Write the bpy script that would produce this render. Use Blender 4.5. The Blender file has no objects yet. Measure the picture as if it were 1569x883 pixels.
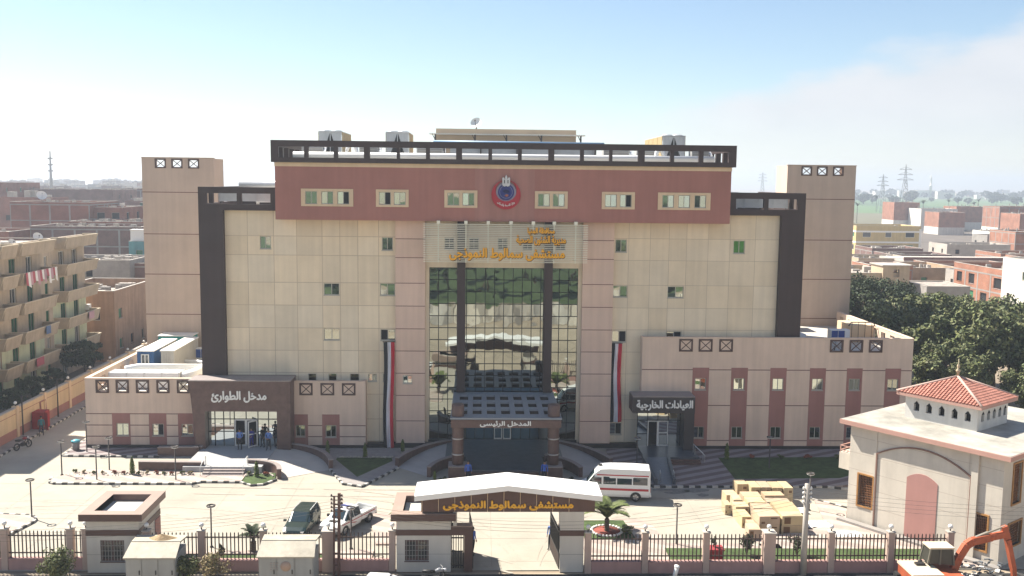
import bpy, math, random, unicodedata
from mathutils import Vector, Matrix
R = math.radians
random.seed(7)
scene = bpy.context.scene
col = scene.collection

# ------------------------------------------------------------------ camera
cd = bpy.data.cameras.new('camera')
cd.sensor_width = 36.0
cd.lens = 33.77
cd.clip_start = 0.5
cd.clip_end = 20000
cam = bpy.data.objects.new('camera', cd)
col.objects.link(cam)
PITCH, YAW, ROLL = 0.1111668, 0.0338899, 0.0113070
_f0 = Vector((math.sin(YAW), math.cos(YAW), 0)); _r = Vector((math.cos(YAW), -math.sin(YAW), 0))
_f = _f0 * math.cos(PITCH) + Vector((0, 0, -math.sin(PITCH)))
_u = _r.cross(_f)
_c, _s = math.cos(ROLL), math.sin(ROLL)
_r2, _u2 = _r * _c + _u * _s, _u * _c - _r * _s
M3 = Matrix((_r2, _u2, -_f)).transposed()
cam.matrix_world = Matrix.Translation((-2.008, -78.0, 22.11)) @ M3.to_4x4()
scene.camera = cam

# ------------------------------------------------------------------ sky, sun, exposure
SUN_EL, SUN_AZ = 49.8, -56.2          # azimuth from +Y towards +X
world = bpy.data.worlds.new('World'); scene.world = world
world.use_nodes = True
nt = world.node_tree; N = nt.nodes; L = nt.links
bg = N['Background']
sky = N.new('ShaderNodeTexSky'); sky.sky_type = 'NISHITA'; sky.sun_disc = False
sky.sun_elevation = R(SUN_EL); sky.sun_rotation = R(SUN_AZ)
sky.air_density = 1.0; sky.dust_density = 0.25; sky.ozone_density = 2.0; sky.altitude = 50
tc = N.new('ShaderNodeTexCoord'); sep = N.new('ShaderNodeSeparateXYZ')
L.new(tc.outputs['Generated'], sep.inputs[0])
def wmath(op, a, b=None, c=None):
    n = N.new('ShaderNodeMath'); n.operation = op
    for i, v in enumerate((a, b, c)):
        if v is None: continue
        if isinstance(v, (int, float)): n.inputs[i].default_value = v
        else: L.new(v, n.inputs[i])
    return n.outputs[0]
az = wmath('ARCTAN2', sep.outputs[0], sep.outputs[1])
el = wmath('ARCSINE', sep.outputs[2])
# cloud bank low in the east-north-east: its top climbs with azimuth
cmb = N.new('ShaderNodeCombineXYZ')
L.new(wmath('MULTIPLY', az, 6.0), cmb.inputs[0]); L.new(wmath('MULTIPLY', el, 16.0), cmb.inputs[1])
nz = N.new('ShaderNodeTexNoise'); nz.inputs['Scale'].default_value = 1.5; nz.inputs['Detail'].default_value = 6
nz.inputs['Roughness'].default_value = 0.55
L.new(cmb.outputs[0], nz.inputs['Vector'])
nzc = wmath('SUBTRACT', nz.outputs['Fac'], 0.5)
top = wmath('MULTIPLY_ADD', wmath('SUBTRACT', az, R(8.5)), 0.22, R(4.2))
top = wmath('ADD', top, wmath('MULTIPLY', nzc, 0.085))
d = wmath('SUBTRACT', top, el)
mr = N.new('ShaderNodeMapRange'); mr.interpolation_type = 'SMOOTHSTEP'
L.new(d, mr.inputs[0]); mr.inputs[1].default_value = -0.004; mr.inputs[2].default_value = 0.028
ma = N.new('ShaderNodeMapRange'); ma.interpolation_type = 'SMOOTHSTEP'
L.new(az, ma.inputs[0]); ma.inputs[1].default_value = R(5); ma.inputs[2].default_value = R(17)
mb_ = N.new('ShaderNodeMapRange'); mb_.interpolation_type = 'SMOOTHSTEP'
L.new(el, mb_.inputs[0]); mb_.inputs[1].default_value = R(-1); mb_.inputs[2].default_value = R(5.0)
mb_.inputs[3].default_value = 0.25
mask = wmath('MULTIPLY', wmath('MULTIPLY', mr.outputs[0], ma.outputs[0]), mb_.outputs[0])
mask = wmath('MULTIPLY', mask, 0.85)
mixc = N.new('ShaderNodeMix'); mixc.data_type = 'RGBA'
L.new(mask, mixc.inputs[0]); L.new(sky.outputs[0], mixc.inputs[6])
cmix = N.new('ShaderNodeMix'); cmix.data_type = 'RGBA'; L.new(nz.outputs['Fac'], cmix.inputs[0])
cmix.inputs[6].default_value = (4.9, 5.0, 5.35, 1); cmix.inputs[7].default_value = (6.3, 6.2, 6.3, 1); L.new(cmix.outputs[2], mixc.inputs[7])
L.new(mixc.outputs[2], bg.inputs[0])
bg.inputs[1].default_value = 0.05
sl = bpy.data.lights.new('sun', 'SUN'); sl.energy = 4.2; sl.angle = R(0.55); sl.color = (1.0, 0.93, 0.82)
sun = bpy.data.objects.new('sun', sl); col.objects.link(sun)
sdir = Vector((math.sin(R(SUN_AZ)) * math.cos(R(SUN_EL)), math.cos(R(SUN_AZ)) * math.cos(R(SUN_EL)), math.sin(R(SUN_EL))))
sun.rotation_euler = sdir.to_track_quat('Z', 'Y').to_euler()
sun.location = (-60, 60, 90)
vs = scene.view_settings
scene.display_settings.display_device = 'sRGB'
vs.view_transform = 'Standard'; vs.look = 'None'; vs.gamma = 1.0; vs.use_curve_mapping = False
vs.exposure = 1.6
cy = scene.cycles
cy.max_bounces = 6; cy.diffuse_bounces = 3; cy.glossy_bounces = 3; cy.transmission_bounces = 3; cy.volume_bounces = 0
cy.transparent_max_bounces = 6
cy.caustics_reflective = False; cy.caustics_refractive = False
cy.use_denoising = True

# ------------------------------------------------------------------ materials
MATS = {}
def mat(name, c, rough=0.8, var=0.12, scale=0.6, bump=0.0, bscale=8.0, metallic=0.0, spec=0.35, stain=0.0, vcol=False, streak=0.0):
    if name in MATS: return MATS[name]
    m = bpy.data.materials.new(name); m.use_nodes = True; MATS[name] = m
    t = m.node_tree; n = t.nodes; l = t.links; b = n['Principled BSDF']
    b.inputs['Roughness'].default_value = rough; b.inputs['Metallic'].default_value = metallic
    b.inputs['Specular IOR Level'].default_value = spec
    tcn = n.new('ShaderNodeTexCoord')
    geo = n.new('ShaderNodeNewGeometry')
    base = None
    nn = n.new('ShaderNodeTexNoise'); nn.inputs['Scale'].default_value = scale; nn.inputs['Detail'].default_value = 6
    nn.inputs['Roughness'].default_value = 0.65
    l.new(geo.outputs['Position'], nn.inputs['Vector'])
    mrn = n.new('ShaderNodeMapRange'); l.new(nn.outputs['Fac'], mrn.inputs[0])
    mrn.inputs[1].default_value = 0.3; mrn.inputs[2].default_value = 0.7
    mrn.inputs[3].default_value = 1 - var; mrn.inputs[4].default_value = 1 + var
    fac = mrn.outputs[0]
    def mul(a, b_):
        k = n.new('ShaderNodeMath'); k.operation = 'MULTIPLY'; l.new(a, k.inputs[0])
        if isinstance(b_, (int, float)): k.inputs[1].default_value = b_
        else: l.new(b_, k.inputs[1])
        return k.outputs[0]
    if stain:
        n2 = n.new('ShaderNodeTexNoise'); n2.inputs['Scale'].default_value = scale * 0.22; n2.inputs['Detail'].default_value = 8
        n2.inputs['Roughness'].default_value = 0.7
        l.new(geo.outputs['Position'], n2.inputs['Vector'])
        m2 = n.new('ShaderNodeMapRange'); l.new(n2.outputs['Fac'], m2.inputs[0])
        m2.inputs[1].default_value = 0.38; m2.inputs[2].default_value = 0.62
        m2.inputs[3].default_value = 1 - stain; m2.inputs[4].default_value = 1.0
        fac = mul(fac, m2.outputs[0])
    if streak:                                   # rain streaks: noise stretched down the wall
        mp = n.new('ShaderNodeMapping'); mp.inputs['Scale'].default_value = (2.2, 2.2, 0.12)
        l.new(geo.outputs['Position'], mp.inputs['Vector'])
        n3 = n.new('ShaderNodeTexNoise'); n3.inputs['Scale'].default_value = 1.0; n3.inputs['Detail'].default_value = 5
        l.new(mp.outputs[0], n3.inputs['Vector'])
        m3 = n.new('ShaderNodeMapRange'); l.new(n3.outputs['Fac'], m3.inputs[0])
        m3.inputs[1].default_value = 0.35; m3.inputs[2].default_value = 0.65
        m3.inputs[3].default_value = 1 - streak; m3.inputs[4].default_value = 1 + streak * 0.4
        fac = mul(fac, m3.outputs[0])
    if vcol:
        at = n.new('ShaderNodeAttribute'); at.attribute_name = 'Col'
        fac_col = n.new('ShaderNodeMix'); fac_col.data_type = 'RGBA'; fac_col.blend_type = 'MULTIPLY'
        fac_col.inputs[0].default_value = 1.0
        fac_col.inputs[6].default_value = (*c, 1); l.new(at.outputs['Color'], fac_col.inputs[7])
        base = fac_col.outputs[2]
    sc = n.new('ShaderNodeVectorMath'); sc.operation = 'SCALE'
    if base is not None: l.new(base, sc.inputs[0])
    else: sc.inputs[0].default_value = c
    l.new(fac, sc.inputs['Scale'])
    l.new(sc.outputs[0], b.inputs['Base Color'])
    if bump:
        nb = n.new('ShaderNodeTexNoise'); nb.inputs['Scale'].default_value = bscale; nb.inputs['Detail'].default_value = 5
        l.new(geo.outputs['Position'], nb.inputs['Vector'])
        bp = n.new('ShaderNodeBump'); bp.inputs['Strength'].default_value = bump; bp.inputs['Distance'].default_value = 0.05
        l.new(nb.outputs['Fac'], bp.inputs['Height']); l.new(bp.outputs[0], b.inputs['Normal'])
    return m
def brick(name, c1, c2, mortar, rough=0.9, s=4.0):
    if name in MATS: return MATS[name]
    m = bpy.data.materials.new(name); m.use_nodes = True; MATS[name] = m
    t = m.node_tree; n = t.nodes; l = t.links; b = n['Principled BSDF']; b.inputs['Roughness'].default_value = rough
    b.inputs['Specular IOR Level'].default_value = 0.2
    geo = n.new('ShaderNodeNewGeometry'); sp = n.new('ShaderNodeSeparateXYZ'); l.new(geo.outputs['Position'], sp.inputs[0])
    ad = n.new('ShaderNodeMath'); ad.operation = 'ADD'; l.new(sp.outputs[0], ad.inputs[0]); l.new(sp.outputs[1], ad.inputs[1])
    cb = n.new('ShaderNodeCombineXYZ'); l.new(ad.outputs[0], cb.inputs[0]); l.new(sp.outputs[2], cb.inputs[1])
    br = n.new('ShaderNodeTexBrick'); br.inputs['Scale'].default_value = s
    br.inputs['Color1'].default_value = (*c1, 1); br.inputs['Color2'].default_value = (*c2, 1); br.inputs['Mortar'].default_value = (*mortar, 1)
    br.inputs['Mortar Size'].default_value = 0.02
    l.new(cb.outputs[0], br.inputs['Vector'])
    nn = n.new('ShaderNodeTexNoise'); nn.inputs['Scale'].default_value = 0.5; nn.inputs['Detail'].default_value = 6
    l.new(geo.outputs['Position'], nn.inputs['Vector'])
    mr_ = n.new('ShaderNodeMapRange'); l.new(nn.outputs['Fac'], mr_.inputs[0])
    mr_.inputs[1].default_value = .3; mr_.inputs[2].default_value = .7; mr_.inputs[3].default_value = .75; mr_.inputs[4].default_value = 1.2
    sc = n.new('ShaderNodeVectorMath'); sc.operation = 'SCALE'; l.new(br.outputs['Color'], sc.inputs[0]); l.new(mr_.outputs[0], sc.inputs['Scale'])
    l.new(sc.outputs[0], b.inputs['Base Color'])
    return m
def mirror_glass(name, c, rough=0.02, wave=0.12, wscale=0.9):
    if name in MATS: return MATS[name]
    m = bpy.data.materials.new(name); m.use_nodes = True; MATS[name] = m
    t = m.node_tree; n = t.nodes; l = t.links; b = n['Principled BSDF']
    b.inputs['Base Color'].default_value = (*c, 1); b.inputs['Metallic'].default_value = 1.0; b.inputs['Roughness'].default_value = rough
    geo = n.new('ShaderNodeNewGeometry')
    nb = n.new('ShaderNodeTexNoise'); nb.inputs['Scale'].default_value = wscale; nb.inputs['Detail'].default_value = 1
    l.new(geo.outputs['Position'], nb.inputs['Vector'])
    bp = n.new('ShaderNodeBump'); bp.inputs['Strength'].default_value = wave; bp.inputs['Distance'].default_value = 0.05
    l.new(nb.outputs['Fac'], bp.inputs['Height']); l.new(bp.outputs[0], b.inputs['Normal'])
    return m
def dark_glass(name, c=(0.02, 0.025, 0.03), rough=0.05, spec=0.8):
    return mat(name, c, rough=rough, var=0.05, spec=spec)

def stripes(name, c1, c2, ang, period, rough=0.85):
    m = bpy.data.materials.new(name); m.use_nodes = True; MATS[name] = m
    t = m.node_tree; n = t.nodes; l = t.links; b = n['Principled BSDF']; b.inputs['Roughness'].default_value = rough
    geo = n.new('ShaderNodeNewGeometry'); sp = n.new('ShaderNodeSeparateXYZ'); l.new(geo.outputs['Position'], sp.inputs[0])
    def mm(op, a, b_):
        k = n.new('ShaderNodeMath'); k.operation = op
        for i, v in enumerate((a, b_)):
            if isinstance(v, (int, float)): k.inputs[i].default_value = v
            else: l.new(v, k.inputs[i])
        return k.outputs[0]
    v = mm('ADD', mm('MULTIPLY', sp.outputs[0], math.sin(ang) / period), mm('MULTIPLY', sp.outputs[1], math.cos(ang) / period))
    fr = mm('FRACT', v, 0)
    gt = mm('GREATER_THAN', fr, 0.5)
    mx = n.new('ShaderNodeMix'); mx.data_type = 'RGBA'; l.new(gt, mx.inputs[0])
    mx.inputs[6].default_value = (*c1, 1); mx.inputs[7].default_value = (*c2, 1)
    nn = n.new('ShaderNodeTexNoise'); nn.inputs['Scale'].default_value = 2.0; nn.inputs['Detail'].default_value = 6
    l.new(geo.outputs['Position'], nn.inputs['Vector'])
    mr_ = n.new('ShaderNodeMapRange'); l.new(nn.outputs['Fac'], mr_.inputs[0]); mr_.inputs[3].default_value = .8; mr_.inputs[4].default_value = 1.2
    sc = n.new('ShaderNodeVectorMath'); sc.operation = 'SCALE'; l.new(mx.outputs[2], sc.inputs[0]); l.new(mr_.outputs[0], sc.inputs['Scale'])
    l.new(sc.outputs[0], b.inputs['Base Color'])
    return m

cream = mat('cream_panel', (0.76, 0.645, 0.475), var=0.06, scale=0.5, vcol=True, streak=0.06, stain=.05)
cream_joint = mat('panel_joint', (0.50, 0.40, 0.285))
pinkp = mat('pink_panel', (0.66, 0.485, 0.385), var=0.06, scale=0.4, vcol=True, streak=0.06)
pink_joint = mat('pink_joint', (0.14, 0.06, 0.055))
wingm = mat('wing_render', (0.67, 0.515, 0.405), var=0.07, scale=0.35, vcol=True, streak=0.08, bump=0.08, bscale=25)
towerm = mat('tower_render', (0.53, 0.415, 0.335), var=0.07, scale=0.35, vcol=True, streak=0.06)
redm = mat('red_render', (0.35, 0.155, 0.125), var=0.08, scale=0.3, vcol=True, streak=0.06, bump=0.08, bscale=25)
redstrip = mat('red_strip_paint', (0.33, 0.16, 0.135), var=0.08, scale=0.5, streak=0.06)
darkframe = mat('dark_brown_cladding', (0.046, 0.029, 0.027), rough=0.6, var=0.12, scale=0.4, streak=0.1)
granite = mat('brown_granite', (0.115, 0.068, 0.058), rough=0.4, var=0.25, scale=2.5, bump=0.05, bscale=30)
granite_lt = mat('light_granite', (0.27, 0.23, 0.215), rough=0.6, var=0.12, scale=3)
floor_granite = mat('blue_grey_granite', (0.075, 0.085, 0.10), rough=0.35, var=0.2, scale=2)
canopy_grey = mat('grey_aluminium', (0.25, 0.265, 0.285), rough=0.5, var=0.05, metallic=0.0)
plinthm = mat('black_plinth', (0.028, 0.026, 0.028), rough=0.4, var=0.2, scale=2)
tan = mat('tan_cream_paint', (0.66, 0.50, 0.33), var=0.06, streak=0.05)
alu = mat('window_aluminium', (0.42, 0.40, 0.34), rough=0.45, var=0.04)
alu_dark = mat('dark_mullion', (0.015, 0.017, 0.017), rough=0.7, spec=0.15)
white_alu = mat('white_aluminium', (0.66, 0.66, 0.63), rough=0.4, var=0.03)
curtain = mirror_glass('curtain_glass', (0.33, 0.36, 0.335), wave=0.2, wscale=0.7)
wglass = mirror_glass('window_glass', (0.46, 0.50, 0.46), wave=0.10, wscale=0.8)
wglass_dk = dark_glass('window_dark')
wglass_bl = mirror_glass('blue_glass', (0.13, 0.25, 0.33), wave=0.1)
wglass_gn = mirror_glass('green_glass', (0.18, 0.42, 0.16), wave=0.3, rough=.15)
hole_dark = mat('opening_dark', (0.012, 0.012, 0.014), rough=0.9)
louvm = mat('louver_metal', (0.80, 0.78, 0.64), rough=0.45, var=0.04)
gold = mat('orange_letter', (0.86, 0.42, 0.015), rough=0.4, var=0.05)
white = mat('white_paint', (0.78, 0.77, 0.73), rough=0.5, var=0.04)
sheet = mat('galvanised_sheet', (0.58, 0.59, 0.60), rough=0.4, metallic=0.25, var=0.1, scale=1.2)
sheet_w = mat('white_duct', (0.72, 0.73, 0.73), rough=0.45, var=0.06)
fin = mat('condenser_fin', (0.36, 0.27, 0.13), rough=0.6, var=0.15, scale=3)
blackm = mat('black_metal', (0.025, 0.024, 0.024), rough=0.5)
brownmetal = mat('brown_fence_paint', (0.075, 0.052, 0.045), rough=0.5)
polem = mat('dark_pole_paint', (0.06, 0.05, 0.045), rough=0.5)
globem = mat('lamp_globe', (0.75, 0.75, 0.72), rough=0.25, var=0.02)
beigewall = mat('pale_render', (0.58, 0.53, 0.45), var=0.07, streak=0.07, scale=.8)
stone = mat('roof_plaster', (0.55, 0.52, 0.47), var=0.14, scale=0.8, stain=0.2)
pink_w = mat('pink_wall_paint', (0.40, 0.24, 0.215), var=0.1, streak=0.08)
pillar_p = mat('pillar_paint', (0.47, 0.35, 0.29), var=0.08, streak=0.08)
concrete = mat('grey_concrete', (0.30, 0.28, 0.26), var=0.15, scale=0.7, stain=0.2)
conc_lt = mat('pale_concrete', (0.45, 0.41, 0.36), var=0.13, scale=0.7, stain=0.15)
rubble = mat('roof_rubble', (0.33, 0.29, 0.25), var=0.5, scale=1.2, bump=0.4, bscale=3)
woodm = mat('brown_lattice_wood', (0.20, 0.09, 0.04), rough=0.6, var=0.25, scale=3)
wood_fr = mat('orange_wood_frame', (0.36, 0.18, 0.06), rough=0.6, var=0.15, scale=3)
tyre = mat('tyre_rubber', (0.02, 0.02, 0.02), rough=0.8)
rim = mat('wheel_rim', (0.45, 0.45, 0.46), rough=0.35, metallic=0.7)
carglass = dark_glass('car_glass', (0.02, 0.035, 0.04), rough=0.04, spec=1.0)
lampg = mat('headlight_glass', (0.6, 0.6, 0.6), rough=0.1, spec=0.8)
tailg = mat('tail_light', (0.35, 0.02, 0.015), rough=0.2)
cardb = mat('cardboard', (0.45, 0.355, 0.24), var=0.1, scale=1.5, vcol=True)
skin = mat('skin', (0.30, 0.17, 0.11), rough=0.6, var=0.05)
hairm = mat('black_hair', (0.012, 0.010, 0.009), rough=0.7)

# ------------------------------------------------------------------ mesh builder
ORG = {}
class MB:
    def __init__(s): s.v = []; s.f = []; s.m = []; s.c = []; s.sm = []
    def add(s, vs_, fs, mi=0, c=1.0, smooth=False):
        o = len(s.v); s.v += [tuple(p) for p in vs_]
        cc = c if isinstance(c, (tuple, list)) else (c, c, c)
        for f in fs: s.f.append([i + o for i in f]); s.m.append(mi); s.c.append(cc); s.sm.append(smooth)
    def quad(s, a, b, c_, d_, mi=0, c=1.0): s.add((a, b, c_, d_), ((0, 1, 2, 3),), mi, c)
    def box(s, x0, x1, y0, y1, z0, z1, mi=0, c=1.0):
        s.add([(x0, y0, z0), (x1, y0, z0), (x1, y1, z0), (x0, y1, z0), (x0, y0, z1), (x1, y0, z1), (x1, y1, z1), (x0, y1, z1)],
              [(3, 2, 1, 0), (4, 5, 6, 7), (0, 1, 5, 4), (1, 2, 6, 5), (2, 3, 7, 6), (3, 0, 4, 7)], mi, c)
    def obox(s, F, a0, a1, z0, z1, d0, d1, mi=0, c=1.0):
        P = [F(a, z, d_) for d_ in (d0, d1) for a, z in ((a0, z0), (a1, z0), (a1, z1), (a0, z1))]
        s.add(P, [(3, 2, 1, 0), (4, 5, 6, 7), (0, 1, 5, 4), (1, 2, 6, 5), (2, 3, 7, 6), (3, 0, 4, 7)], mi, c)
    def bar(s, p, q, w, h=None, mi=0, c=1.0):
        p = Vector(p); q = Vector(q); h = h or w; t = (q - p)
        if t.length < 1e-6: return
        t.normalize(); up = Vector((0, 0, 1)) if abs(t.z) < 0.95 else Vector((0, 1, 0))
        a = t.cross(up).normalized() * w / 2; b = a.cross(t).normalized() * h / 2
        P = [p - a - b, p + a - b, p + a + b, p - a + b, q - a - b, q + a - b, q + a + b, q - a + b]
        s.add(P, [(0, 1, 2, 3), (7, 6, 5, 4), (0, 4, 5, 1), (1, 5, 6, 2), (2, 6, 7, 3), (3, 7, 4, 0)], mi, c)
    def tube(s, pts, r, n=8, mi=0, c=1.0, cap=True):
        pts = [Vector(p) for p in pts]; rs = r if isinstance(r, (list, tuple)) else [r] * len(pts)
        V = []; Fc = []
        for i, p in enumerate(pts):
            t = (pts[min(i + 1, len(pts) - 1)] - pts[max(i - 1, 0)]).normalized()
            up = Vector((0, 0, 1)) if abs(t.z) < 0.9 else Vector((0, 1, 0))
            a = t.cross(up).normalized(); b = a.cross(t)
            for k in range(n):
                th = 2 * math.pi * k / n; V.append(p + (a * math.cos(th) + b * math.sin(th)) * rs[i])
        for i in range(len(pts) - 1):
            for k in range(n):
                k2 = (k + 1) % n; Fc.append((i * n + k, i * n + k2, (i + 1) * n + k2, (i + 1) * n + k))
        if cap: Fc.append(tuple(range(n))[::-1]); Fc.append(tuple((len(pts) - 1) * n + k for k in range(n)))
        s.add(V, Fc, mi, c, True)
    def lathe(s, prof, cx=0, cy_=0, n=16, mi=0, c=1.0, z0=0):
        V = []; Fc = []
        for r, z in prof:
            for k in range(n):
                th = 2 * math.pi * k / n; V.append((cx + r * math.cos(th), cy_ + r * math.sin(th), z + z0))
        for i in range(len(prof) - 1):
            for k in range(n):
                k2 = (k + 1) % n; Fc.append((i * n + k, i * n + k2, (i + 1) * n + k2, (i + 1) * n + k))
        Fc.append(tuple(range(n))[::-1]); Fc.append(tuple((len(prof) - 1) * n + k for k in range(n)))
        s.add(V, Fc, mi, c, True)
    def ball(s, x, y, z, r, n=10, mi=0, sz=1.0):
        prof = [(max(1e-3, r * math.sin(math.pi * i / 7)), -r * sz * math.cos(math.pi * i / 7)) for i in range(8)]
        s.lathe(prof, x, y, n, mi, 1.0, z)
    def prism(s, poly, z0, z1, mi=0, c=1.0):
        n = len(poly); V = [(p[0], p[1], z0) for p in poly] + [(p[0], p[1], z1) for p in poly]
        s.add(V, [tuple(range(n))[::-1], tuple(range(n, 2 * n))] + [(i, (i + 1) % n, n + (i + 1) % n, n + i) for i in range(n)], mi, c)
    def plate(s, F, poly, d0, d1, mi=0, c=1.0):
        n = len(poly); V = [F(p[0], p[1], d0) for p in poly] + [F(p[0], p[1], d1) for p in poly]
        s.add(V, [tuple(range(n))[::-1], tuple(range(n, 2 * n))] + [(i, (i + 1) % n, n + (i + 1) % n, n + i) for i in range(n)], mi, c)
    def wall(s, F, a0, a1, z0, z1, holes=(), xj=(), zj=(), jw=0.04, depth=0.25, mi=0, ji=1, var=0.0, seed=0):
        """front face of a wall with real openings, panel joints and reveals"""
        rnd = random.Random(seed * 977 + 5)
        xs = {a0, a1}; zs = {z0, z1}
        for x in xj:
            if a0 < x < a1: xs |= {max(a0, x - jw / 2), min(a1, x + jw / 2)}
        for z in zj:
            if z0 < z < z1: zs |= {max(z0, z - jw / 2), min(z1, z + jw / 2)}
        for h in holes: xs |= {max(a0, h[0]), min(a1, h[1])}; zs |= {max(z0, h[2]), min(z1, h[3])}
        xs = sorted(xs); zs = sorted(zs); tint = {}
        for i in range(len(xs) - 1):
            for j in range(len(zs) - 1):
                if xs[i + 1] - xs[i] < 1e-5 or zs[j + 1] - zs[j] < 1e-5: continue
                xc = (xs[i] + xs[i + 1]) / 2; zc = (zs[j] + zs[j + 1]) / 2
                if any(h[0] < xc < h[1] and h[2] < zc < h[3] for h in holes): continue
                jt = any(abs(xc - x) < jw / 2 for x in xj) or any(abs(zc - z) < jw / 2 for z in zj)
                key = (sum(1 for x in xj if x < xc), sum(1 for z in zj if z < zc))
                if key not in tint:
                    k = 1 + rnd.uniform(-var, var); w = rnd.uniform(-var, var) * 0.5
                    tint[key] = (k, k + w * 0.5, k + w * 1.3)
                s.quad(F(xs[i], zs[j], 0), F(xs[i + 1], zs[j], 0), F(xs[i + 1], zs[j + 1], 0), F(xs[i], zs[j + 1], 0),
                       ji if jt else mi, 1.0 if jt else tint[key])
        for h in holes:
            b0, b1, c0, c1 = h[:4]
            for p, q in (((b0, c0), (b0, c1)), ((b0, c1), (b1, c1)), ((b1, c1), (b1, c0)), ((b1, c0), (b0, c0))):
                s.quad(F(p[0], p[1], 0), F(p[0], p[1], -depth), F(q[0], q[1], -depth), F(q[0], q[1], 0), mi, 0.95)
        i0, i1, k0, k1 = a0 + .004, a1 - .004, z0 + .004, z1 - .004          # edge faces sit just inside, never flush with a neighbour
        for p, q in (((i0, k0), (i0, k1)), ((i0, k1), (i1, k1)), ((i1, k1), (i1, k0)), ((i1, k0), (i0, k0))):
            s.quad(F(p[0], p[1], -.003), F(q[0], q[1], -.003), F(q[0], q[1], -depth), F(p[0], p[1], -depth), mi, 0.95)
    def build(s, name, mats, parent=None):
        me = bpy.data.meshes.new(name)
        og = ORG.get(parent.name, Vector((0, 0, 0))) if parent else Vector((0, 0, 0))
        me.from_pydata([(p[0] - og.x, p[1] - og.y, p[2] - og.z) for p in s.v], [], s.f)
        if not isinstance(mats, (list, tuple)): mats = [mats]
        for m in mats: me.materials.append(m)
        me.polygons.foreach_set('material_index', s.m)
        me.polygons.foreach_set('use_smooth', s.sm)
        if any(c != (1.0, 1.0, 1.0) for c in s.c) or any('vcol' in m.keys() for m in mats) or True:
            ca = me.color_attributes.new('Col', 'FLOAT_COLOR', 'CORNER')
            buf = []
            for f, c in zip(s.f, s.c): buf += [c[0], c[1], c[2], 1.0] * len(f)
            ca.data.foreach_set('color', buf)
        me.update()
        o = bpy.data.objects.new(name, me); col.objects.link(o)
        if parent: o.parent = parent
        ORG[o.name] = og
        return o

def frame(o, u, n):
    o = Vector(o); u = Vector(u).normalized(); n = Vector(n).normalized()
    return lambda a, z, d_=0.0: o + u * a + Vector((0, 0, z)) + n * d_
def FY(y): return frame((0, y, 0), (1, 0, 0), (0, -1, 0))            # wall facing the camera at depth y, a = world x
def FX(x, sgn): return frame((x, 0, 0), (0, 1, 0), (sgn, 0, 0))       # wall facing +x or -x, a = world y

def tag(o, label, cat, group=None, kind=None):
    if label: o['label'] = label
    if cat: o['category'] = cat
    if group: o['group'] = group
    if kind: o['kind'] = kind
    return o
def thing(name, label, cat, loc=(0, 0, 0), group=None, rotz=0.0, local=False):
    o = bpy.data.objects.new(name, None); o.empty_display_size = 0.5; col.objects.link(o)
    o.location = loc; o.rotation_euler = (0, 0, rotz)
    ORG[o.name] = Vector((0, 0, 0)) if local else Vector(loc)
    return tag(o, label, cat, group)
def structure(o): o['kind'] = 'structure'; return o
KIDS = {}
def copy_tree(o, parent=None, loc=None, rotz=None, label=None, scale=None):
    if o.name not in KIDS: KIDS[o.name] = [c for c in bpy.data.objects if c.parent == o]
    kids = KIDS[o.name]
    c = o.copy(); col.objects.link(c)
    c.parent = parent
    if loc is not None: c.location = loc
    if rotz is not None: c.rotation_euler = (0, 0, rotz)
    if label: c['label'] = label
    if scale: c.scale = (scale,) * 3 if isinstance(scale, (int, float)) else scale
    for k in kids: copy_tree(k, c)
    return c

def window(parent, F, a0, a1, z0, z1, depth=0.1, fw=0.06, nv=1, nh=0, fm=None, gm=None, name='window', dark=None, sill=True):
    fm = fm or alu; gm = gm or wglass
    m = MB(); d0, d1 = -depth - 0.03, -depth + 0.03
    m.obox(F, a0, a0 + fw, z0, z1, d0, d1); m.obox(F, a1 - fw, a1, z0, z1, d0, d1)
    m.obox(F, a0 + fw, a1 - fw, z0, z0 + fw, d0, d1); m.obox(F, a0 + fw, a1 - fw, z1 - fw, z1, d0, d1)
    cols_ = [a0 + (a1 - a0) * (i + 1) / (nv + 1) for i in range(nv)]
    for x in cols_: m.obox(F, x - fw / 2, x + fw / 2, z0 + fw, z1 - fw, d0, d1 - 0.005)
    for i in range(nh):
        z = z0 + (z1 - z0) * (i + 1) / (nh + 1); m.obox(F, a0 + fw, a1 - fw, z - fw / 2, z + fw / 2, d0, d1 - 0.008)
    if sill: m.obox(F, a0 - 0.03, a1 + 0.03, z0 - 0.06, z0 - 0.002, -depth, 0.035)
    w = m.build(name, fm, parent)
    g = MB(); e = [a0 + fw * .5] + cols_ + [a1 - fw * .5]
    for i in range(len(e) - 1):
        dk = 1 if (dark is not None and i in dark) else 0
        t = random.uniform(-.012, .012) * (e[i + 1] - e[i]); t2 = random.uniform(-.012, .012) * (z1 - z0)
        P = [(e[i], z0 + fw * .5, -depth - t - t2), (e[i + 1], z0 + fw * .5, -depth + t - t2), (e[i + 1], z1 - fw * .5, -depth + t + t2), (e[i], z1 - fw * .5, -depth - t + t2)]
        g.quad(*[F(*p) for p in P], dk)
    g.build('pane', [gm, hole_dark], w)
    return w

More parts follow.
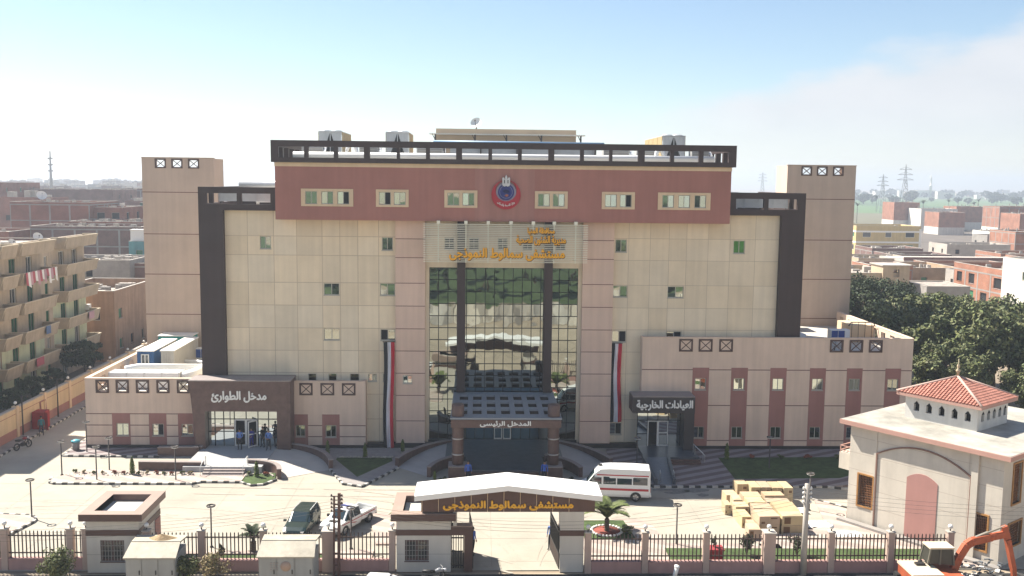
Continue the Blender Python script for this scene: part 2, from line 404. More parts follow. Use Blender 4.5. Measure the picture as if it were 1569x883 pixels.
# ---- Arabic text: contextual letter forms, laid out right to left
AF = {}
for cp in list(range(0xFB50, 0xFE00)) + list(range(0xFE70, 0xFEFD)):
    dd = unicodedata.decomposition(chr(cp)).split()
    if len(dd) == 2 and dd[0].startswith('<'): AF.setdefault(chr(int(dd[1], 16)), {})[dd[0][1:-1]] = chr(cp)
def shape_ar(s):
    out = []
    jn = lambda ch: ch in AF and 'initial' in AF[ch]
    for i, ch in enumerate(s):
        if ch not in AF: out.append(ch); continue
        pj = i > 0 and jn(s[i - 1]); nj = i < len(s) - 1 and jn(ch) and s[i + 1] in AF and 'final' in AF[s[i + 1]]
        f = 'medial' if pj and nj else 'final' if pj else 'initial' if nj else 'isolated'
        out.append(AF[ch].get(f) or AF[ch]['isolated'])
    return ''.join(reversed(out))
def lettering(parent, text, F, a0, a1, z0, z1, d0, m, thick=0.06, bold=0.02, name='lettering'):
    cu = bpy.data.curves.new('lettering', 'FONT'); cu.body = shape_ar(text); cu.size = 1; cu.extrude = 0.5
    to = bpy.data.objects.new('lettering', cu); col.objects.link(to)
    dg = bpy.context.evaluated_depsgraph_get()
    me = bpy.data.meshes.new_from_object(to.evaluated_get(dg))
    V = [v.co.copy() for v in me.vertices]; Fc = [list(p.vertices) for p in me.polygons]
    bpy.data.objects.remove(to); bpy.data.curves.remove(cu); bpy.data.meshes.remove(me)
    xa, xb = min(v.x for v in V), max(v.x for v in V); ya, yb = min(v.y for v in V), max(v.y for v in V)
    mb = MB()
    for k, (ox, oz) in enumerate(((0, 0), (bold, 0), (-bold, 0), (0, bold), (0, -bold))):
        P = [F(a0 + (v.x - xa) / (xb - xa) * (a1 - a0) + ox, z0 + (v.y - ya) / (yb - ya) * (z1 - z0) + oz, d0 + (v.z + .5) * thick - k * 0.003) for v in V]
        mb.add(P, Fc)
    return mb.build(name, m, parent)
# ------------------------------------------------------------------ ground, roads, fields
G = MB()
G.quad((-9000, -900, -0.05), (9000, -900, -0.05), (9000, 14000, -0.05), (-9000, 14000, -0.05))
structure(G.build('ground', mat('dusty_earth', (0.30, 0.24, 0.175), rough=0.95, var=0.2, scale=0.05, stain=0.25)))
conc = mat('courtyard_concrete', (0.375, 0.345, 0.285), rough=0.9, var=0.09, scale=0.3, stain=0.16, bump=0.1, bscale=12)  # even concrete tone for the whole courtyard, with random stains
G = MB(); G.quad((-41.2, -25.3, 0.0), (40, -25.3, 0.0), (40, 40, 0.0), (-41.2, 40, 0.0))
structure(G.build('courtyard_paving', conc))
G = MB()
rj = random.Random(3)
for k in range(17): x = -38 + k * 4.6; G.box(x, x + .03, -25, -8.0, 0.004, 0.006)
for k in range(5): y = -24 + k * 3.6; G.box(-39, 22, y, y + .03, 0.004, 0.006)
structure(G.build('paving_joint', mat('joint_dirt', (0.27, 0.24, 0.2))))
G = MB(); G.quad((-400, -66, -.02), (400, -66, -.02), (400, -25.7, -.02), (-400, -25.7, -.02))
structure(G.build('street', mat('sandy_street', (0.37, 0.305, 0.225), rough=0.95, var=0.2, scale=0.15, stain=0.2, bump=0.3, bscale=2)))
G = MB(); G.quad((-500, -700, -.03), (500, -700, -.03), (500, -92, -.03), (-500, -92, -.03))
structure(G.build('unseen_dark_ground', mat('mirror_dimming_green', (.05, .075, .025), rough=1, var=.4, scale=.15)))  # unseen ground sheet, added dark green to dim what the glass mirrors
G = MB(); G.quad((-200, -28.6, 0), (200, -28.6, 0), (200, -25.85, 0), (-200, -25.85, 0))
structure(G.build('asphalt_strip', mat('asphalt', (0.045, 0.043, 0.042), rough=0.9, var=0.2, scale=1)))
G = MB(); G.quad((100, 455, 0), (2600, 430, 0), (3600, 2300, 0), (60, 2300, 0))
def patch_mat(name, cols, scale):
    m = bpy.data.materials.new(name); m.use_nodes = True
    t = m.node_tree; n = t.nodes; l = t.links; b = n['Principled BSDF']; b.inputs['Roughness'].default_value = .95
    geo = n.new('ShaderNodeNewGeometry'); mp = n.new('ShaderNodeMapping'); mp.inputs['Scale'].default_value = (1, .45, 1)
    l.new(geo.outputs['Position'], mp.inputs['Vector'])
    vo = n.new('ShaderNodeTexVoronoi'); vo.inputs['Scale'].default_value = scale; l.new(mp.outputs[0], vo.inputs['Vector'])
    sp = n.new('ShaderNodeSeparateColor'); l.new(vo.outputs['Color'], sp.inputs[0])
    cr = n.new('ShaderNodeValToRGB'); l.new(sp.outputs[0], cr.inputs[0]); cr.color_ramp.interpolation = 'CONSTANT'
    el_ = cr.color_ramp.elements; el_[0].color = (*cols[0], 1); el_[1].color = (*cols[-1], 1); el_[1].position = .85
    for i, c in enumerate(cols[1:-1]): e = el_.new((i + 1) / len(cols)); e.color = (*c, 1)
    nn = n.new('ShaderNodeTexNoise'); nn.inputs['Scale'].default_value = .06; nn.inputs['Detail'].default_value = 8
    l.new(geo.outputs['Position'], nn.inputs['Vector'])
    mr_ = n.new('ShaderNodeMapRange'); l.new(nn.outputs['Fac'], mr_.inputs[0]); mr_.inputs[3].default_value = .6; mr_.inputs[4].default_value = 1.4
    sc = n.new('ShaderNodeVectorMath'); sc.operation = 'SCALE'; l.new(cr.outputs[0], sc.inputs[0]); l.new(mr_.outputs[0], sc.inputs['Scale'])
    l.new(sc.outputs[0], b.inputs['Base Color']); return m
structure(G.build('green_fields', patch_mat('field_green', [(.055, .115, .03), (.075, .14, .04), (.05, .10, .035), (.09, .13, .05), (.12, .11, .06)], .006)))
G = MB(); G.quad((95, 250, 0.02), (330, 210, 0.02), (420, 410, 0.02), (150, 440, 0.02))
structure(G.build('ploughed_field', mat('ploughed_soil', (0.125, 0.105, 0.09), rough=1, var=0.25, scale=.08, bump=.4, bscale=1)))
G = MB(); G.quad((-48, -20, .01), (-42.2, -20, .01), (-42.2, 90, .01), (-48, 90, .01))
structure(G.build('side_lane', mat('lane_dirt', (0.22, 0.18, 0.14), rough=.95, var=.2, scale=.4, stain=.2)))

kw = mat('kerb_white', (0.48, 0.46, 0.42), var=.22, scale=4); kb = mat('kerb_black', (0.06, 0.058, 0.055), var=.4, scale=4)
def kerb(pts, seg=0.42, w=0.16, h=0.14, closed=False):
    pts = [Vector((p[0], p[1], 0)) for p in pts]
    if closed: pts.append(pts[0])
    m = MB(); k = 0
    for a, b in zip(pts, pts[1:]):
        n_ = max(1, round((b - a).length / seg))
        for i in range(n_):
            p = a.lerp(b, i / n_); q = a.lerp(b, (i + 1) / n_)
            m.bar(p + Vector((0, 0, h / 2)), q + Vector((0, 0, h / 2)), w, h, k % 2); k += 1
    return structure(m.build('kerb', [kw, kb]))
def arc(cx, cy_, r, a0, a1, n=8): return [(cx + r * math.cos(R(a0 + (a1 - a0) * i / n)), cy_ + r * math.sin(R(a0 + (a1 - a0) * i / n))) for i in range(n + 1)]
pave_l = stripes('striped_paving_light', (.40, .345, .295), (.34, .27, .235), R(25), 1.5)
pave_r = stripes('striped_paving', (.27, .24, .235), (.155, .115, .115), R(-28), 1.15)
grass = mat('lawn_grass', (0.062, 0.098, 0.03), rough=.95, var=.35, scale=2.5, bump=.6, bscale=30, stain=.25)
def sheetp(name, poly, z, m, kind='structure'):
    g = MB(); g.prism(poly, 0.002, z); o = g.build(name, m); o['kind'] = kind; return o
# forecourt island in front of the emergency door
isl = [(-33.2, -8.6)] + arc(-32.4, -9.0, .75, 200, 270, 4) + [(-22.7, -9.79), (-22.2, -9.35), (-19.3, -9.4), (-19.3, -6.9), (-22.7, -6.75), (-27.6, -6.5), (-31.5, -6.5)]
sheetp('forecourt_island', isl, .12, pave_l); kerb([(-33.3, -8.3)] + isl[1:9] + [(-19.4, -9.45)])
sheetp('building_pavement', [(-34.9, -2.7), (-27.3, -2.9), (-24.3, -2.3), (-24.3, -.6), (-34.0, -.6), (-34.6, 8), (-35.2, 8)], .12, pave_r)
kerb([(-35.2, 8), (-34.9, -2.75), (-27.3, -2.95)])
isl2 = [(-41, -21.5), (-34.2, -16.0)] + arc(-31.6, -17.5, 1.15, 100, -20, 8) + [(-31.1, -20.6), (-29.3, -24.4), (-41, -24.4)]
sheetp('corner_island', isl2, .12, pave_l); kerb(isl2[1:12])
# small lawn beside the emergency steps
lw = [(-19.2, -9.4), (-19.25, -7.6), (-17.2, -7.4), (-16.95, -8.7), (-17.6, -9.9), (-18.4, -10.1)]
sheetp('small_lawn', lw, .13, grass); kerb([(-19.3, -9.45), (-18.4, -10.15), (-17.55, -9.95), (-16.85, -8.8)])
# triangular bed between the two entrances
tri = [(-13.4, -3.9), (-11.0, -8.4), (-8.4, -4.4), (-8.9, -1.2), (-14.0, -1.2), (-14.6, -2.6)]
trip = [(-13.3, -6.2), (-12.5, -8.4), (-11.8, -9.76), (-10.4, -10.37), (-8.2, -5.9), (-8.35, -0.6), (-15.9, -0.6), (-14.2, -3.9)]
sheetp('side_paving', trip, .12, mat('grey_paving', (.27, .25, .24), var=.15, scale=2)); kerb([(-13.3, -6.3), (-11.85, -9.8), (-10.4, -10.42), (-8.15, -5.9)])
sheetp('triangular_lawn', [(-13.2, -3.9), (-11.0, -8.3), (-8.75, -4.2), (-8.9, -3.4), (-13.2, -3.4)], .135, grass)
# right forecourt
sheetp('striped_forecourt', [(8.6, -.6), (8.2, -4.6), (10.9, -10.3), (24.6, -10.3), (31, -9), (31, -.6)], .12, pave_r)
kerb([(8.6, -6.0), (10.8, -10.42), (23.6, -10.42), (24.9, -11.0)])
sheetp('right_lawn', [(17.3, -3.2), (17.2, -8.7), (25.2, -8.5), (27.5, -7.0), (29, -2.95)], .135, grass)
sheetp('mosque_paving', [(21.6, -13.3), (23.2, -15.2), (22.2, -17.6), (27.8, -25.2), (15.5, -25.2), (15.2, -20.8), (20.6, -18.5)], .1, pave_l)
kerb([(21.5, -13.2), (23.3, -15.0)])
# bed with the palm inside the right fence
bed = [(4.4, -25), (4.4, -19.0), (4.9, -17.2), (8.6, -17.2), (9.3, -18.5), (9.6, -21.4), (16.5, -21.6), (16.5, -25)]
sheetp('fence_bed_paving', bed, .1, pave_l)
sheetp('palm_lawn', [(4.7, -17.5), (7.5, -17.5), (7.8, -20.7), (4.6, -20.7)], .12, grass)
sheetp('fence_lawn', [(9.3, -22.3), (26.5, -22.5), (26.5, -24.1), (9.3, -24.1)], .125, grass)
sheetp('left_fence_bed', [(-20.4, -22.6), (-8.2, -22.4), (-8.2, -25), (-20.4, -25)], .1, pave_l)
sheetp('left_fence_lawn', [(-17.8, -23.2), (-10.8, -23.2), (-10.8, -24.3), (-17.8, -24.3)], .12, grass)
sheetp('pickup_bay', [(-9.2, -16.2), (-5.6, -15), (-5.6, -21.5), (-8.2, -21.5)], .1, pave_l)
G = MB(); tz_ = []
for P0, P1, P2 in (((-36, -14), (-20, -14), (-1.5, -24)), ((-34, -15.5), (-18, -12.5), (0, -25)), ((1.5, -24.5), (3, -13), (20, -13.5)), ((.5, -24.5), (-2, -13), (-13, -11.5)), ((-22, -11), (-8, -12), (12, -12))):
    for off in (-.75, .75):
        pr_ = None; zt_ = .006 + .0015 * len(tz_); tz_.append(1)
        for k in range(41):
            t = k / 40; p = Vector(((1 - t) ** 2 * P0[0] + 2 * t * (1 - t) * P1[0] + t * t * P2[0], (1 - t) ** 2 * P0[1] + 2 * t * (1 - t) * P1[1] + t * t * P2[1] + off, zt_))
            if pr_ is not None and rj.random() < .85: G.quad(pr_ + Vector((0, -.12, 0)), p + Vector((0, -.12, 0)), p + Vector((0, .12, 0)), pr_ + Vector((0, .12, 0)))
            pr_ = p
structure(G.build('tyre_track', mat('dusty_track', (.335, .30, .25), var=.15, scale=3)))
# oil stains on the drive are real dark patches
G = MB()
for cx, cy_, rr, sx in ((12.2, -11.3, .55, 1.8), (13.7, -11.0, .5, 2.0), (14.0, -12.1, .35, 1.2), (11.2, -10.9, .3, 2.4)):
    P = [(cx + sx * rr * math.cos(k * .4) * (1 + .25 * math.sin(k * 2.1)), cy_ + rr * math.sin(k * .4) * (1 + .2 * math.cos(k * 1.7))) for k in range(16)]
    G.add([(p[0], p[1], .006) for p in P], [tuple(range(16))])
structure(G.build('oil_stain', mat('oil_on_concrete', (.2, .19, .17), var=.3, scale=4)))

# ------------------------------------------------------------------ hospital
H = thing('hospital_building', 'large beige and red-brown hospital with dark framed facade, tall mirror glass centre and roof railing', 'hospital', (0, 0, 0))
b = MB()
b.box(-24.45, 24.45, 0.85, 13, 0, 19.5)
b.box(-18.1, 18.1, 0.7, 14, 18.9, 23.3)
b.build('body_wall', cream, H)
# beige facade panels
WZ = [(17.42, 16.38), (13.64, 12.62), (9.88, 8.9)]
WL = [(-19.86, -18.96, 16.4, 17.42, None), (-10.0, -9.1, 16.36, 17.42, None), (-14.75, -13.47, 12.65, 13.63, None), (-10.17, -8.93, 12.65, 13.65, None),
      (-14.78, -13.46, 8.92, 9.88, None), (-10.14, -8.93, 8.92, 9.85, (0,))]
WR = [(9.11, 10.05, 16.38, 17.42, None), (18.89, 19.85, 16.36, 17.42, 'g'), (8.98, 10.19, 12.65, 13.6, None), (13.53, 14.87, 12.63, 13.58, None),
      (8.98, 10.18, 8.88, 9.84, (1,)), (13.53, 14.8, 8.88, 9.82, (1,)), (8.95, 9.98, 1.03, 2.03, (1,))]
SW = [(-16.11, -15.42), (-14.45, -13.75), (-12.68, -11.9), (-11.17, -10.45), (-9.95, -9.3)]
F = FY(0.5)
m = MB()
hl = [w[:4] for w in WL] + [(a, b_, 5.48, 6.12) for a, b_ in SW]
m.wall(F, -22.65, -8.87, 0.4, 19.55, hl, (-20.85, -18.74, -16.89, -14.84, -13.4, -11.95, -10.26), (2.3, 4.4, 6.2, 8.05, 9.92, 11.8, 13.67, 15.9, 17.45), .05, .3, 0, 1, .075, 1)
hr = [w[:4] for w in WR]
m.wall(F, 8.95, 22.98, 0.4, 19.55, hr, (10.22, 12.0, 13.55, 15.0, 16.8, 18.6, 20.7), (2.3, 4.4, 6.2, 8.05, 9.92, 11.75, 13.65, 15.7, 17.5), .03, .3, 0, 2, .055, 2)
m.build('facade_panels', [cream, cream_joint, mat('faint_joint', (0.43, .35, .25))], H)
for w in WL: window(H, F, *w[:4], dark=w[4])
for i, (a, b_) in enumerate(SW): window(H, F, a, b_, 5.48, 6.12, gm=wglass if i > 2 else mirror_glass('dull_glass', (.16, .18, .12), wave=.2), nv=1 if i > 2 else 0)
for w in WR:
    if w[4] == 'g': window(H, F, *w[:4], gm=wglass_gn)
    else: window(H, F, *w[:4], dark=w[4])
# dark brown frame with its pierced top
for s in (-1, 1):
    m = MB()
    X = lambda a, c: (min(s * a, s * c), max(s * a, s * c))
    m.box(*X(22.66, 24.6), 0, 1.1, 0 if s < 0 else 9.3, 19.5)
    holes = [(*X(23.94, 21.53), 20.0, 20.86), (*X(21.17, 18.85), 20.0, 20.86)]
    Ff = FY(0.0)
    m.wall(Ff, *X(18.2, 24.6), 19.5, 21.33, holes, depth=.35)
    m.wall(FY(0.35), *X(18.2, 24.6), 19.5, 21.33, holes, depth=.02)
    m.box(*X(18.2, 24.6), 0, .35, 21.33, 21.36)
    m.box(*X(24.6, 24.25), .36, 12.5, 19.5, 20.0); m.box(*X(24.6, 24.25), .36, 12.5, 20.9, 21.33)
    for y in (3, 6, 9, 12): m.box(*X(24.6, 24.25), y, y + .4, 20.0, 20.9)
    m.box(*X(18.3, 24.5), 11.8, 12.1, 19.5, 21.2)
    m.build('dark_frame', darkframe, H)
m = MB(); m.box(-24.4, -18.2, .4, 12, 19.5, 19.56); m.box(18.2, 24.4, .4, 12, 19.5, 19.56); m.box(-18.2, 18.2, -.6, 13.8, 23.36, 23.42)
m.build('roof', stone, H)
# pink piers beside the glass
m = MB(); pj = (2.27, 4.42, 6.28, 8.13, 9.97, 11.85, 13.73, 15.81, 17.34)
m.wall(FY(0.0), -8.86, -6.45, .4, 18.85, [(-8.27, -7.5, 5.42, 6.1)], (), pj, .055, .6, 0, 1, .03, 3)
m.wall(FX(-6.45, 1), 0, .6, .4, 18.85); m.build('pink_pier', [pinkp, pink_joint], H); m = MB()
m.wall(FY(0.0), 6.4, 8.94, .4, 18.85, [], (), pj, .055, .6, 0, 1, .03, 4)
m.wall(FX(6.4, -1), 0, .6, .4, 18.85)
m.build('pink_pier', [pinkp, pink_joint], H)
window(H, FY(0), -8.27, -7.5, 5.42, 6.1, nv=1)
m = MB()
m.wall(FY(.45), -6.45, 6.4, 15.0, 18.85, [(a, a + .8, 16.5, 17.45) for a in (-4.9, -2.9, -.55, 1.5, 4.2)], (), (16.2, 17.6), .04, .3)
m.box(-6.45, -6.13, .4, .6, .4, 15.0); m.box(6.09, 6.4, .4, .6, .4, 15.0)
m.build('lintel_wall', [cream, cream_joint], H)
for a in (-4.9, -2.9, -.55, 1.5, 4.2): window(H, FY(.45), a, a + .8, 16.5, 17.45, gm=dark_glass('window_dark'), nh=1)
# glass curtain wall
F = FY(0.55); m = MB(); gx = [-6.13 + 12.22 * i / 16 for i in range(17)]; gz = [.6] + [1.1 + 1.0 * i - .1 for i in range(1, 14)] + [15.0]
rg = random.Random(11)
for i in range(16):
    for j in range(len(gz) - 1):
        t = rg.uniform(-.0012, .0012); t2 = rg.uniform(-.0012, .0012)
        low = gz[j] < 4.2 and -3.3 < (gx[i] + gx[i + 1]) / 2 < 3.3
        m.quad(F(gx[i], gz[j], -t - t2), F(gx[i + 1], gz[j], t - t2), F(gx[i + 1], gz[j + 1], t + t2), F(gx[i], gz[j + 1], -t + t2), 1 if low else 0)
m.build('curtain_glass', [curtain, wglass_bl], H)
m = MB()
for x in gx: m.obox(F, x - .028, x + .028, .6, 15, -.02, .05)
for z in gz: m.obox(F, -6.13, 6.09, z - .028, z + .028, -.02, .045)
m.build('mullion_grid', alu_dark, H)
m = MB()
for a, b_ in ((-3.84, -3.18), (3.28, 3.94)): m.box(a, b_, -.25, .5, 4.75, 18.84)
m.build('dark_fin', darkframe, H)
d = MB(); F = FY(.5)
for a in (-.72, .02):
    d.obox(F, a, a + .08, .62, 2.75, 0, .07); d.obox(F, a + .6, a + .68, .62, 2.75, 0, .07)
    d.obox(F, a + .08, a + .6, 2.67, 2.75, 0, .07); d.obox(F, a + .08, a + .6, .62, .72, 0, .07); d.obox(F, a + .08, a + .6, 1.55, 1.62, 0, .07)
d.build('entrance_door', white_alu, H)
# red-brown top block with cream window bands
RW = [(-16.21, -12.09, 3), (-10.3, -7.71, 2), (-4.87, -2.24, 2), (2.35, 4.98, 2), (7.72, 10.38, 2), (12.24, 16.49, 3)]
F = FY(-1.0); m = MB(); Z0, Z1 = 19.93, 21.31
segs = [(-18.25, -2.45, 0), (-2.45, 2.32, 2), (2.32, 18.12, 0)]
for a, b_, mi in segs:
    m.wall(F, a, b_, 18.86, 23.05, [(w[0], w[1], Z0, Z1) for w in RW if a < w[0] < b_], (), (), .04, .3, mi, 1, .0, 5)
m.wall(FX(-18.25, -1), -1, 14, 18.86, 23.05); m.wall(FX(18.12, 1), -1, 14, 18.86, 23.05)
m.box(-18.2, 18.05, -.95, .6, 18.84, 18.88)
m.build('red_block', [redm, redm, mat('light_red_render', (0.36, 0.175, 0.145), var=.07, scale=.4, streak=.1)], H)
m = MB(); m.box(-18.28, 18.15, -1.02, 14, 23.05, 23.36)
holes = []
for a, b_, n_ in RW:
    wd = .95; gap = ((b_ - a) - n_ * wd) / (n_ + 1); hs = [(a + gap + i * (wd + gap), a + gap + i * (wd + gap) + wd, 20.1, 21.12) for i in range(n_)]
    m.wall(FY(-1.05), a, b_, Z0, Z1, hs, depth=.25); holes += [(h, k) for k, h in enumerate(hs)]
m.build('cream_surround', tan, H)
for i, (h, k) in enumerate(holes): window(H, FY(-1.05), *h, depth=.12, fw=.055, dark={2: (1,), 3: (1,), 10: (1,)}.get(i), sill=False)
# pierced roof railing
SL = [(-17.92, -15.89), (-15.58, -13.57), (-13.26, -11.21), (-10.75, -8.63), (-8.39, -6.33), (-6.02, -3.95), (-3.48, -1.39), (-1.1, .95), (1.25, 3.37), (3.83, 5.9), (6.2, 8.23), (8.47, 10.54), (11.05, 13.12), (13.41, 15.42), (15.76, 17.81)]
m = MB(); hs = [(a, b_, 23.75, 24.6) for a, b_ in SL]
m.wall(FY(-1.25), -18.5, 18.42, 23.37, 25.06, hs, depth=.4); m.wall(frame((0, -.85, 0), (-1, 0, 0), (0, 1, 0)), -18.42, 18.5, 23.37, 25.06, [(-b_, -a, c, d_) for a, b_, c, d_ in hs], depth=.02)
m.box(-18.5, 18.42, -1.25, -.85, 25.06, 25.09)
for x in (-18.5, 18.02):
    m.box(x, x + .4, -.84, 14, 23.37, 23.75); m.box(x, x + .4, -.84, 14, 24.6, 25.06)
    for y in (1.4, 3.8, 6.2, 8.6, 11, 13.6): m.box(x, x + .4, y, y + .4, 23.76, 24.6)
m.build('roof_railing', darkframe, H)
# emblem: red crescent round a blue globe with a silver eagle
F = FY(-1.02); ex, ez = .04, 21.0
em = MB(); n_ = 40
oc = [(ex + 1.17 * math.cos(t), ez + 1.17 * math.sin(t)) for t in [math.pi / 2 + 2 * math.pi * k / n_ for k in range(n_ + 1)]]
ic = [(ex + .83 * math.cos(t), ez + .31 + .83 * math.sin(t)) for t in [math.pi / 2 + 2 * math.pi * k / n_ for k in range(n_ + 1)]]
for k in range(n_):
    em.add([F(*oc[k], .12), F(*ic[k], .12), F(*ic[k + 1], .12), F(*oc[k + 1], .12)], [(0, 1, 2, 3)])
    em.add([F(*oc[k], .12), F(*oc[k + 1], .12), F(*oc[k + 1], 0), F(*oc[k], 0)], [(0, 1, 2, 3)])
    em.add([F(*ic[k], .12), F(*ic[k], 0), F(*ic[k + 1], 0), F(*ic[k + 1], .12)], [(0, 1, 2, 3)])
em = em.build('emblem', mat('emblem_red', (.38, .018, .03), rough=.35), H)
g = MB()
def ring(mb, r0, r1, z, d1, mi):
    for k in range(n_):
        t0, t1 = 2 * math.pi * k / n_, 2 * math.pi * (k + 1) / n_
        P = [F(ex + r * math.cos(t), z + r * math.sin(t), d1) for r, t in ((r0, t0), (r1, t0), (r1, t1), (r0, t1))]
        mb.add(P, [(0, 1, 2, 3)], mi)
ring(g, .66, .80, ez + .2, .09, 1)
g.plate(F, [(ex + .64 * math.cos(2 * math.pi * k / n_), ez + .22 + .64 * math.sin(2 * math.pi * k / n_)) for k in range(n_)], 0, .10, 0)
ring(g, .49, .52, ez + .22, .106, 1)
g.plate(F, [(ex - .3, ez + .3), (ex - .05, ez + .42), (ex + .2, ez + .35), (ex + .3, ez + .2), (ex + .1, ez + .12), (ex - .15, ez + .16)], .10, .115, 3)
g.plate(F, [(ex - .14, ez - .05), (ex + .02, ez + .05), (ex + .2, ez + .0), (ex + .18, ez - .12), (ex, ez - .18)], .10, .118, 2)
g.build('emblem_globe', [mat('emblem_blue', (.012, .022, .17), rough=.35), mat('emblem_grey', (.25, .23, .30), rough=.4), mat('emblem_rust', (.30, .10, .07)), mat('emblem_deep_blue', (.006, .01, .07))], em)
g = MB(); e0 = ez + .72
g.plate(F, [(ex - .3, e0 + .02), (ex - .31, e0 + .62), (ex - .2, e0 + .66), (ex - .1, e0 + .5), (ex - .07, e0 + .72), (ex, e0 + .86), (ex + .07, e0 + .72), (ex + .1, e0 + .5), (ex + .2, e0 + .66), (ex + .31, e0 + .62), (ex + .3, e0 + .02), (ex + .12, e0 - .08), (ex, e0 - .02), (ex - .12, e0 - .08)], .12, .18, 0)
for x in (-.14, .14): g.plate(F, [(ex + x - .035, e0 + .18), (ex + x + .035, e0 + .18), (ex + x + .035, e0 + .46), (ex + x - .035, e0 + .46)], .18, .19, 1)
g.plate(F, [(ex - .04, e0 + .12), (ex + .04, e0 + .12), (ex + .04, e0 + .55), (ex - .04, e0 + .55)], .18, .2, 0)
g.build('eagle', [mat('eagle_silver', (.62, .62, .62), rough=.4), blackm], em)
# lettering along the lower curve of the crescent
cu_o = lettering(em, 'وزارة الصحة والسكان', lambda a, z, d_=0: F(ex + (.83 + z) * math.cos(R(-90) + a) * 1.0, ez + .06 + (.83 + z) * math.sin(R(-90) + a), d_), -.78, .78, .2, -.02, .13, white, .02, .006)
# louver screen with its orange lettering
m = MB()
for k in range(22): z = 15.62 + k * (3.0 / 21); m.box(-6.52, 6.62, -1.36, -1.28, z - .022, z + .022)
for x in (-5.33, -3.14, -1.36, .46, 2.24, 3.92, 5.65):
    m.box(x - .045, x + .045, -1.27, -1.17, 15.55, 18.78); m.box(x - .13, x + .13, -1.36, -1.02, 18.66, 18.9)
    m.box(x - .03, x + .03, -1.17, .45, 15.7, 15.76)
lv = m.build('louver_screen', louvm, H)
F = FY(-1.38)
back = mat('letter_edge_brown', (.10, .05, .015))
for t_, b_ in (('محافظة المنيا', (1.79, 3.93, 17.86, 18.42)), ('مديرية الشئون الصحية', (.9, 4.83, 17.02, 17.78)), ('مستشفى سمالوط النموذجى', (-4.43, 4.75, 15.78, 16.75))): lettering(lv, t_, F, b_[0] + .03, b_[1] + .03, b_[2] - .045, b_[3] - .045, -.012, back, .03, .05, 'letter_edge')
lettering(lv, 'محافظة المنيا', F, 1.79, 3.93, 17.86, 18.42, 0, gold, .07, .02)
lettering(lv, 'مديرية الشئون الصحية', F, .9, 4.83, 17.02, 17.78, 0, gold, .07, .02)
lettering(lv, 'مستشفى سمالوط النموذجى', F, -4.43, 4.75, 15.78, 16.75, 0, gold, .09, .035)
# stair towers behind
XB = [(0, .98), (1.42, 2.38), (2.82, 3.76)]
def xbox(parent, F, a0, a1, z0, z1, backing, name='cross_grille'):
    m = MB(); w = .13
    m.obox(F, a0, a0 + w, z0, z1, -.1, .05); m.obox(F, a1 - w, a1, z0, z1, -.1, .05)
    m.obox(F, a0 + w, a1 - w, z0, z0 + w, -.1, .05); m.obox(F, a0 + w, a1 - w, z1 - w, z1, -.1, .05)
    m.bar(F(a0 + w, z0 + w, -.02), F(a1 - w, z1 - w, -.02), .07); m.bar(F(a0 + w, z1 - w, -.03), F(a1 - w, z0 + w, -.03), .07)
    o = m.build(name, mat('cross_grille_brown', (.085, .05, .042), rough=.6), parent)
    if backing:
        g = MB(); g.obox(F, a0 + .02, a1 - .02, z0 + .02, z1 - .02, -.2, -.14); g.build('grille_mesh', mat('grille_grey_mesh', (.16, .145, .14), var=.15, scale=6), o)
    return o
TY, TD = 17.0, 3.6; KX = lambda x: -2.008 + (x + 2.008) * 1.131; KZ = lambda z: 22.11 + (z - 22.11) * 1.131
for x0, x1, xb in ((-31.05, -24.94, (-29.92, -28.51, -27.1)), (24.9, 30.98, (26.12, 27.5, 28.93))):
    m = MB(); F = FY(TY); x0, x1 = KX(x0), KX(x1); xb = [KX(a) for a in xb]; zt_ = KZ(23.72); za, zb = KZ(22.85), KZ(23.66); w_ = 1.06
    hs = [(a, a + w_, za, zb) for a in xb]
    m.wall(F, x0, x1, 0, zt_, hs, (), [KZ(z) for z in (6.6, 10.2, 13.71, 17.2, 20.8)], .07, .3, 0, 1)
    m.wall(FX(x1, 1), TY, TY + TD, 0, zt_, (), (), (), .05, .3); m.wall(FX(x0, -1), TY, TY + TD, 0, zt_, (), (), (), .05, .3)
    m.wall(frame((0, TY + TD, 0), (-1, 0, 0), (0, 1, 0)), -x1, -x0, 0, za - .35, depth=.3)
    m.box(x0 + .3, x1 - .3, TY + .3, TY + TD - .3, za - .5, za - .4); m.box(x0 - .04, x1 + .04, TY - .05, TY + .3, zt_ + .005, zt_ + .08)
    m.build('stair_tower', [towerm, pink_joint], H)
    for a in xb: xbox(H, F, a, a + w_, za, zb, False)
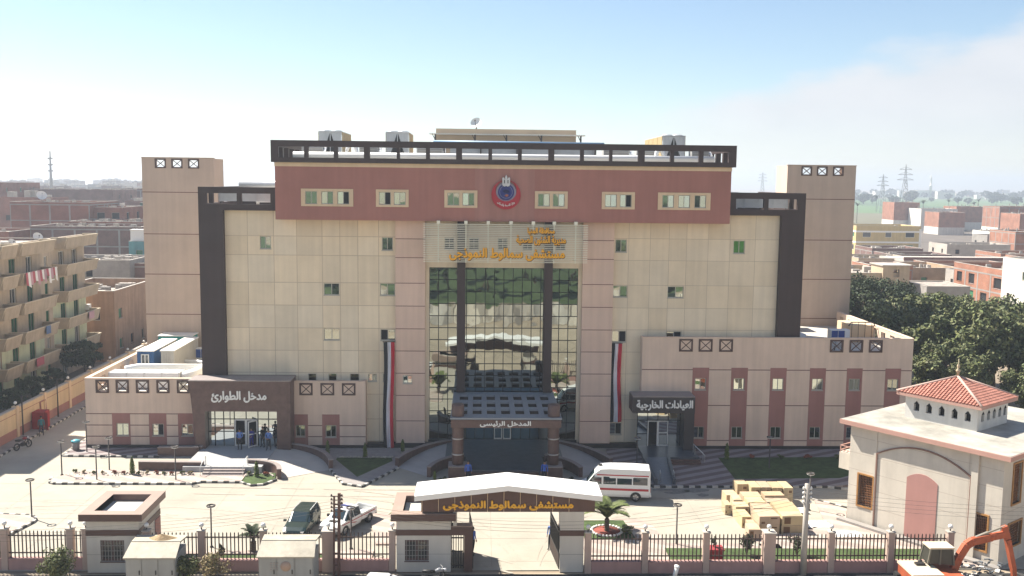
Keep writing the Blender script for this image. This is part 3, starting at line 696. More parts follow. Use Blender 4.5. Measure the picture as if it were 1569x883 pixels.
# left wing (emergency)
LX = [(-33.03, -31.97), (-31.42, -30.37), (-29.81, -28.75), (-28.16, -27.12), (-26.52, -25.5)]
LS = [(-31.82, -30.36), (-28.86, -27.44), (-26.52, -24.95)]
LW = [(-31.5, -30.5, 1.1, 2.13), (-28.6, -27.68, 1.1, 2.1), (-26.25, -25.3, 1.1, 2.08)]
RX = [(-16.64, -15.57), (-14.93, -13.82), (-13.19, -12.09)]
RS = [(-17.3, -15.98), (-14.83, -13.4)]
RWN = [(-17.0, -16.22, 1.05, 2.02), (-14.56, -13.68, 1.0, 2.02)]
F = FY(-.5); m = MB()
xh = [(a, b_, 4.65, 5.72) for a, b_ in LX]
def striped_wall(m, F, a0, a1, z0, z1, strips, wins, zj, zs, extra):
    e = a0; hs = list(wins) + list(extra)
    xs = sorted(set([a0, a1] + [v for s_ in strips for v in s_ if a0 < v < a1]))
    for i in range(len(xs) - 1):
        c_ = (xs[i] + xs[i + 1]) / 2; st = any(s_[0] < c_ < s_[1] for s_ in strips)
        hh = [h for h in hs if h[0] >= xs[i] - 1e-4 and h[1] <= xs[i + 1] + 1e-4 and h[3] <= zs + 1e-3]
        m.wall(F, xs[i], xs[i + 1], z0, zs, hh, (), () if st else zj, .07, .3, 2 if st else 0, 1)
    m.wall(F, a0, a1, zs, z1, [h for h in hs if h[2] >= zs], (), (), .07, .3, 0, 1)
striped_wall(m, F, -33.9, -24.9, .35, 5.82, LS, LW, (1.05, 1.98, 2.92), 2.98, xh)
m.wall(frame((0, -.2, 0), (-1, 0, 0), (0, 1, 0)), 24.9, 33.9, 4.4, 5.82, [(-b_, -a, c, d_) for a, b_, c, d_ in xh], depth=.02)
m.box(-33.92, -24.9, -.53, -.18, 5.82, 5.87)
m.build('wing_wall', [wingm, pink_joint, redstrip], H); m = MB()
striped_wall(m, F, -17.3, -11.28, .35, 5.64, RS, RWN, (1.05, 1.98, 2.92), 2.92, [])
m.box(-17.3, -11.26, -.53, -.18, 5.64, 5.69); m.wall(FX(-11.28, 1), -.5, .5, .35, 5.64)
# side parapet with openings, running back
sh = [(2 + 2.2 * k, 3 + 2.2 * k, 4.65, 5.5) for k in range(8)]
m.build('wing_wall', [wingm, pink_joint, redstrip], H); m = MB()
m.wall(FX(-33.9, -1), -.5, 16.98, .35, 5.82, sh[:7], depth=.3); m.wall(FX(-33.6, 1), -.2, 16.98, 4.4, 5.82, sh[:7], depth=.02)
m.box(-33.93, -33.57, -.18, 16.98, 5.82, 5.87)
m.build('side_parapet', [wingm, pink_joint, redstrip], H)
m = MB(); m.box(-33.59, -11.3, -.18, .45, 4.3, 4.4); m.box(-33.59, -24.62, .45, 16.98, 4.3, 4.4); m.build('wing_roof', stone, H)
for a, b_ in LX: xbox(H, F, a, b_, 4.65, 5.72, False)
for a, b_ in RX: xbox(H, F, a, b_, 4.52, 5.53, True)
for i, w in enumerate(LW): window(H, F, *w, dark=(1,) if i == 1 else None)
for i, w in enumerate(RWN): window(H, F, *w, gm=mirror_glass('dull_glass', (.16, .18, .12), wave=.2))
m = MB(); m.box(-33.98, -24.0, -.56, -.3, 0, .35); m.box(-17.2, -6.3, -.54, -.3, 0, .35) if False else m.box(-17.2, -11.2, -.56, -.3, 0, .35)
m.box(-11.2, -5.95, -.06, .3, 0, .4); m.box(6.2, 11.3, -.06, .3, 0, .4); m.box(11.4, 34.0, -.56, -.3, 0, .35)
m.box(-6.2, -3.6, .3, .5, 0, .6); m.box(3.6, 6.2, .3, .5, 0, .6)
m.build('plinth', plinthm, H)
# emergency portal
F = FY(-2.2); m = MB()
m.plate(F, [(-25.05, 6.0), (-24.55, .3), (-23.85, .3), (-23.85, 3.55), (-18.15, 3.55), (-18.15, .3), (-17.1, .3), (-17.05, 6.0)][::-1], -1.65, 0, 0)
m.box(-25.1, -17.0, -2.25, -.25, 6.0, 6.08, 1)
m.box(-25.0, -17.1, -.55, .45, 3.6, 6.0, 0)
pt = m.build('emergency_portal', [granite, granite_lt], H)
lettering(pt, 'مدخل الطوارئ', F, -23.27, -18.96, 4.32, 5.2, .0, white, .1, .03)
F = FY(-1.3); m = MB(); gxs = [-23.85, -23.3, -22.6, -21.75, -20.8, -19.85, -19.0, -18.15]; gzs = [.52, 1.7, 2.72, 3.55]
for i in range(7):
    for j in range(3):
        if i in (3, 4) and j < 2: continue
        t = rg.uniform(-.003, .003)
        m.quad(F(gxs[i], gzs[j], t), F(gxs[i + 1], gzs[j], -t), F(gxs[i + 1], gzs[j + 1], -t), F(gxs[i], gzs[j + 1], t), 0)
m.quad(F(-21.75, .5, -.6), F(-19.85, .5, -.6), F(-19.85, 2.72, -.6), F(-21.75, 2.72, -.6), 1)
gl = m.build('portal_glass', [mirror_glass('portal_glass_mirror', (.55, .60, .60), wave=.04), hole_dark], pt)
m = MB()
for x in gxs: m.obox(F, x - .03, x + .03, .52, 3.55, -.02, .05)
for z in gzs[1:]: m.obox(F, -23.85, -18.15, z - .03, z + .03, -.02, .045)
m.build('mullion_grid', alu_dark, pt)
d = MB()
for a0_, a1_ in ((-21.72, -20.8), (-20.8, -19.88)):
    for x in (a0_, a1_ - .09): d.obox(F, x, x + .09, .52, 2.72, .05, .12)
    d.obox(F, a0_, a1_, 2.62, 2.72, .05, .11)
d.obox(F, -21.72, -20.8, .52, .62, .05, .11); d.obox(F, -21.72, -20.8, 1.5, 1.6, .05, .11)
P0 = Vector((-19.92, -1.42, 0)); P1 = Vector((-20.45, -2.05, 0))      # the leaf that stands open
for z in (.55, 1.55, 2.6): d.bar(P0 + Vector((0, 0, z + .05)), P1 + Vector((0, 0, z + .05)), .05, .1)
d.bar(P1 + Vector((0, 0, .52)), P1 + Vector((0, 0, 2.7)), .07, .07)
d.build('entrance_door', white_alu, pt)
# right wing (clinics)
RXB = [(14.43, 15.56), (16.05, 17.19), (17.75, 18.88), (26.98, 28.1), (28.61, 29.75), (30.25, 31.38)]
RST = [(15.61, 16.99), (18.83, 20.22), (22.09, 23.46), (25.4, 26.75), (28.5, 29.83), (31.74, 33.07)]
F = FY(-.5); m = MB(); wins = []
for a, b_ in RST:
    wins.append((a + .22, a + 1.14, 5.1, 6.08)); wins.append((a + .2, a + 1.1, 1.0, 1.98))
xh = [(a, b_, 8.3, 9.35) for a, b_ in RXB[3:]]
striped_wall(m, F, 11.4, 33.98, .35, 9.45, RST, wins, (.8, 3.78, 6.78), 6.96, xh)
m.wall(frame((0, -.2, 0), (-1, 0, 0), (0, 1, 0)), -33.98, -11.4, 8.0, 9.45, [(-b_, -a, c, d_) for a, b_, c, d_ in xh], depth=.02)
m.box(11.37, 34.0, -.53, -.18, 9.45, 9.5); m.wall(FX(11.4, -1), -.5, .5, .35, 9.45)
sh = [(.6 + 1.9 * k, 1.5 + 1.9 * k, 8.3, 9.15) for k in range(4)] + [(12.2, 13, 8.3, 9.15), (14.2, 15, 8.3, 9.15)]
m.build('wing_wall', [wingm, pink_joint, redstrip], H); m = MB()
m.wall(FX(33.98, 1), -.5, 16, .35, 9.45, sh, depth=.3); m.wall(FX(33.68, -1), -.2, 16, 8.0, 9.45, sh, depth=.02)
m.box(33.66, 34.02, -.18, 16, 9.45, 9.5)
m.build('side_parapet', [wingm, pink_joint, redstrip], H)
m = MB(); m.box(11.5, 24.5, -.18, .45, 7.9, 8.0); m.box(24.62, 33.66, -.18, 16, 7.9, 8.0); m.build('wing_roof', stone, H)
for i, (a, b_) in enumerate(RXB): xbox(H, F, a, b_, 8.3, 9.35, i < 3)
for i, w in enumerate(wins): window(H, F, *w, gm=wglass if i % 2 == 0 else mirror_glass('dim_glass', (.22, .25, .26), wave=.2))
# clinic porch
F = FY(-2.5); m = MB()
m.box(10.4, 15.45, -2.5, -.52, 3.6, 4.9); m.box(14.62, 15.45, -2.4, -.52, .45, 3.6); m.box(10.42, 15.43, -2.52, -.55, 4.9, 4.97, 1)
cp = m.build('clinic_porch', [mat('porch_dark', (.04, .034, .036), rough=.45, var=.15), granite_lt], H)
lettering(cp, 'العيادات الخارجية', F, 10.72, 15.25, 3.84, 4.66, 0, white, .08, .03)
F = FY(-1.0); m = MB(); gxs = [11.05, 11.9, 12.75, 13.6, 14.62]; gzs = [.5, 1.5, 2.65, 3.6]
for i in range(4):
    for j in range(3):
        if i == 1 and j < 2: continue
        m.quad(F(gxs[i], gzs[j]), F(gxs[i + 1], gzs[j]), F(gxs[i + 1], gzs[j + 1]), F(gxs[i], gzs[j + 1]), 0)
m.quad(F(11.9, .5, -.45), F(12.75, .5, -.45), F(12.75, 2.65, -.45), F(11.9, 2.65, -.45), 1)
m.build('porch_glass', [bpy.data.materials['portal_glass_mirror'], hole_dark], cp)
m = MB()
for x in gxs: m.obox(F, x - .025, x + .025, .5, 3.6, -.02, .05)
for z in gzs[1:]: m.obox(F, 11.05, 14.62, z - .025, z + .025, -.02, .045)
m.build('mullion_grid', alu_dark, cp)
d = MB()
for a in (11.9, 12.75):
    for x in (a, a + .77): d.obox(F, x, x + .08, .5, 2.62, .05, .1)
    d.obox(F, a + .08, a + .77, 2.54, 2.62, .05, .1)
d.obox(F, 12.83, 13.52, .5, .6, .05, .1); d.obox(F, 12.83, 13.52, 1.55, 1.65, .05, .1)
d.build('entrance_door', white_alu, cp)
# main entrance canopy: lattice roof on two round columns
m = MB(); cz = 4.55; y0, y1 = -8.5, .3
m.box(-4.05, 4.12, y0 + .003, y0 + .55, 3.92, 4.5, 0)
cnp = m.build('canopy_beam', granite, H)
lettering(cnp, 'المدخل الرئيسى', FY(y0), -1.9, 1.85, 4.0, 4.44, 0, white, .06, .02)
m = MB(); nx, ny = 7, 5; xa, xb_ = -3.75, 3.82
m.box(-4.1, 4.17, y0 - .03, y0 + 1.1, cz, cz + .12)
xs = [xa + (xb_ - xa) * (i + .5) / nx for i in range(nx)]
wgap = .34
cuts = [-4.1] + [v for x in xs for v in (x - wgap, x + wgap)] + [4.17]
ys = [(y0 + 1.2, y0 + 2.75), (y0 + 3.5, y0 + 5.1), (y0 + 5.9, y0 + 7.6)]
for z0_, z1_, mi, e_ in ((cz - .02, cz + .12, 0, 0.0), (cz - .5, cz - .021, 1, .03)):
    for i in range(0, len(cuts), 2): m.box(cuts[i] + e_, cuts[i + 1] - e_, y0 + 1.1, y1, z0_, z1_, mi)
    for i in range(nx):
        e = y0 + 1.1
        for ya, yb in ys:
            m.box(xs[i] - wgap - e_, xs[i] + wgap + e_, e, ya, z0_, z1_ - .002, mi); e = yb
        m.box(xs[i] - wgap - e_, xs[i] + wgap + e_, e, y1, z0_, z1_ - .002, mi)
m.build('canopy_lattice', [canopy_grey, mat('canopy_web_shade', (.035, .028, .026))], H)  # lattice webs coloured near black so the holes look deep in shade
for x in (-3.55, 3.6):
    m = MB(); y = y0 + .6
    m.lathe([(.42, 1.0), (.42, 2.0), (.44, 3.9), (.46, cz + .2), (.46, 5.5), (.40, 5.6)], x, y, 20, 0)
    for z in (1.75, 2.95): m.lathe([(.45, z), (.455, z + .04), (.45, z + .09)], x, y, 20, 1)
    cl = m.build('entrance_column', [granite, mat('steel_band', (.5, .47, .43), metallic=.8, rough=.35)], H)
    m = MB(); m.box(x - .68, x + .68, y - .68, y + .68, 0, .92, 0); m.box(x - .7, x + .7, y - .7, y + .7, .922, 1.0, 1); m.build('column_base', [granite, granite_lt], cl)
# entrance platforms, steps, ramps and their low walls
m = MB()
m.box(-3.0, 3.0, -8.1, .5, 0, .6, 0); m.box(-4.6, 4.6, -4.6, .5, 0, .598, 0)
for k in range(4): m.box(-2.5, 2.5, -8.1 - .32 * (k + 1), -8.1 - .32 * k, 0, .6 - .12 * (k + 1), 1)
SM = [floor_granite, granite, mat('platform_tile', (.36, .36, .36), rough=.5, var=.08, scale=2), granite_lt]
m.build('entrance_steps', SM, H); m = MB()
m.box(-24.2, -18.3, -7.1, -1.0, 0, .5, 2)
for k in range(3): m.box(-22.55, -19.5, -7.1 - .33 * (k + 1), -7.1 - .33 * k, 0, .5 - .125 * (k + 1), 3)
m.build('entrance_steps', SM, H); m = MB()
m.box(11.1, 15.5, -4.4, -.6, 0, .5, 0)
for k in range(3): m.box(13.0, 15.5, -4.4 - .3 * (k + 1), -4.4 - .3 * k, 0, .5 - .125 * (k + 1), 1)
m.build('entrance_steps', SM, H)
def lowwall(pts, z0f, h, w=.3, name='ramp_wall', matl=None):
    m = MB()
    for (a, b_) in zip(pts, pts[1:]):
        m.bar((a[0], a[1], h / 2), (b_[0], b_[1], h / 2), w, h, 0); m.bar((a[0], a[1], h + .03), (b_[0], b_[1], h + .03), w + .06, .055, 1)
    return m.build(name, [matl or granite, granite_lt], H)
def bez(p0, p1, p2, n=10): return [tuple((1 - t) ** 2 * p0[i] + 2 * t * (1 - t) * p1[i] + t * t * p2[i] for i in (0, 1)) for t in [k / n for k in range(n + 1)]]
def ramp(pa, pb, z0, z1, matl):
    m = MB(); n_ = len(pa)
    V = []
    for i in range(n_):
        z = z0 + (z1 - z0) * i / (n_ - 1); V += [(pa[i][0], pa[i][1], z + .01), (pb[i][0], pb[i][1], z + .01)]
    m.add(V, [(2 * i, 2 * i + 1, 2 * i + 3, 2 * i + 2) for i in range(n_ - 1)])
    return m.build('access_ramp', matl, H)
rampm = mat('ramp_concrete', (.40, .385, .37), var=.1, scale=1)
for s in (-1, 1):
    po = bez((s * 8.3, -5.5), (s * 7.0, -1.6), (s * 4.3, -.3)); pi_ = bez((s * 5.7, -8.0), (s * 5.2, -5.6), (s * 3.2, -4.6))
    lowwall(po, 0, .72); lowwall(pi_, 0, .75); ramp(po, pi_, .01, .58, rampm)
po = bez((-13.25, -6.2), (-14.2, -2.0), (-18.4, -1.3)); pi_ = bez((-16.7, -8.5), (-17.0, -6.2), (-19.6, -6.0))
lowwall(po, 0, .75); lowwall(pi_, 0, .72, name='planter_wall'); ramp(po, pi_, .01, .49, mat('ramp_pale', (.46, .43, .39), var=.08, scale=1))
lowwall([(-27.6, -6.5), (-22.75, -6.65)], 0, .72, .35, 'planter_wall'); lowwall([(-27.5, -2.5), (-24.3, -2.4), (-24.2, -1.3)], 0, .7, .4, 'planter_wall')
for x in (-22.6, -19.45):
    m = MB(); m.tube([(x, -8.1, .1), (x, -8.1, .75), (x, -7.0, 1.2), (x, -6.6, 1.2), (x, -6.6, .5)], .03, 6); m.build('handrail', white_alu, H)
pr = [(11.1, -10.1), (11.2, -4.4)]; pr2 = [(12.25, -10.1), (12.9, -4.4)]
ramp(pr, pr2, .13, .5, mat('ramp_blue_tile', (.16, .18, .205), rough=.35, var=.15, scale=3))
m = MB()
for (x0_, y0_), (x1_, y1_) in (((11.0, -10.1), (11.05, -4.4)), ((12.35, -10.1), (13.0, -4.4))): m.bar((x0_, y0_, .3), (x1_, y1_, .42), .22, .5)
m.build('ramp_kerb', floor_granite, H)
for x in (11.9, 12.9): m = MB(); m.tube([(x - .5, -9.7, .2), (x - .5, -9.7, .9), (x - .45, -9.2, .95), (x - .45, -9.2, .2)], .025, 6); m.build('handrail', white_alu, H)
for y in (-3.0, -3.6): m = MB(); m.tube([(15.3, y, .5), (15.3, y, 1.2), (15.9, y - .9, .7), (15.9, y - .9, .15)], .025, 6); m.build('handrail', white_alu, H)
# roof pavilion with its canopy strip
m = MB(); m.wall(FY(6.5), -5.9, 6.3, 23.42, 26.55, depth=.3); m.box(-5.9, 6.3, 6.81, 10, 23.42, 26.55)
pv = m.build('roof_room', mat('roof_room_paint', (.55, .43, .31), var=.05), H)
m = MB(); m.box(-6.4, 7.0, 5.3, 6.4, 26.0, 26.06, 0)
for k in range(67): x = -6.4 + k * .2; m.box(x, x + .1, 5.28, 6.41, 26.062, 26.10, 0)
for x in (-5.9, -2.5, .2, 3.2, 6.6): m.box(x - .07, x + .07, 5.35, 5.49, 23.42, 26.0, 1); m.bar((x, 5.4, 25.5), (x - .25, 5.4, 26.0), .06, .06, 1)
m.build('awning_roof', [mat('awning_sheet', (.7, .68, .62), rough=.4, metallic=.3), polem], pv)
# ------------------------------------------------------------------ rooftop plant and flags
def chiller(name, label, x0, x1, y0, y1, z0, h, group):
    o = thing(name, label, 'chiller', ((x0 + x1) / 2, y0, z0), group)
    m = MB(); m.box(x0, x1, y0 + .05, y1, z0 + .5, z0 + .75, 0)
    for x in (x0 + .05, x1 - .12):
        for y in (y0 + .05, y1 - .12): m.box(x, x + .07, y, y + .07, z0, z0 + h, 0)
    m.box(x0, x1, y0, y1, z0 + h, z0 + h + .06, 0); m.box((x0 + x1) / 2 - .03, (x0 + x1) / 2 + .03, y0, y0 + .06, z0 + .75, z0 + h, 0)
    m.build('unit_frame', sheet, o)
    m = MB()
    for y in (y0 + .04, y0 + .1): pass
    xm = (x0 + x1) / 2
    m.plate(FY(y0 + .08), [(xm - .62, z0 + .76), (xm + .62, z0 + .76), (xm + .06, z0 + h - .12), (xm - .06, z0 + h - .12)], 0, .03)
    m.build('compressor_bay', blackm, o)
    m = MB(); m.box(x0 + .12, x1 - .12, y0 + .12, y0 + .16, z0 + .8, z0 + h - .02)
    for a in (x0 + .3, x0 + .55, x1 - .6, x1 - .35): m.box(a, a + .05, y0 + .05, y0 + .11, z0 + .8, z0 + h)
    m.build('end_panel', sheet, o)
    n_ = 4
    for x in (x0, x1):
        m = MB()
        for k in range(n_):
            ya = y0 + .15 + (y1 - y0 - .3) * k / n_; yb = ya + (y1 - y0 - .3) / n_ - .12; m.box(x - .02, x + .02, ya, yb, z0 + .8, z0 + h)
        m.build('condenser_coil', fin, o)
    for x in (x0 + (x1 - x0) * .27, x0 + (x1 - x0) * .73):
        m = MB(); m.lathe([(.42, 0), (.44, .06), (.38, .1), (.2, .11), (.05, .1)], x, y0 + .75, 14, 0, 1, z0 + h + .06); m.build('fan_cowl', sheet, o)
    return o
chiller('roof_chiller', 'grey and tan roof chiller nearest the left end of the hospital roof railing', -15.8, -13.8, 5, 11, 23.42, 2.65, 'chillers on the hospital roof')
chiller('roof_chiller', 'grey and tan roof chiller between the left roof chiller and the roof room', -10.1, -8.1, 5, 10, 23.42, 2.65, 'chillers on the hospital roof')
chiller('roof_chiller', 'grey and tan roof chiller on the right half of the hospital roof', 13.6, 15.6, 5, 14, 23.42, 2.65, 'chillers on the hospital roof')
def duct(label, pts, r, m_=None, sq=False, group='ducts on the hospital roofs', legs=True):
    o = thing('air_duct', label, 'duct', (pts[0][0], pts[0][1], pts[0][2] - r - .4), group)
    m = MB()
    if sq:
        for a, b_ in zip(pts, pts[1:]): m.bar(a, b_, r * 2, r * 1.7)
        m2 = MB()
        for a, b_ in zip(pts, pts[1:]):
            a = Vector(a); b_ = Vector(b_); n_ = max(1, int((b_ - a).length / 1.2))
            for k in range(n_ + 1): p = a.lerp(b_, k / n_); t = (b_ - a).normalized() * .03; m2.bar(p - t, p + t, r * 2.14, r * 1.84)
        m2.build('flange', sheet, o)
    else: m.tube(pts, r, 10)
    m.build('duct_run', m_ or sheet_w, o)
    g = MB()
    for p in pts: g.box(p[0] - .04, p[0] + .04, p[1] - .04, p[1] + .04, p[2] - r - .45, p[2] - r * .8)
    g.build('duct_support', polem, o)
    return o
duct('long white duct running behind the roof railing', [(-17.2, 1.2, 24.0), (-3, 1.2, 24.0), (8, 1.2, 24.0), (17.2, 1.2, 24.0)], .28, sheet_w)
duct('grey square duct behind the middle of the roof railing', [(-4.5, 3, 24.35), (7.5, 3, 24.35)], .55, sheet, True)
duct('white pipe with a raised bend beside the left roof chiller', [(-17, 3, 24.1), (-13.2, 3, 24.1), (-13.0, 3, 24.9), (-12.4, 3, 24.9), (-12.2, 3, 24.0), (-9, 3, 24)], .22)
duct('white pipe with a raised bend beside the right roof chiller', [(9, 2.8, 24.1), (12.6, 2.8, 24.1), (12.8, 2.8, 24.8), (13.2, 2.8, 24.8), (13.4, 2.8, 24.1), (17, 2.8, 24.1)], .24)
duct('silver square duct on the lower roof left of the red block', [(-23.6, 3, 20.6), (-19, 3, 20.6)], .5, sheet, True)
duct('curved silver duct on the lower left roof top', [(-23, 7, 21.6), (-19.5, 7, 21.6), (-18.8, 6, 21.2), (-18.6, 5, 20.7)], .35, sheet)
duct('silver square duct on the lower roof right of the red block', [(19, 3, 20.5), (23.9, 3, 20.5)], .5, sheet, True)
def acunit(label, x, y, z, w=1.5, group='outdoor cooling units on the hospital roofs'):
    o = thing('cooling_unit', label, 'cooling unit', (x, y, z), group)
    m = MB(); m.box(x - w / 2, x + w / 2, y, y + .8, z + .45, z + 1.45); 
    for sx in (-w / 2 + .05, w / 2 - .12):
        for sy in (.05, .7): m.box(x + sx, x + sx + .07, y + sy, y + sy + .07, z, z + .45)
    m.build('casing', sheet_w, o)
    m = MB(); m.box(x - w / 2 + .06, x + w / 2 - .45, y - .015, y - .001, z + .55, z + 1.38); m.build('coil_panel', mat('coil_blue', (.02, .06, .26), rough=.4, var=.15, scale=6), o)
    m = MB()
    for k in range(3): xx = x - w / 2 + .06 + (w - .51) * k / 2; m.box(xx - .02, xx + .02, y - .03, y - .016, z + .55, z + 1.38)
    m.build('coil_bar', sheet, o)
    return o
acunit('blue cooling unit on the lower roof, left of the red block', -20.3, 4.5, 19.6)
acunit('blue cooling unit on the left wing roof against the dark frame', -28.4, 13.5, 4.4, 1.8)
acunit('blue cooling unit on stilts in the middle of the right wing roof', 29.6, 4.2, 8.0, 1.7)
acunit('blue cooling unit far back on the right wing roof by the tower foot', 26.0, 12.0, 8.0, 1.4)
acunit('pale cooling unit on the lower roof just right of the red block', 19.7, 5.5, 19.9, 1.6)
for x0_, x1_, lb in ((-17.0, -15.2, 'grey louvred air handler at the left end behind the roof railing'), (-12.2, -10.6, 'grey louvred air handler between the two left roof chillers'), (-7.4, -5.2, 'grey louvred air handler left of the roof room'), (8.4, 10.6, 'grey louvred air handler right of the roof room'), (11.2, 12.8, 'grey louvred air handler beside the right roof chiller'), (15.9, 17.4, 'grey louvred air handler at the right end behind the roof railing')):
    o = thing('air_handler', lb, 'air handler', ((x0_ + x1_) / 2, 3.8, 23.42), 'air handlers behind the roof railing')
    m = MB(); m.box(x0_, x1_, 3.8, 5.0, 23.55, 24.8); m.build('casing', mat('handler_grey', (.40, .40, .39), rough=.5, var=.1), o)
    m = MB()
    for k in range(7): m.box(x0_ + .1, x1_ - .1, 3.76, 3.799, 23.65 + k * .16, 23.72 + k * .16)
    m.build('louvre', concrete, o)
    m = MB(); m.tube([(x1_ + .15, 3.6, 23.6), (x1_ + .15, 3.6, 24.4), (x1_ + .15, 4.2, 24.7), (x1_ - .2, 4.3, 24.95)], .11, 8); m.build('pipe', sheet, o)
o = thing('blue_roof_pipes', 'long pale blue pipe bundle in front of the roof room', 'pipes', (-5, 2.2, 24.9))
m = MB()
for k in range(2): m.tube([(-5.9, 2.0 + k * .35, 25.22 - k * .05), (8.2, 2.0 + k * .35, 25.18 - k * .05)], .14, 8)
m.build('pipe', mat('pipe_blue', (.20, .33, .48), rough=.4), o)
m = MB()
for x in (-5, -2, 1, 4, 7.5): m.box(x - .05, x + .05, 1.9, 2.5, 23.42, 25.06)
m.build('pipe_stand', polem, o)
# containers and ducts on the left wing roof
def cabin(label, x0, x1, y0, y1, z0, h, m_, end=None, win=False, cat='container', name='roof_container'):
    o = thing(name, label, cat, ((x0 + x1) / 2, y0, z0), 'containers on the left wing roof')
    m = MB(); m.box(x0, x1, y0, y1, z0, z0 + h)
    n_ = int((x1 - x0) / .22)
    for k in range(n_): x = x0 + .05 + k * .22; m.box(x, x + .09, y0 - .04, y0 - .001, z0 + .05, z0 + h - .05)
    ny = int((y1 - y0) / .3)
    for k in range(ny): y = y0 + .05 + k * .3; m.box(x1 + .001, x1 + .04, y, y + .12, z0 + .05, z0 + h - .05); m.box(x0 - .04, x0 - .001, y, y + .12, z0 + .05, z0 + h - .05)
    m.build('container_body', end or m_, o)
    m = MB(); m.box(x0 - .08, x1 + .08, y0 - .08, y1 + .08, z0 + h + .002, z0 + h + .08); m.build('container_roof', white, o)
    if win: window(o, FY(y0 - .1), (x0 + x1) / 2 - .35, (x0 + x1) / 2 + .35, z0 + h * .5, z0 + h * .9, depth=.03, fw=.08, fm=white_alu, gm=wglass_dk)
    return o
cream_c = mat('container_cream', (.43, .41, .37), var=.12)
bluec = mat('container_blue', (.03, .10, .24), rough=.6, var=.15)
cabin('blue fronted white site cabin with a small window on the wing roof', -32.3, -30.9, 7, 9.2, 4.4, 2.3, cream_c, bluec, True)
cabin('long white site cabin behind the blue fronted cabin', -32.2, -30.9, 9.4, 13.6, 4.4, 2.3, cream_c)
cabin('long ribbed cream container beside the blue fronted cabin', -30.2, -29.1, 7, 14.4, 4.4, 2.35, cream_c)
cabin('white flat roofed shed with a green edge at the wing roof back', -33.0, -29.8, 14.8, 16.7, 4.4, 2.4, cream_c, mat('teal_sheet', (.03, .30, .28), rough=.5))
duct('long panelled white duct just behind the cross grilles of the left wing', [(-33.0, 3, 5.1), (-27.2, 3, 5.1)], .75, sheet_w, True)
duct('white round duct between the wing roof cabins and the panelled duct', [(-32.5, 4.6, 5.6), (-31.6, 5.2, 5.7), (-26.2, 5.2, 5.7)], .28, sheet_w)
duct('white elbow duct rising against the dark frame on the left wing roof', [(-27.2, 2.8, 5.2), (-26.2, 3.6, 5.4), (-25.2, 5, 5.9), (-25.0, 8, 6.2)], .5, sheet_w)
duct('white pipe run low across the left wing roof behind the cabins', [(-33, 10.2, 5.2), (-28, 10.2, 5.2), (-27, 9.4, 5.2), (-25.2, 9.4, 5.2)], .2)
duct('white pipe bending past the cream container on the left wing roof', [(-28.6, 6.6, 5.0), (-27.2, 6.6, 5.0), (-26.6, 7.6, 5.4), (-25.0, 7.8, 5.4)], .25)
duct('silver square duct lying on the right wing roof', [(25.2, 2.2, 8.7), (28.4, 2.2, 8.7)], .35, sheet, True)
duct('silver elbow duct by the dark frame on the right wing roof', [(25.0, 5.5, 9.0), (25.4, 4.4, 9.0), (26.2, 3.6, 8.8)], .4, sheet, False)
o = thing('roof_platform', 'cream box with an arched guard rail standing against the right wing parapet', 'platform', (32, 6, 8.0))
m = MB(); m.box(31.3, 33.5, 6.4, 9.5, 8.0, 9.55); m.build('box_body', tan, o)
m = MB(); m.tube([(31.1, 6.2, 9.5), (31.3, 6.2, 9.85), (33.3, 6.2, 9.85), (33.5, 6.2, 9.5)], .05, 6)
for x in (31.4, 32.0, 32.6, 33.2): m.box(x - .02, x + .02, 6.2, 6.24, 8, 9.83)
m.build('guard_rail', polem, o)
o = thing('roof_shed', 'low grey shed with pale flat roof against the right stair tower', 'shed', (26.5, 13, 8.0))
m = MB(); m.box(24.9, 28.6, 14.5, 15.8, 8, 10.0); m.build('shed_wall', concrete, o)
m = MB(); m.box(24.7, 28.9, 13.0, 15.9, 10.0, 10.15); m.build('shed_roof', stone, o)
m = MB()
for x in (25.2, 26.0, 28.3): m.box(x, x + .06, 13.1, 13.16, 8, 10)
m.build('post', polem, o)
# satellite dish on the roof room
def dish(label, x, y, z, r, cat='satellite dish', rz=0.3, group='satellite dishes'):
    o = thing('satellite_dish', label, cat, (x, y, z), group)
    m = MB(); V = []; n_ = 16; rings = 5
    d0 = Vector((math.sin(rz), -math.cos(rz), .55)).normalized(); a = d0.cross(Vector((0, 0, 1))).normalized(); b_ = a.cross(d0)
    cpt = Vector((x, y, z + r * 1.05))
    for i in range(rings + 1):
        rr = r * i / rings
        for k in range(n_): t = 2 * math.pi * k / n_; V.append(cpt + a * rr * math.cos(t) + b_ * rr * math.sin(t) + d0 * (rr / r) ** 2 * r * .3)
    m.add(V, [(i * n_ + k, i * n_ + (k + 1) % n_, (i + 1) * n_ + (k + 1) % n_, (i + 1) * n_ + k) for i in range(rings) for k in range(n_)], 0, 1, True)
    m.build('reflector', white, o)
    m = MB(); m.tube([(x, y + .1, z), (x, y + .1, z + r)], .05, 6); m.bar(cpt - b_ * r * .8, cpt + d0 * r * .9, .03); m.bar(cpt + d0 * r * .85, cpt + d0 * r * 1.0, .1); m.build('dish_mount', polem, o)
    return o
dish('white satellite dish on top of the hospital roof room', -2.4, 7.2, 26.55, .5, rz=-.3)
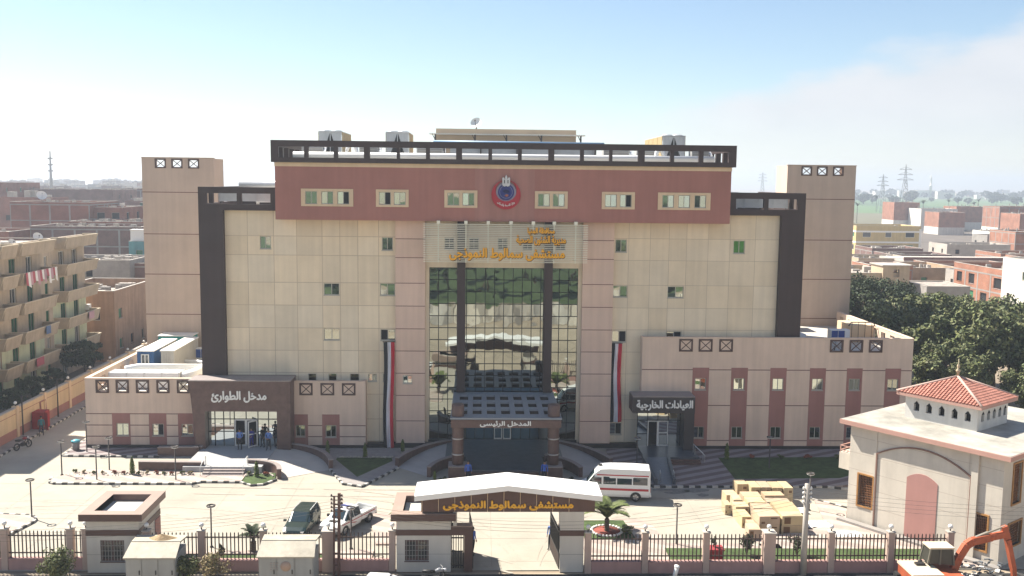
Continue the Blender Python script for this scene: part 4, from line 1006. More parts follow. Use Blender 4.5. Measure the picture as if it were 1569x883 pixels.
# hanging flag banners
def banner(label, x0, x1, z0, z1, y, wave):
    o = thing('flag_banner', label, 'flag', ((x0 + x1) / 2, y, z0), 'long flags on the hospital front')
    cs = [mat('flag_black', (.015, .015, .02)), mat('flag_white', (.62, .62, .66)), mat('flag_red', (.48, .02, .04))]
    m = MB(); nz_ = 40; nx_ = 9; V = []
    for j in range(nz_ + 1):
        z = z1 + (z0 - z1) * j / nz_; w = 1 - .10 * math.sin(j / nz_ * 2.2 + wave)
        for i in range(nx_ + 1):
            x = x0 + (x1 - x0) * (.5 + (i / nx_ - .5) * w) + .05 * math.sin(j * .16 + wave) + .04 * j / nz_ * (1 if wave > 1 else -1)
            V.append((x, y - .10 - .09 * math.sin(i * 1.35 + j * .10 + wave) - .025 * math.sin(j * .5 + i), z))
    for j in range(nz_):
        for i in range(nx_):
            q = (j * (nx_ + 1) + i, j * (nx_ + 1) + i + 1, (j + 1) * (nx_ + 1) + i + 1, (j + 1) * (nx_ + 1) + i)
            m.add([V[k] for k in q], [(0, 1, 2, 3)], 0 if i < 3 else 1 if i < 6 else 2, 1, True)
    m.build('flag_cloth', cs, o)
    m = MB(); m.tube([(x0 - .05, y - .05, z1 + .02), (x1 + .05, y - .05, z1 + .02)], .035, 6); m.build('flag_rod', polem, o)
banner('long black, white and red flag hanging to the ground left of the glass', -9.85, -8.93, .05, 8.9, -.12, .3)
banner('shorter black, white and red flag hanging above a window right of the glass', 8.88, 9.82, 2.15, 8.8, .38, 2.0)

# ------------------------------------------------------------------ mosque at the right
mu = Vector((.59, -.807, 0)).normalized(); MR = math.atan2(mu.y, mu.x)
Q = thing('small_mosque', 'pale square prayer hall with flat roof and red tiled lantern behind the fence', 'mosque', (22.4, -17.2, 0), None, MR, True)
F = FY(0.0); LW_ = 9.9; DP = 12.0; HH = 6.55
m = MB()
hs = [(.75, 1.75, 1.3, 3.35), (8.15, 9.15, .8, 2.9)]
m.wall(F, 0, LW_, 0, HH, hs, (1.9, 7.9), (1.4, 2.5, 3.6, 4.7, 5.8), .03, .3, 0, 1)
m.wall(FX(0, -1), 0, DP, 0, HH); 
hs2 = [(1.2, 2.2, 3.6, 6.0), (3.2, 4.2, 3.6, 6.0), (5.2, 6.2, 3.6, 6), (1.0, 2.6, 1.0, 2.4)]
m.wall(FX(LW_, 1), 0, DP, 0, HH, hs2, (), (3.2,), .04, .3, 0, 1)
m.wall(frame((0, DP, 0), (-1, 0, 0), (0, 1, 0)), -LW_, 0, 0, HH)
m.build('mosque_wall', [beigewall, mat('wall_groove', (.42, .36, .3))], Q)
F2 = FX(LW_, 1)
for h, FF in [(h, F) for h in hs] + [(h, F2) for h in hs2]:
    m = MB()
    for a, b_, c, d_ in ((h[0] - .1, h[0], h[2] - .1, h[3] + .1), (h[1], h[1] + .1, h[2] - .1, h[3] + .1), (h[0], h[1], h[2] - .1, h[2]), (h[0], h[1], h[3], h[3] + .1)): m.obox(FF, a, b_, c, d_, -.1, .06)
    m.build('window_frame', wood_fr, Q)
for h, FF in [(h, F) for h in hs] + [(h, F2) for h in hs2]:
    m = MB(); m.quad(FF(h[0], h[2], -.2), FF(h[1], h[2], -.2), FF(h[1], h[3], -.2), FF(h[0], h[3], -.2), 1)
    n_ = 9; k_ = int((h[3] - h[2]) / .16)
    for k in range(k_): z = h[2] + .05 + k * .16; m.bar(FF(h[0], z, -.12), FF(h[1], z + .1, -.12), .04, .035)
    for k in range(n_): a = h[0] + (h[1] - h[0]) * (k + .5) / n_; m.obox(FF, a - .018, a + .018, h[2], h[3], -.16, -.11)
    m.build('wood_lattice', [woodm, hole_dark], Q)
m = MB()      # arched recess outline, red blind niche
def archpts(a0, a1, zs, rise, n=14): return [(a0 + (a1 - a0) * k / n, zs + rise * (1 - (2 * k / n - 1) ** 2)) for k in range(n + 1)]
ap = archpts(1.95, 8.05, 5.0, .95)
for p, q in zip([(1.95, 0)] + ap, ap + [(8.05, 0)]): m.bar(F(p[0], p[1], .03), F(q[0], q[1], .03), .09, .09)
m.build('arch_moulding', mat('arch_brown', (.22, .13, .10)), Q)
m = MB(); pl = [(4.05, .0), (6.05, .0)] + archpts(4.05, 6.05, 4.0, .4, 10)[::-1]; m.plate(F, pl, -.01, .03); m.build('blind_niche', mat('niche_pink', (.42, .22, .19), var=.06, streak=.05), Q)
m = MB(); m.box(1.75, 1.93, -.05, -.002, 0, HH); m.build('pilaster', beigewall, Q); m = MB(); m.box(8.1, 8.5, -.16, -.002, 0, HH); m.build('pilaster', beigewall, Q)
m = MB(); m.box(-.55, LW_ + .55, -.5, DP + .5, HH, HH + .28, 0); rf = m.build('roof_slab', mat('pink_eave', (.46, .27, .22), var=.06), Q)
m = MB(); m.box(-.5, LW_ + .5, -.45, DP + .45, HH + .282, HH + .30); m.build('roof_screed', mat('old_screed', (.44, .42, .365), var=.16, scale=.9, stain=.45), rf)
zr = HH + .3; c0, c1, e0_, e1_ = 1.7, 6.5, 3.5, 7.5; zt = zr + 1.5
m = MB(); ws = [(a, a + .38, zr + .55, zr + 1.0) for a in (2.3, 3.15, 4.0, 4.85, 5.7)]
m.wall(FY(e0_), c0, c1, zr, zt, ws, depth=.25); m.wall(FX(c1, 1), e0_, e1_, zr, zt, [(a + 1.8, a + 2.18, zr + .55, zr + 1.0) for a in (2.2, 2.95, 3.7, 4.45, 5.15)], depth=.25)
m.wall(FX(c0, -1), e0_, e1_, zr, zt); m.wall(frame((0, e1_, 0), (-1, 0, 0), (0, 1, 0)), -c1, -c0, zr, zt); 
for h in ws: m.add([FY(e0_)(h[0], h[3], .012), FY(e0_)(h[0] + .19, h[3] + .22, .012), FY(e0_)(h[1], h[3], .012)][::-1], [(0, 1, 2)], 1)
for a in (2.2, 2.95, 3.7, 4.45, 5.15): m.add([FX(c1, 1)(a + 1.8, zr + 1, .012), FX(c1, 1)(a + 1.99, zr + 1.22, .012), FX(c1, 1)(a + 2.18, zr + 1, .012)][::-1], [(0, 1, 2)], 1)
m.box(c0 + .3, c1 - .3, e0_ + .3, e1_ - .3, zr, zt - .05, 1)
lt = m.build('lantern_wall', [mat('lantern_white', (.62, .60, .56), var=.06, streak=.08), hole_dark], Q)
m = MB(); ov = .42; cxm, cym = (c0 + c1) / 2, (e0_ + e1_) / 2; zp = zt + 1.35
m.box(c0 - ov, c1 + ov, e0_ - ov, e1_ + ov, zt, zt + .2, 1)
rd = random.Random(4)
cor = [Vector((c0 - ov, e0_ - ov, zt + .2)), Vector((c1 + ov, e0_ - ov, zt + .2)), Vector((c1 + ov, e1_ + ov, zt + .2)), Vector((c0 - ov, e1_ + ov, zt + .2))]; apx = Vector((cxm, cym, zp))
for s in range(4):
    A, B = cor[s], cor[(s + 1) % 4]; m.add([A, B, apx], [(0, 1, 2)], 0)
    mid = (A + B) / 2; nrm = (B - A).cross(apx - A).normalized(); ncol = 26
    for k in range(ncol):       # rolls of the tiles, course by course
        a = A.lerp(B, (k + .5) / ncol); t_end = 1 - abs((k + .5) / ncol * 2 - 1)
        up = (apx - mid); L_ = 13
        for j in range(L_):
            t0 = j / L_; t1 = min((j + 1) / L_, t_end)
            if t0 >= t_end: break
            k_ = rd.uniform(.8, 1.15); m.bar(a + up * t0 + nrm * .05, a + up * t1 + nrm * .02, .13, .07, 0, (k_, k_, k_))
    m.tube([cor[s] + Vector((0, 0, .05)), apx + Vector((0, 0, .05))], .09, 6, 2)
m.build('tiled_roof', [mat('red_roof_tile', (.40, .18, .135), rough=.85, var=.12, scale=2, vcol=True), mat('pink_eave', (.46, .27, .22)), mat('ridge_mortar', (.45, .32, .27), var=.15)], Q)
m = MB(); m.lathe([(.09, 0), (.08, .3), (.15, .38), (.15, .46), (.05, .55), (.10, .68), (.10, .76), (.03, .9), (.02, 1.2)], cxm, cym, 10, 0, 1, zp); m.build('finial', mat('finial_brass', (.42, .36, .24), rough=.5), Q)
m = MB(); m.box(-1.15, -.01, .6, 2.2, 3.2, 4.3, 0); bl = m.build('bay_box', beigewall, Q)
m = MB()
for z in (4.45, 4.75): m.bar((-1.1, .65, z), (-1.1, 2.15, z), .05); m.bar((-1.1, .65, z), (0, .65, z), .05)
m.bar((-1.1, .65, 4.3), (-1.1, .65, 4.8), .05); m.bar((-1.1, 2.15, 4.3), (-1.1, 2.15, 4.8), .05); m.build('bay_rail', mat('pink_eave', (.46, .27, .22)), bl)
m = MB(); m.box(-.3, LW_ + .3, -.7, -.2, 0, .25); m.build('mosque_kerb', concrete, Q)

# ------------------------------------------------------------------ gate and guardhouses
panelw = mat('white_cladding', (.56, .53, .47), rough=.6, var=.05, streak=.05)
brown_p = mat('brown_cladding', (.10, .055, .045), rough=.5, var=.15, scale=1)
collar = mat('brown_coping', (.30, .22, .18), rough=.7, var=.1)
def guardhouse(label, x0, x1, y0, y1, h, wx, name='guardhouse'):
    o = thing(name, label, 'guardhouse', ((x0 + x1) / 2, y0, 0))
    F = FY(y0); hs = [(wx[0], wx[1], .65, 1.88)]
    m = MB(); m.wall(F, x0, x1, 0, 2.15, hs, (), (1.05,), .025, .2, 0, 1)
    m.wall(FX(x1, 1), y0, y1, 0, 2.15); m.wall(FX(x0, -1), y0, y1, 0, 2.15); m.wall(frame((0, y1, 0), (-1, 0, 0), (0, 1, 0)), -x1, -x0, 0, 2.15)
    m.box(x0, x1, y0, y1, 2.48, h - .4, 0)
    m.build('guardhouse_wall', [panelw, mat('panel_gap', (.3, .28, .25))], o)
    m = MB(); m.box(x0 - .03, x1 + .03, y0 - .03, y1 + .03, 2.15, 2.48); m.build('brown_band', brown_p, o)
    m = MB(); e = .28; t = .62
    X0, X1, Y0, Y1 = x0 - e, x1 + e, y0 - e, y1 + e
    for a in ((X0, X1, Y0, Y0 + t), (X0, X1, Y1 - t, Y1), (X0, X0 + t, Y0 + t, Y1 - t), (X1 - t, X1, Y0 + t, Y1 - t)): m.box(*a, h - .4, h)
    m.box(X0 - .01, X1 + .01, Y0 - .01, Y0 - .003, h - .4, h - .01, 1)
    rc = m.build('roof_coping', [collar, brown_p], o)
    m = MB(); m.box(x0 + .35, x1 - .35, y0 + .35, y1 - .35, h - .95, h - .9); 
    m.build('roof', conc_lt, rc)
    m = MB(); z0 = h - .9
    m.box(X0 + t - .02, X1 - t + .02, Y1 - t - .03, Y1 - t, z0, h - .02); m.box(X0 + t - .03, X0 + t, Y0 + t, Y1 - t, z0, h - .02); m.box(X1 - t, X1 - t + .03, Y0 + t, Y1 - t, z0, h - .02); m.box(X0 + t, X1 - t, Y0 + t - .03, Y0 + t, z0, h - .02)
    m.build('parapet_lining', granite, rc)
    w = window(o, F, *hs[0], depth=.12, fw=.13, nv=1, fm=brown_p, gm=dark_glass('guard_glass', (.05, .05, .045), rough=.1))
    m = MB()
    for k in range(8): a = wx[0] + (wx[1] - wx[0]) * (k + .5) / 8; m.obox(F, a - .012, a + .012, .7, 1.84, -.06, -.04)
    for z in (.95, 1.25, 1.55): m.obox(F, wx[0], wx[1], z - .012, z + .012, -.062, -.04)
    m.build('window_grille', mat('grille_grey', (.33, .32, .29), rough=.5), w)
    return o
g1 = guardhouse('square white guardhouse with brown bands and open roof left of the gate', -23.85, -20.95, -25.5, -21.95, 3.47, (-23.1, -21.78))
m = MB(); m.box(-20.94, -20.9, -22.9, -22.0, 0, 2.1); m.build('guardhouse_door', redstrip, g1)
g2 = thing('gatehouse', 'hospital gate with white pitched canopy over brown sign and guard room', 'gate', (-.4, -25.6, 0))
def part_guard(o, x0, x1, y0, y1, h, wx):
    k = guardhouse('tmp', x0, x1, y0, y1, h, wx)
    base = ORG[k.name]
    for c in [c for c in bpy.data.objects if c.parent == k]:
        c.parent = o; c.location = base - ORG[o.name]
    bpy.data.objects.remove(k)
part_guard(g2, -6.6, -3.53, -25.5, -22.2, 3.47, (-6.12, -4.78))
F = FY(-25.6)
m = MB(); m.plate(F, [(-5.2, 3.55), (4.6, 3.55), (4.6, 4.32), (-.33, 4.95), (-5.2, 4.32)], -.35, 0); sg = m.build('sign_panel', brown_p, g2)
m = MB()
for k in range(10): a = -5.15 + k * .92 + .92 * .0; top_ = 4.3 + (.6 * (1 - abs(a + .33) / 5.0)); m.obox(F, a - .012, a + .012, 3.56, top_, 0, .012)
m.build('panel_joint', tan, sg)
lettering(sg, 'مستشفى سمالوط النموذجى', F, -3.95, 3.35, 3.68, 4.2, .012, mat('gate_letter', (.80, .42, .03), rough=.4, var=.04), .07, .028)
m = MB(); yF, yB = -26.1, -23.6
for a0, a1, zA, zB in ((-5.55, -.33, 4.33, 4.93), (-.33, 4.95, 4.93, 4.33)):
    V = [(a0, yF, zA), (a1, yF, zB), (a1, yB, zB), (a0, yB, zA)]; T = [(p[0], p[1], p[2] + .30) for p in V]
    m.add(V + T, [(3, 2, 1, 0), (4, 5, 6, 7), (0, 1, 5, 4), (1, 2, 6, 5), (2, 3, 7, 6), (3, 0, 4, 7)])
m.build('pitched_canopy', mat('canopy_white', (.80, .79, .76), rough=.5, var=.03), g2)
m = MB(); m.box(-3.4, -3.2, -25.5, -24.6, 2.7, 3.54, 0); m.build('canopy_post', panelw, g2); m = MB(); m.box(2.66, 4.0, -25.6, -24.5, 0, 2.15, 0); m.box(2.66, 4.0, -25.6, -24.5, 2.47, 3.55, 0); m.box(2.63, 4.03, -25.63, -24.47, 2.15, 2.47, 1)
m.obox(F, 2.66, 4.0, 1.04, 1.07, 0, .006, 2)
m.build('gate_pillar', [panelw, brown_p, mat('panel_gap', (.3, .28, .25))], g2)
m = MB(); m.box(-3.52, -2.3, -25.5, -24.9, 2.15, 2.62, 0); m.box(-2.78, -2.3, -25.5, -24.9, 0, 2.15, 0); m.box(-3.5, -2.3, -25.48, -24.92, 2.622, 2.68, 1); m.build('side_gate_frame', [brown_p, collar], g2)
m = MB()
for k in range(5): x = -3.4 + k * .14; m.box(x, x + .045, -25.3, -25.26, .15, 2.1)
for z in (.25, 1.1, 1.9): m.box(-3.5, -2.8, -25.31, -25.25, z, z + .06)
m.build('gate_leaf', blackm, g2)
def leaf(a, b_, name='gate_leaf'):
    m = MB(); a = Vector(a); b_ = Vector(b_); n_ = 13
    for k in range(n_): p = a.lerp(b_, k / (n_ - 1)); m.bar(p + Vector((0, 0, .12)), p + Vector((0, 0, 2.5)), .05)
    for z in (.2, 1.0, 2.3): m.bar(a + Vector((0, 0, z)), b_ + Vector((0, 0, z)), .06, .08)
    m2 = MB(); m2.bar(a + Vector((0, 0, .62)), b_ + Vector((0, 0, .62)), .03, .75); 
    o = m.build(name, blackm, g2); m2.build('leaf_plate', brownmetal, o)
leaf((2.62, -25.4, 0), (2.35, -22.4, 0)); leaf((-2.28, -25.3, 0), (-2.5, -22.5, 0))

# ------------------------------------------------------------------ railing fences with lamp pillars
def fence(label, xs, y, big=(), skip_panel=(), yend=None, name='railing_fence'):
    o = thing(name, label, 'fence', (xs[0], y, 0), 'railings along the hospital street front')
    for i, x in enumerate(xs):
        yy = y if yend is None else y + (yend - y) * i / (len(xs) - 1)
        w = .32 if i in big else .18; m = MB(); m.box(x - w, x + w, yy - w, yy + w, 0, 2.35, 0); m.box(x - w - .04, x + w + .04, yy - w - .04, yy + w + .04, 2.352, 2.42, 1)
        p = m.build('fence_pillar', [pillar_p, conc_lt], o)
        m = MB(); m.tube([(x, yy, 2.42), (x, yy, 2.56)], .04, 6, 1); m.ball(x, yy, 2.68, .14, 10, 0); m.build('globe_lamp', [globem, polem], p)
    for i, (x, x2) in enumerate(zip(xs, xs[1:])):
        if i in skip_panel: continue
        ya = y if yend is None else y + (yend - y) * i / (len(xs) - 1); yb = y if yend is None else y + (yend - y) * (i + 1) / (len(xs) - 1)
        m = MB(); m.bar((x + .2, ya, .31), (x2 - .2, yb, .31), .3, .62, 0); m.bar((x + .2, ya, .645), (x2 - .2, yb, .645), .34, .045, 0); m.build('base_wall', pink_w, o)
        m = MB(); n_ = max(2, int((x2 - x - .4) / .215))
        for k in range(n_):
            t = (k + .5) / n_; px = x + .2 + (x2 - x - .4) * t; py = ya + (yb - ya) * t
            m.box(px - .03, px + .03, py - .02, py + .02, .66, 2.2); m.add([(px - .03, py - .02, 2.2), (px + .03, py - .02, 2.2), (px + .03, py + .02, 2.2), (px - .03, py + .02, 2.2), (px, py, 2.27)], [(0, 1, 4), (1, 2, 4), (2, 3, 4), (3, 0, 4)])
        for z in (.95, 1.95): m.bar((x + .15, ya + .03, z), (x2 - .15, yb + .03, z), .045, .07)
        m.build('railing_panel', brownmetal, o)
    return o
fence('brown railing with lamp pillars right of the gate, up to the mosque', [4.25, 7.5, 11.0, 14.6, 18.2, 21.65, 25.1], -25.6, (3,))
fence('brown railing with lamp pillars between the two guardhouses', [-20.6, -17.55, -14.1, -10.45, -6.85], -25.25, (3,))
fence('brown railing left of the left guardhouse with a sliding gate', [-32.4, -28.6, -24.95, -24.1], -24.95, ())

# perimeter wall on the left, with globe lamps
o = thing('boundary_wall', 'long cream boundary wall with pink base and globe lamps left of the hospital', 'wall', (-41.1, 0, 0))
m = MB(); m.box(-41.25, -41.0, -22, 60, 0, 2.55, 0); m.box(-41.3, -40.95, -22, 60, 2.55, 2.65, 2)
m.box(-41.0, -40.985, -22, 60, .02, .85, 1)
m.build('wall_panel', [mat('wall_cream', (.60, .46, .28), var=.07, streak=.08), redstrip, conc_lt], o)
m = MB(); m.box(-40.984, -40.97, -22, 60, 2.1, 2.15)
m.build('wall_line', redstrip, o)
for k in range(12):
    y = -18 + k * 5.2
    m = MB(); m.box(-41.35, -40.9, y - .2, y + .2, 0, 2.75); p = m.build('wall_pillar', tan, o)
    m = MB(); m.tube([(-41.1, y, 2.75), (-41.1, y, 2.9)], .04, 6, 1); m.ball(-41.1, y, 3.02, .14, 10, 0); m.build('globe_lamp', [globem, polem], p)
kerb([(-39.7, -8), (-39.75, 0), (-39.8, 20)]); sheetp('wall_verge', [(-41, -9), (-39.8, -9), (-39.9, 20), (-41, 20)], .1, concrete)
# ------------------------------------------------------------------ street lamps of the forecourt
def lamp_proto(label, x, y, h=2.55):
    o = thing('street_lamp', label, 'street lamp', (x, y, 0), 'ring headed lamp posts of the forecourt', 0, True)
    m = MB(); m.lathe([(.11, 0), (.11, .06), (.05, .1), (.045, h)], 0, 0, 10); m.build('lamp_post', polem, o)
    m = MB(); n_ = 20
    P = [(0.02 + .24 * math.cos(2 * math.pi * k / n_), .24 * math.sin(2 * math.pi * k / n_), h + .04) for k in range(n_ + 1)]
    m.tube(P, .04, 6, cap=False); m.bar((-.22, 0, h + .02), (.05, 0, h - .02), .04); m.build('ring_head', polem, o)
    m = MB(); P = [(0.02 + .24 * math.cos(2 * math.pi * k / n_), .24 * math.sin(2 * math.pi * k / n_), h - .003) for k in range(n_ + 1)]; m.tube(P, .028, 5, cap=False); m.build('light_strip', globem, o)
    return o
LP = [(-32.9, -7.6, 'ring headed lamp post at the left tip of the planted island'), (-29.8, -9.0, 'ring headed lamp post at the island kerb, second from its left tip'),
      (-29.8, -6.6, 'ring headed lamp post at the back of the planted island'), (-33.4, -1.8, 'ring headed lamp post at the left front corner of the hospital'),
      (-24.1, -9.0, 'ring headed lamp post in front of the long brown planter wall'), (-30.9, -16.8, 'ring headed lamp post alone on the rounded corner island'),
      (-18.0, -21.75, 'ring headed lamp post inside the fence left of the dark car'), (-9.6, -22.1, 'ring headed lamp post inside the fence beside the white pickup'),
      (10.15, -21.6, 'ring headed lamp post inside the fence right of the gate'), (10.2, -6.3, 'ring headed lamp post on the striped paving by the clinic ramp'),
      (20.55, -15.3, 'ring headed lamp post right of the cardboard boxes'), (20.6, -6.0, 'ring headed lamp post on the lawn behind the cardboard boxes'),
      (-20.6, -12.0, 'ring headed lamp post hidden behind the left guardhouse roof')]
lp = None
for x, y, lb in LP[:-1]:
    if lp is None: lp = lamp_proto(lb, x, y)
    else: copy_tree(lp, None, (x, y, 0), random.uniform(0, 6), lb)
for x, y, lb in ((-40.9, 2.9, 'tall dark pole against the boundary wall by the motorbike'), (-40.9, 9.7, 'tall dark pole against the boundary wall beyond the red kiosk')):
    o = thing('wall_pole', lb, 'pole', (x + .3, y, 0), 'poles along the boundary wall')
    m = MB(); m.lathe([(.07, 0), (.06, 3.6)], x + .3, y, 8); m.build('pole_shaft', polem, o)
    m = MB(); m.bar((x + .3, y, 3.55), (x + .75, y, 3.65), .07); m.ball(x + .75, y, 3.55, .11, 8); m.build('lamp_arm', polem, o)

# ------------------------------------------------------------------ vehicles
def wheels(o, xs, hw, r, w=.2):
    for x in xs:
        for s in (-1, 1):
            F_ = lambda rad, t, d_: (x + rad * math.cos(t), s * (hw - w / 2 + d_), r + rad * math.sin(t))
            m = MB(); n_ = 20
            for (r0, d0), (r1, d1) in zip([(r * .6, w / 2 - .03), (r * .62, w / 2 + .01), (r * .93, w / 2), (r, w / 2 - .05), (r, -w / 2), (r * .5, -w / 2)], [(r * .62, w / 2 + .01), (r * .93, w / 2), (r, w / 2 - .05), (r, -w / 2), (r * .5, -w / 2), (0.01, -w / 2)]):
                for k in range(n_):
                    t0, t1 = 2 * math.pi * k / n_, 2 * math.pi * (k + 1) / n_
                    m.add([F_(r0, t0, d0), F_(r1, t0, d1), F_(r1, t1, d1), F_(r0, t1, d0)], [(0, 1, 2, 3)], 0, 1, True)
            wl = m.build('wheel', tyre, o)
            g = MB()
            for k in range(n_):
                t0, t1 = 2 * math.pi * k / n_, 2 * math.pi * (k + 1) / n_
                g.add([F_(.02, t0, w / 2 - .01), F_(r * .6, t0, w / 2 - .03), F_(r * .6, t1, w / 2 - .03), F_(.02, t1, w / 2 - .01)], [(0, 1, 2, 3)], 1 if k % 4 == 3 else 0)
            g.build('rim', [rim, blackm], wl)
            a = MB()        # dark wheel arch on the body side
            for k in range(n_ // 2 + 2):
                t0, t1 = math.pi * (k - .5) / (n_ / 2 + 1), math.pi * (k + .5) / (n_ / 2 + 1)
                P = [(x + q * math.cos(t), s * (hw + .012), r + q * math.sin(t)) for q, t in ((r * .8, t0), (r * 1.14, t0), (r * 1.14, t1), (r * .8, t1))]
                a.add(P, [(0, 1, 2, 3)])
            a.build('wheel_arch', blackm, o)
def loft(o, st, paint, glass_int, name='body', roof_int=None):
    """st: stations along x -> (x, z_bottom, z_belt, z_top, half_width_belt, half_width_top). Cross-section ring of 10 points."""
    rings = []
    for x, zb, zl, zt, hw, ht in st:
        ztt = max(zt, zl + .01)
        half = [(hw * .90, zb), (hw * .985, zb + (zl - zb) * .22), (hw, zb + (zl - zb) * .62), (hw * .97, zl), (ht, ztt - .05 if ztt - zl > .2 else ztt - .004), (ht * .86, ztt)]
        rings.append([(x, -p[0], p[1]) for p in half] + [(x, p[0], p[1]) for p in half[::-1]])
    m = MB(); g = MB(); n_ = 12
    for i in range(len(st) - 1):
        for k in range(n_):
            k2 = (k + 1) % n_
            q = [rings[i][k], rings[i][k2], rings[i + 1][k2], rings[i + 1][k]]
            side = k in (3, 7)
            topf = k in (4, 5, 6)
            kind = glass_int.get(i)
            m.add(q, [(3, 2, 1, 0)], 0, 1, True)
            if (kind in ('side', 'both') and side) or (kind in ('front', 'both') and topf and k == 5):
                c = sum((Vector(p) for p in q), Vector()) / 4; nn = (Vector(q[1]) - Vector(q[0])).cross(Vector(q[2]) - Vector(q[0])).normalized()
                out = nn if nn.dot(c - Vector((c.x, 0, c.z - .5))) > 0 else -nn
                P = [c + (Vector(p) - c) * .9 + out * .012 for p in q]; g.add(P, [(0, 1, 2, 3)])
    m.add(rings[0], [tuple(range(n_))]); m.add(rings[-1], [tuple(range(n_))[::-1]])
    b_ = m.build(name, paint, o)
    for e in b_.data.edges: pass
    g.build('car_window', carglass, o)
    return b_
def place(o, x, y, rz): o.location = (x, y, 0); o.rotation_euler = (0, 0, rz)
gpaint = mat('green_black_paint', (.012, .026, .024), rough=.25, var=.05, spec=.6)
wpaint = mat('white_car_paint', (.72, .72, .70), rough=.3, var=.02, spec=.5)
# dark green estate car, nose towards the fence
o = thing('dark_estate_car', 'dark green estate car parked nose to the fence beside the white pickup', 'car', (0, 0, 0), None, 0, True)
st = [(-2.1, .42, .80, .98, .72, .55), (-2.02, .30, .86, 1.38, .80, .60), (-1.75, .24, .90, 1.46, .83, .62), (-.7, .22, .90, 1.50, .84, .63), (.25, .22, .90, 1.45, .84, .62), (.95, .22, .90, .96, .84, .66), (1.7, .24, .80, .86, .82, .62), (2.05, .28, .66, .72, .76, .56), (2.14, .40, .55, .60, .68, .5)]
loft(o, st, gpaint, {1: 'side', 2: 'side', 3: 'side', 4: 'both', 0: 'front'})
wheels(o, (-1.35, 1.35), .84, .31)
for s in (-1, 1):
    m = MB(); m.box(1.98, 2.13, s * .6 - .12, s * .6 + .12, .56, .68); m.build('headlight', lampg, o)
    m = MB(); m.box(-2.09, -2.0, s * .68 - .06, s * .68 + .06, .7, .95); m.build('tail_light', tailg, o)
    m = MB(); m.box(.7, .85, s * .98 - .1, s * .98 + .1, .92, 1.04); m.build('mirror', gpaint, o)
m = MB(); m.box(2.08, 2.2, -.7, .7, .3, .46); m.build('bumper', mat('bumper_grey', (.12, .12, .12)), o)
m = MB(); m.box(2.1, 2.16, -.38, .38, .5, .6); m.build('grille', blackm, o)
m = MB(); m.box(2.205, 2.215, -.22, .22, .32, .42); m.build('number_plate', white, o)
m = MB()
for s in (-1, 1): m.bar((-1.7, s * .6, 1.53), (.1, s * .6, 1.52), .04)
m.build('roof_rail', sheet, o)
place(o, -13.1, -18.95, R(-96)); o.scale = (.9,) * 3
# white double cab pickup
o = thing('white_pickup', 'white double cab pickup with red side stripe parked inside the fence', 'pickup truck', (0, 0, 0), None, 0, True)
st = [(-.52, .45, 1.02, 1.08, .83, .62), (-.42, .36, 1.04, 1.70, .85, .62), (.45, .34, 1.04, 1.76, .86, .63), (.95, .34, 1.04, 1.70, .86, .62), (1.5, .34, 1.04, 1.08, .86, .68), (2.2, .34, .98, 1.03, .85, .66), (2.5, .38, .86, .92, .82, .62), (2.58, .5, .72, .78, .76, .58)]
loft(o, st, wpaint, {1: 'side', 2: 'side', 3: 'both', 0: 'front'}, 'cab')
m = MB(); m.box(-2.5, -.55, -.84, -.78, .55, 1.05); m.box(-2.5, -.55, .78, .84, .55, 1.05); m.box(-2.5, -2.44, -.779, .779, .55, 1.03); m.box(-2.44, -.56, -.779, .779, .55, .62); m.box(-.6, -.55, -.779, .779, .62, 1.03); m.build('cargo_bed', wpaint, o)
m = MB(); m.box(-2.5, 2.2, -.45, .45, .34, .54); m.box(2.5, 2.68, -.8, .8, .42, .6); m.box(-2.62, -2.5, -.78, .78, .42, .54); m.build('bumper', mat('bumper_grey', (.12, .12, .12)), o)
wheels(o, (-1.55, 1.6), .86, .36, .24)
m = MB()
for s in (-1, 1):
    m.add([(-2.3, s * .852, .82), (2.0, s * .868, .86), (2.0, s * .868, .92), (-2.3, s * .852, .89)], [(0, 1, 2, 3)]); m.add([(.1, s * .87, .62), (.9, s * .87, .82), (1.1, s * .87, .82), (.4, s * .87, .62)], [(0, 1, 2, 3)])
m.build('side_stripe', mat('stripe_red', (.42, .05, .05)), o)
for s in (-1, 1):
    m = MB(); m.box(2.48, 2.6, s * .62 - .14, s * .62 + .14, .7, .84); m.build('headlight', lampg, o)
    m = MB(); m.box(-2.53, -2.49, s * .76 - .07, s * .76 + .07, .65, .95); m.build('tail_light', tailg, o)
    m = MB(); m.box(1.1, 1.25, s * 1.0 - .1, s * 1.0 + .1, 1.06, 1.24); m.build('mirror', blackm, o)
m = MB(); m.box(2.55, 2.64, -.4, .4, .64, .8); m.box(1.75, 2.1, -.3, .3, 1.05, 1.11); m.build('grille', blackm, o)
m = MB(); m.box(.3, .5, -.5, .5, 1.765, 1.86); m.build('beacon_bar', mat('beacon', (.10, .12, .3), rough=.2), o)
place(o, -10.25, -18.35, R(-118)); o.scale = (.84,) * 3
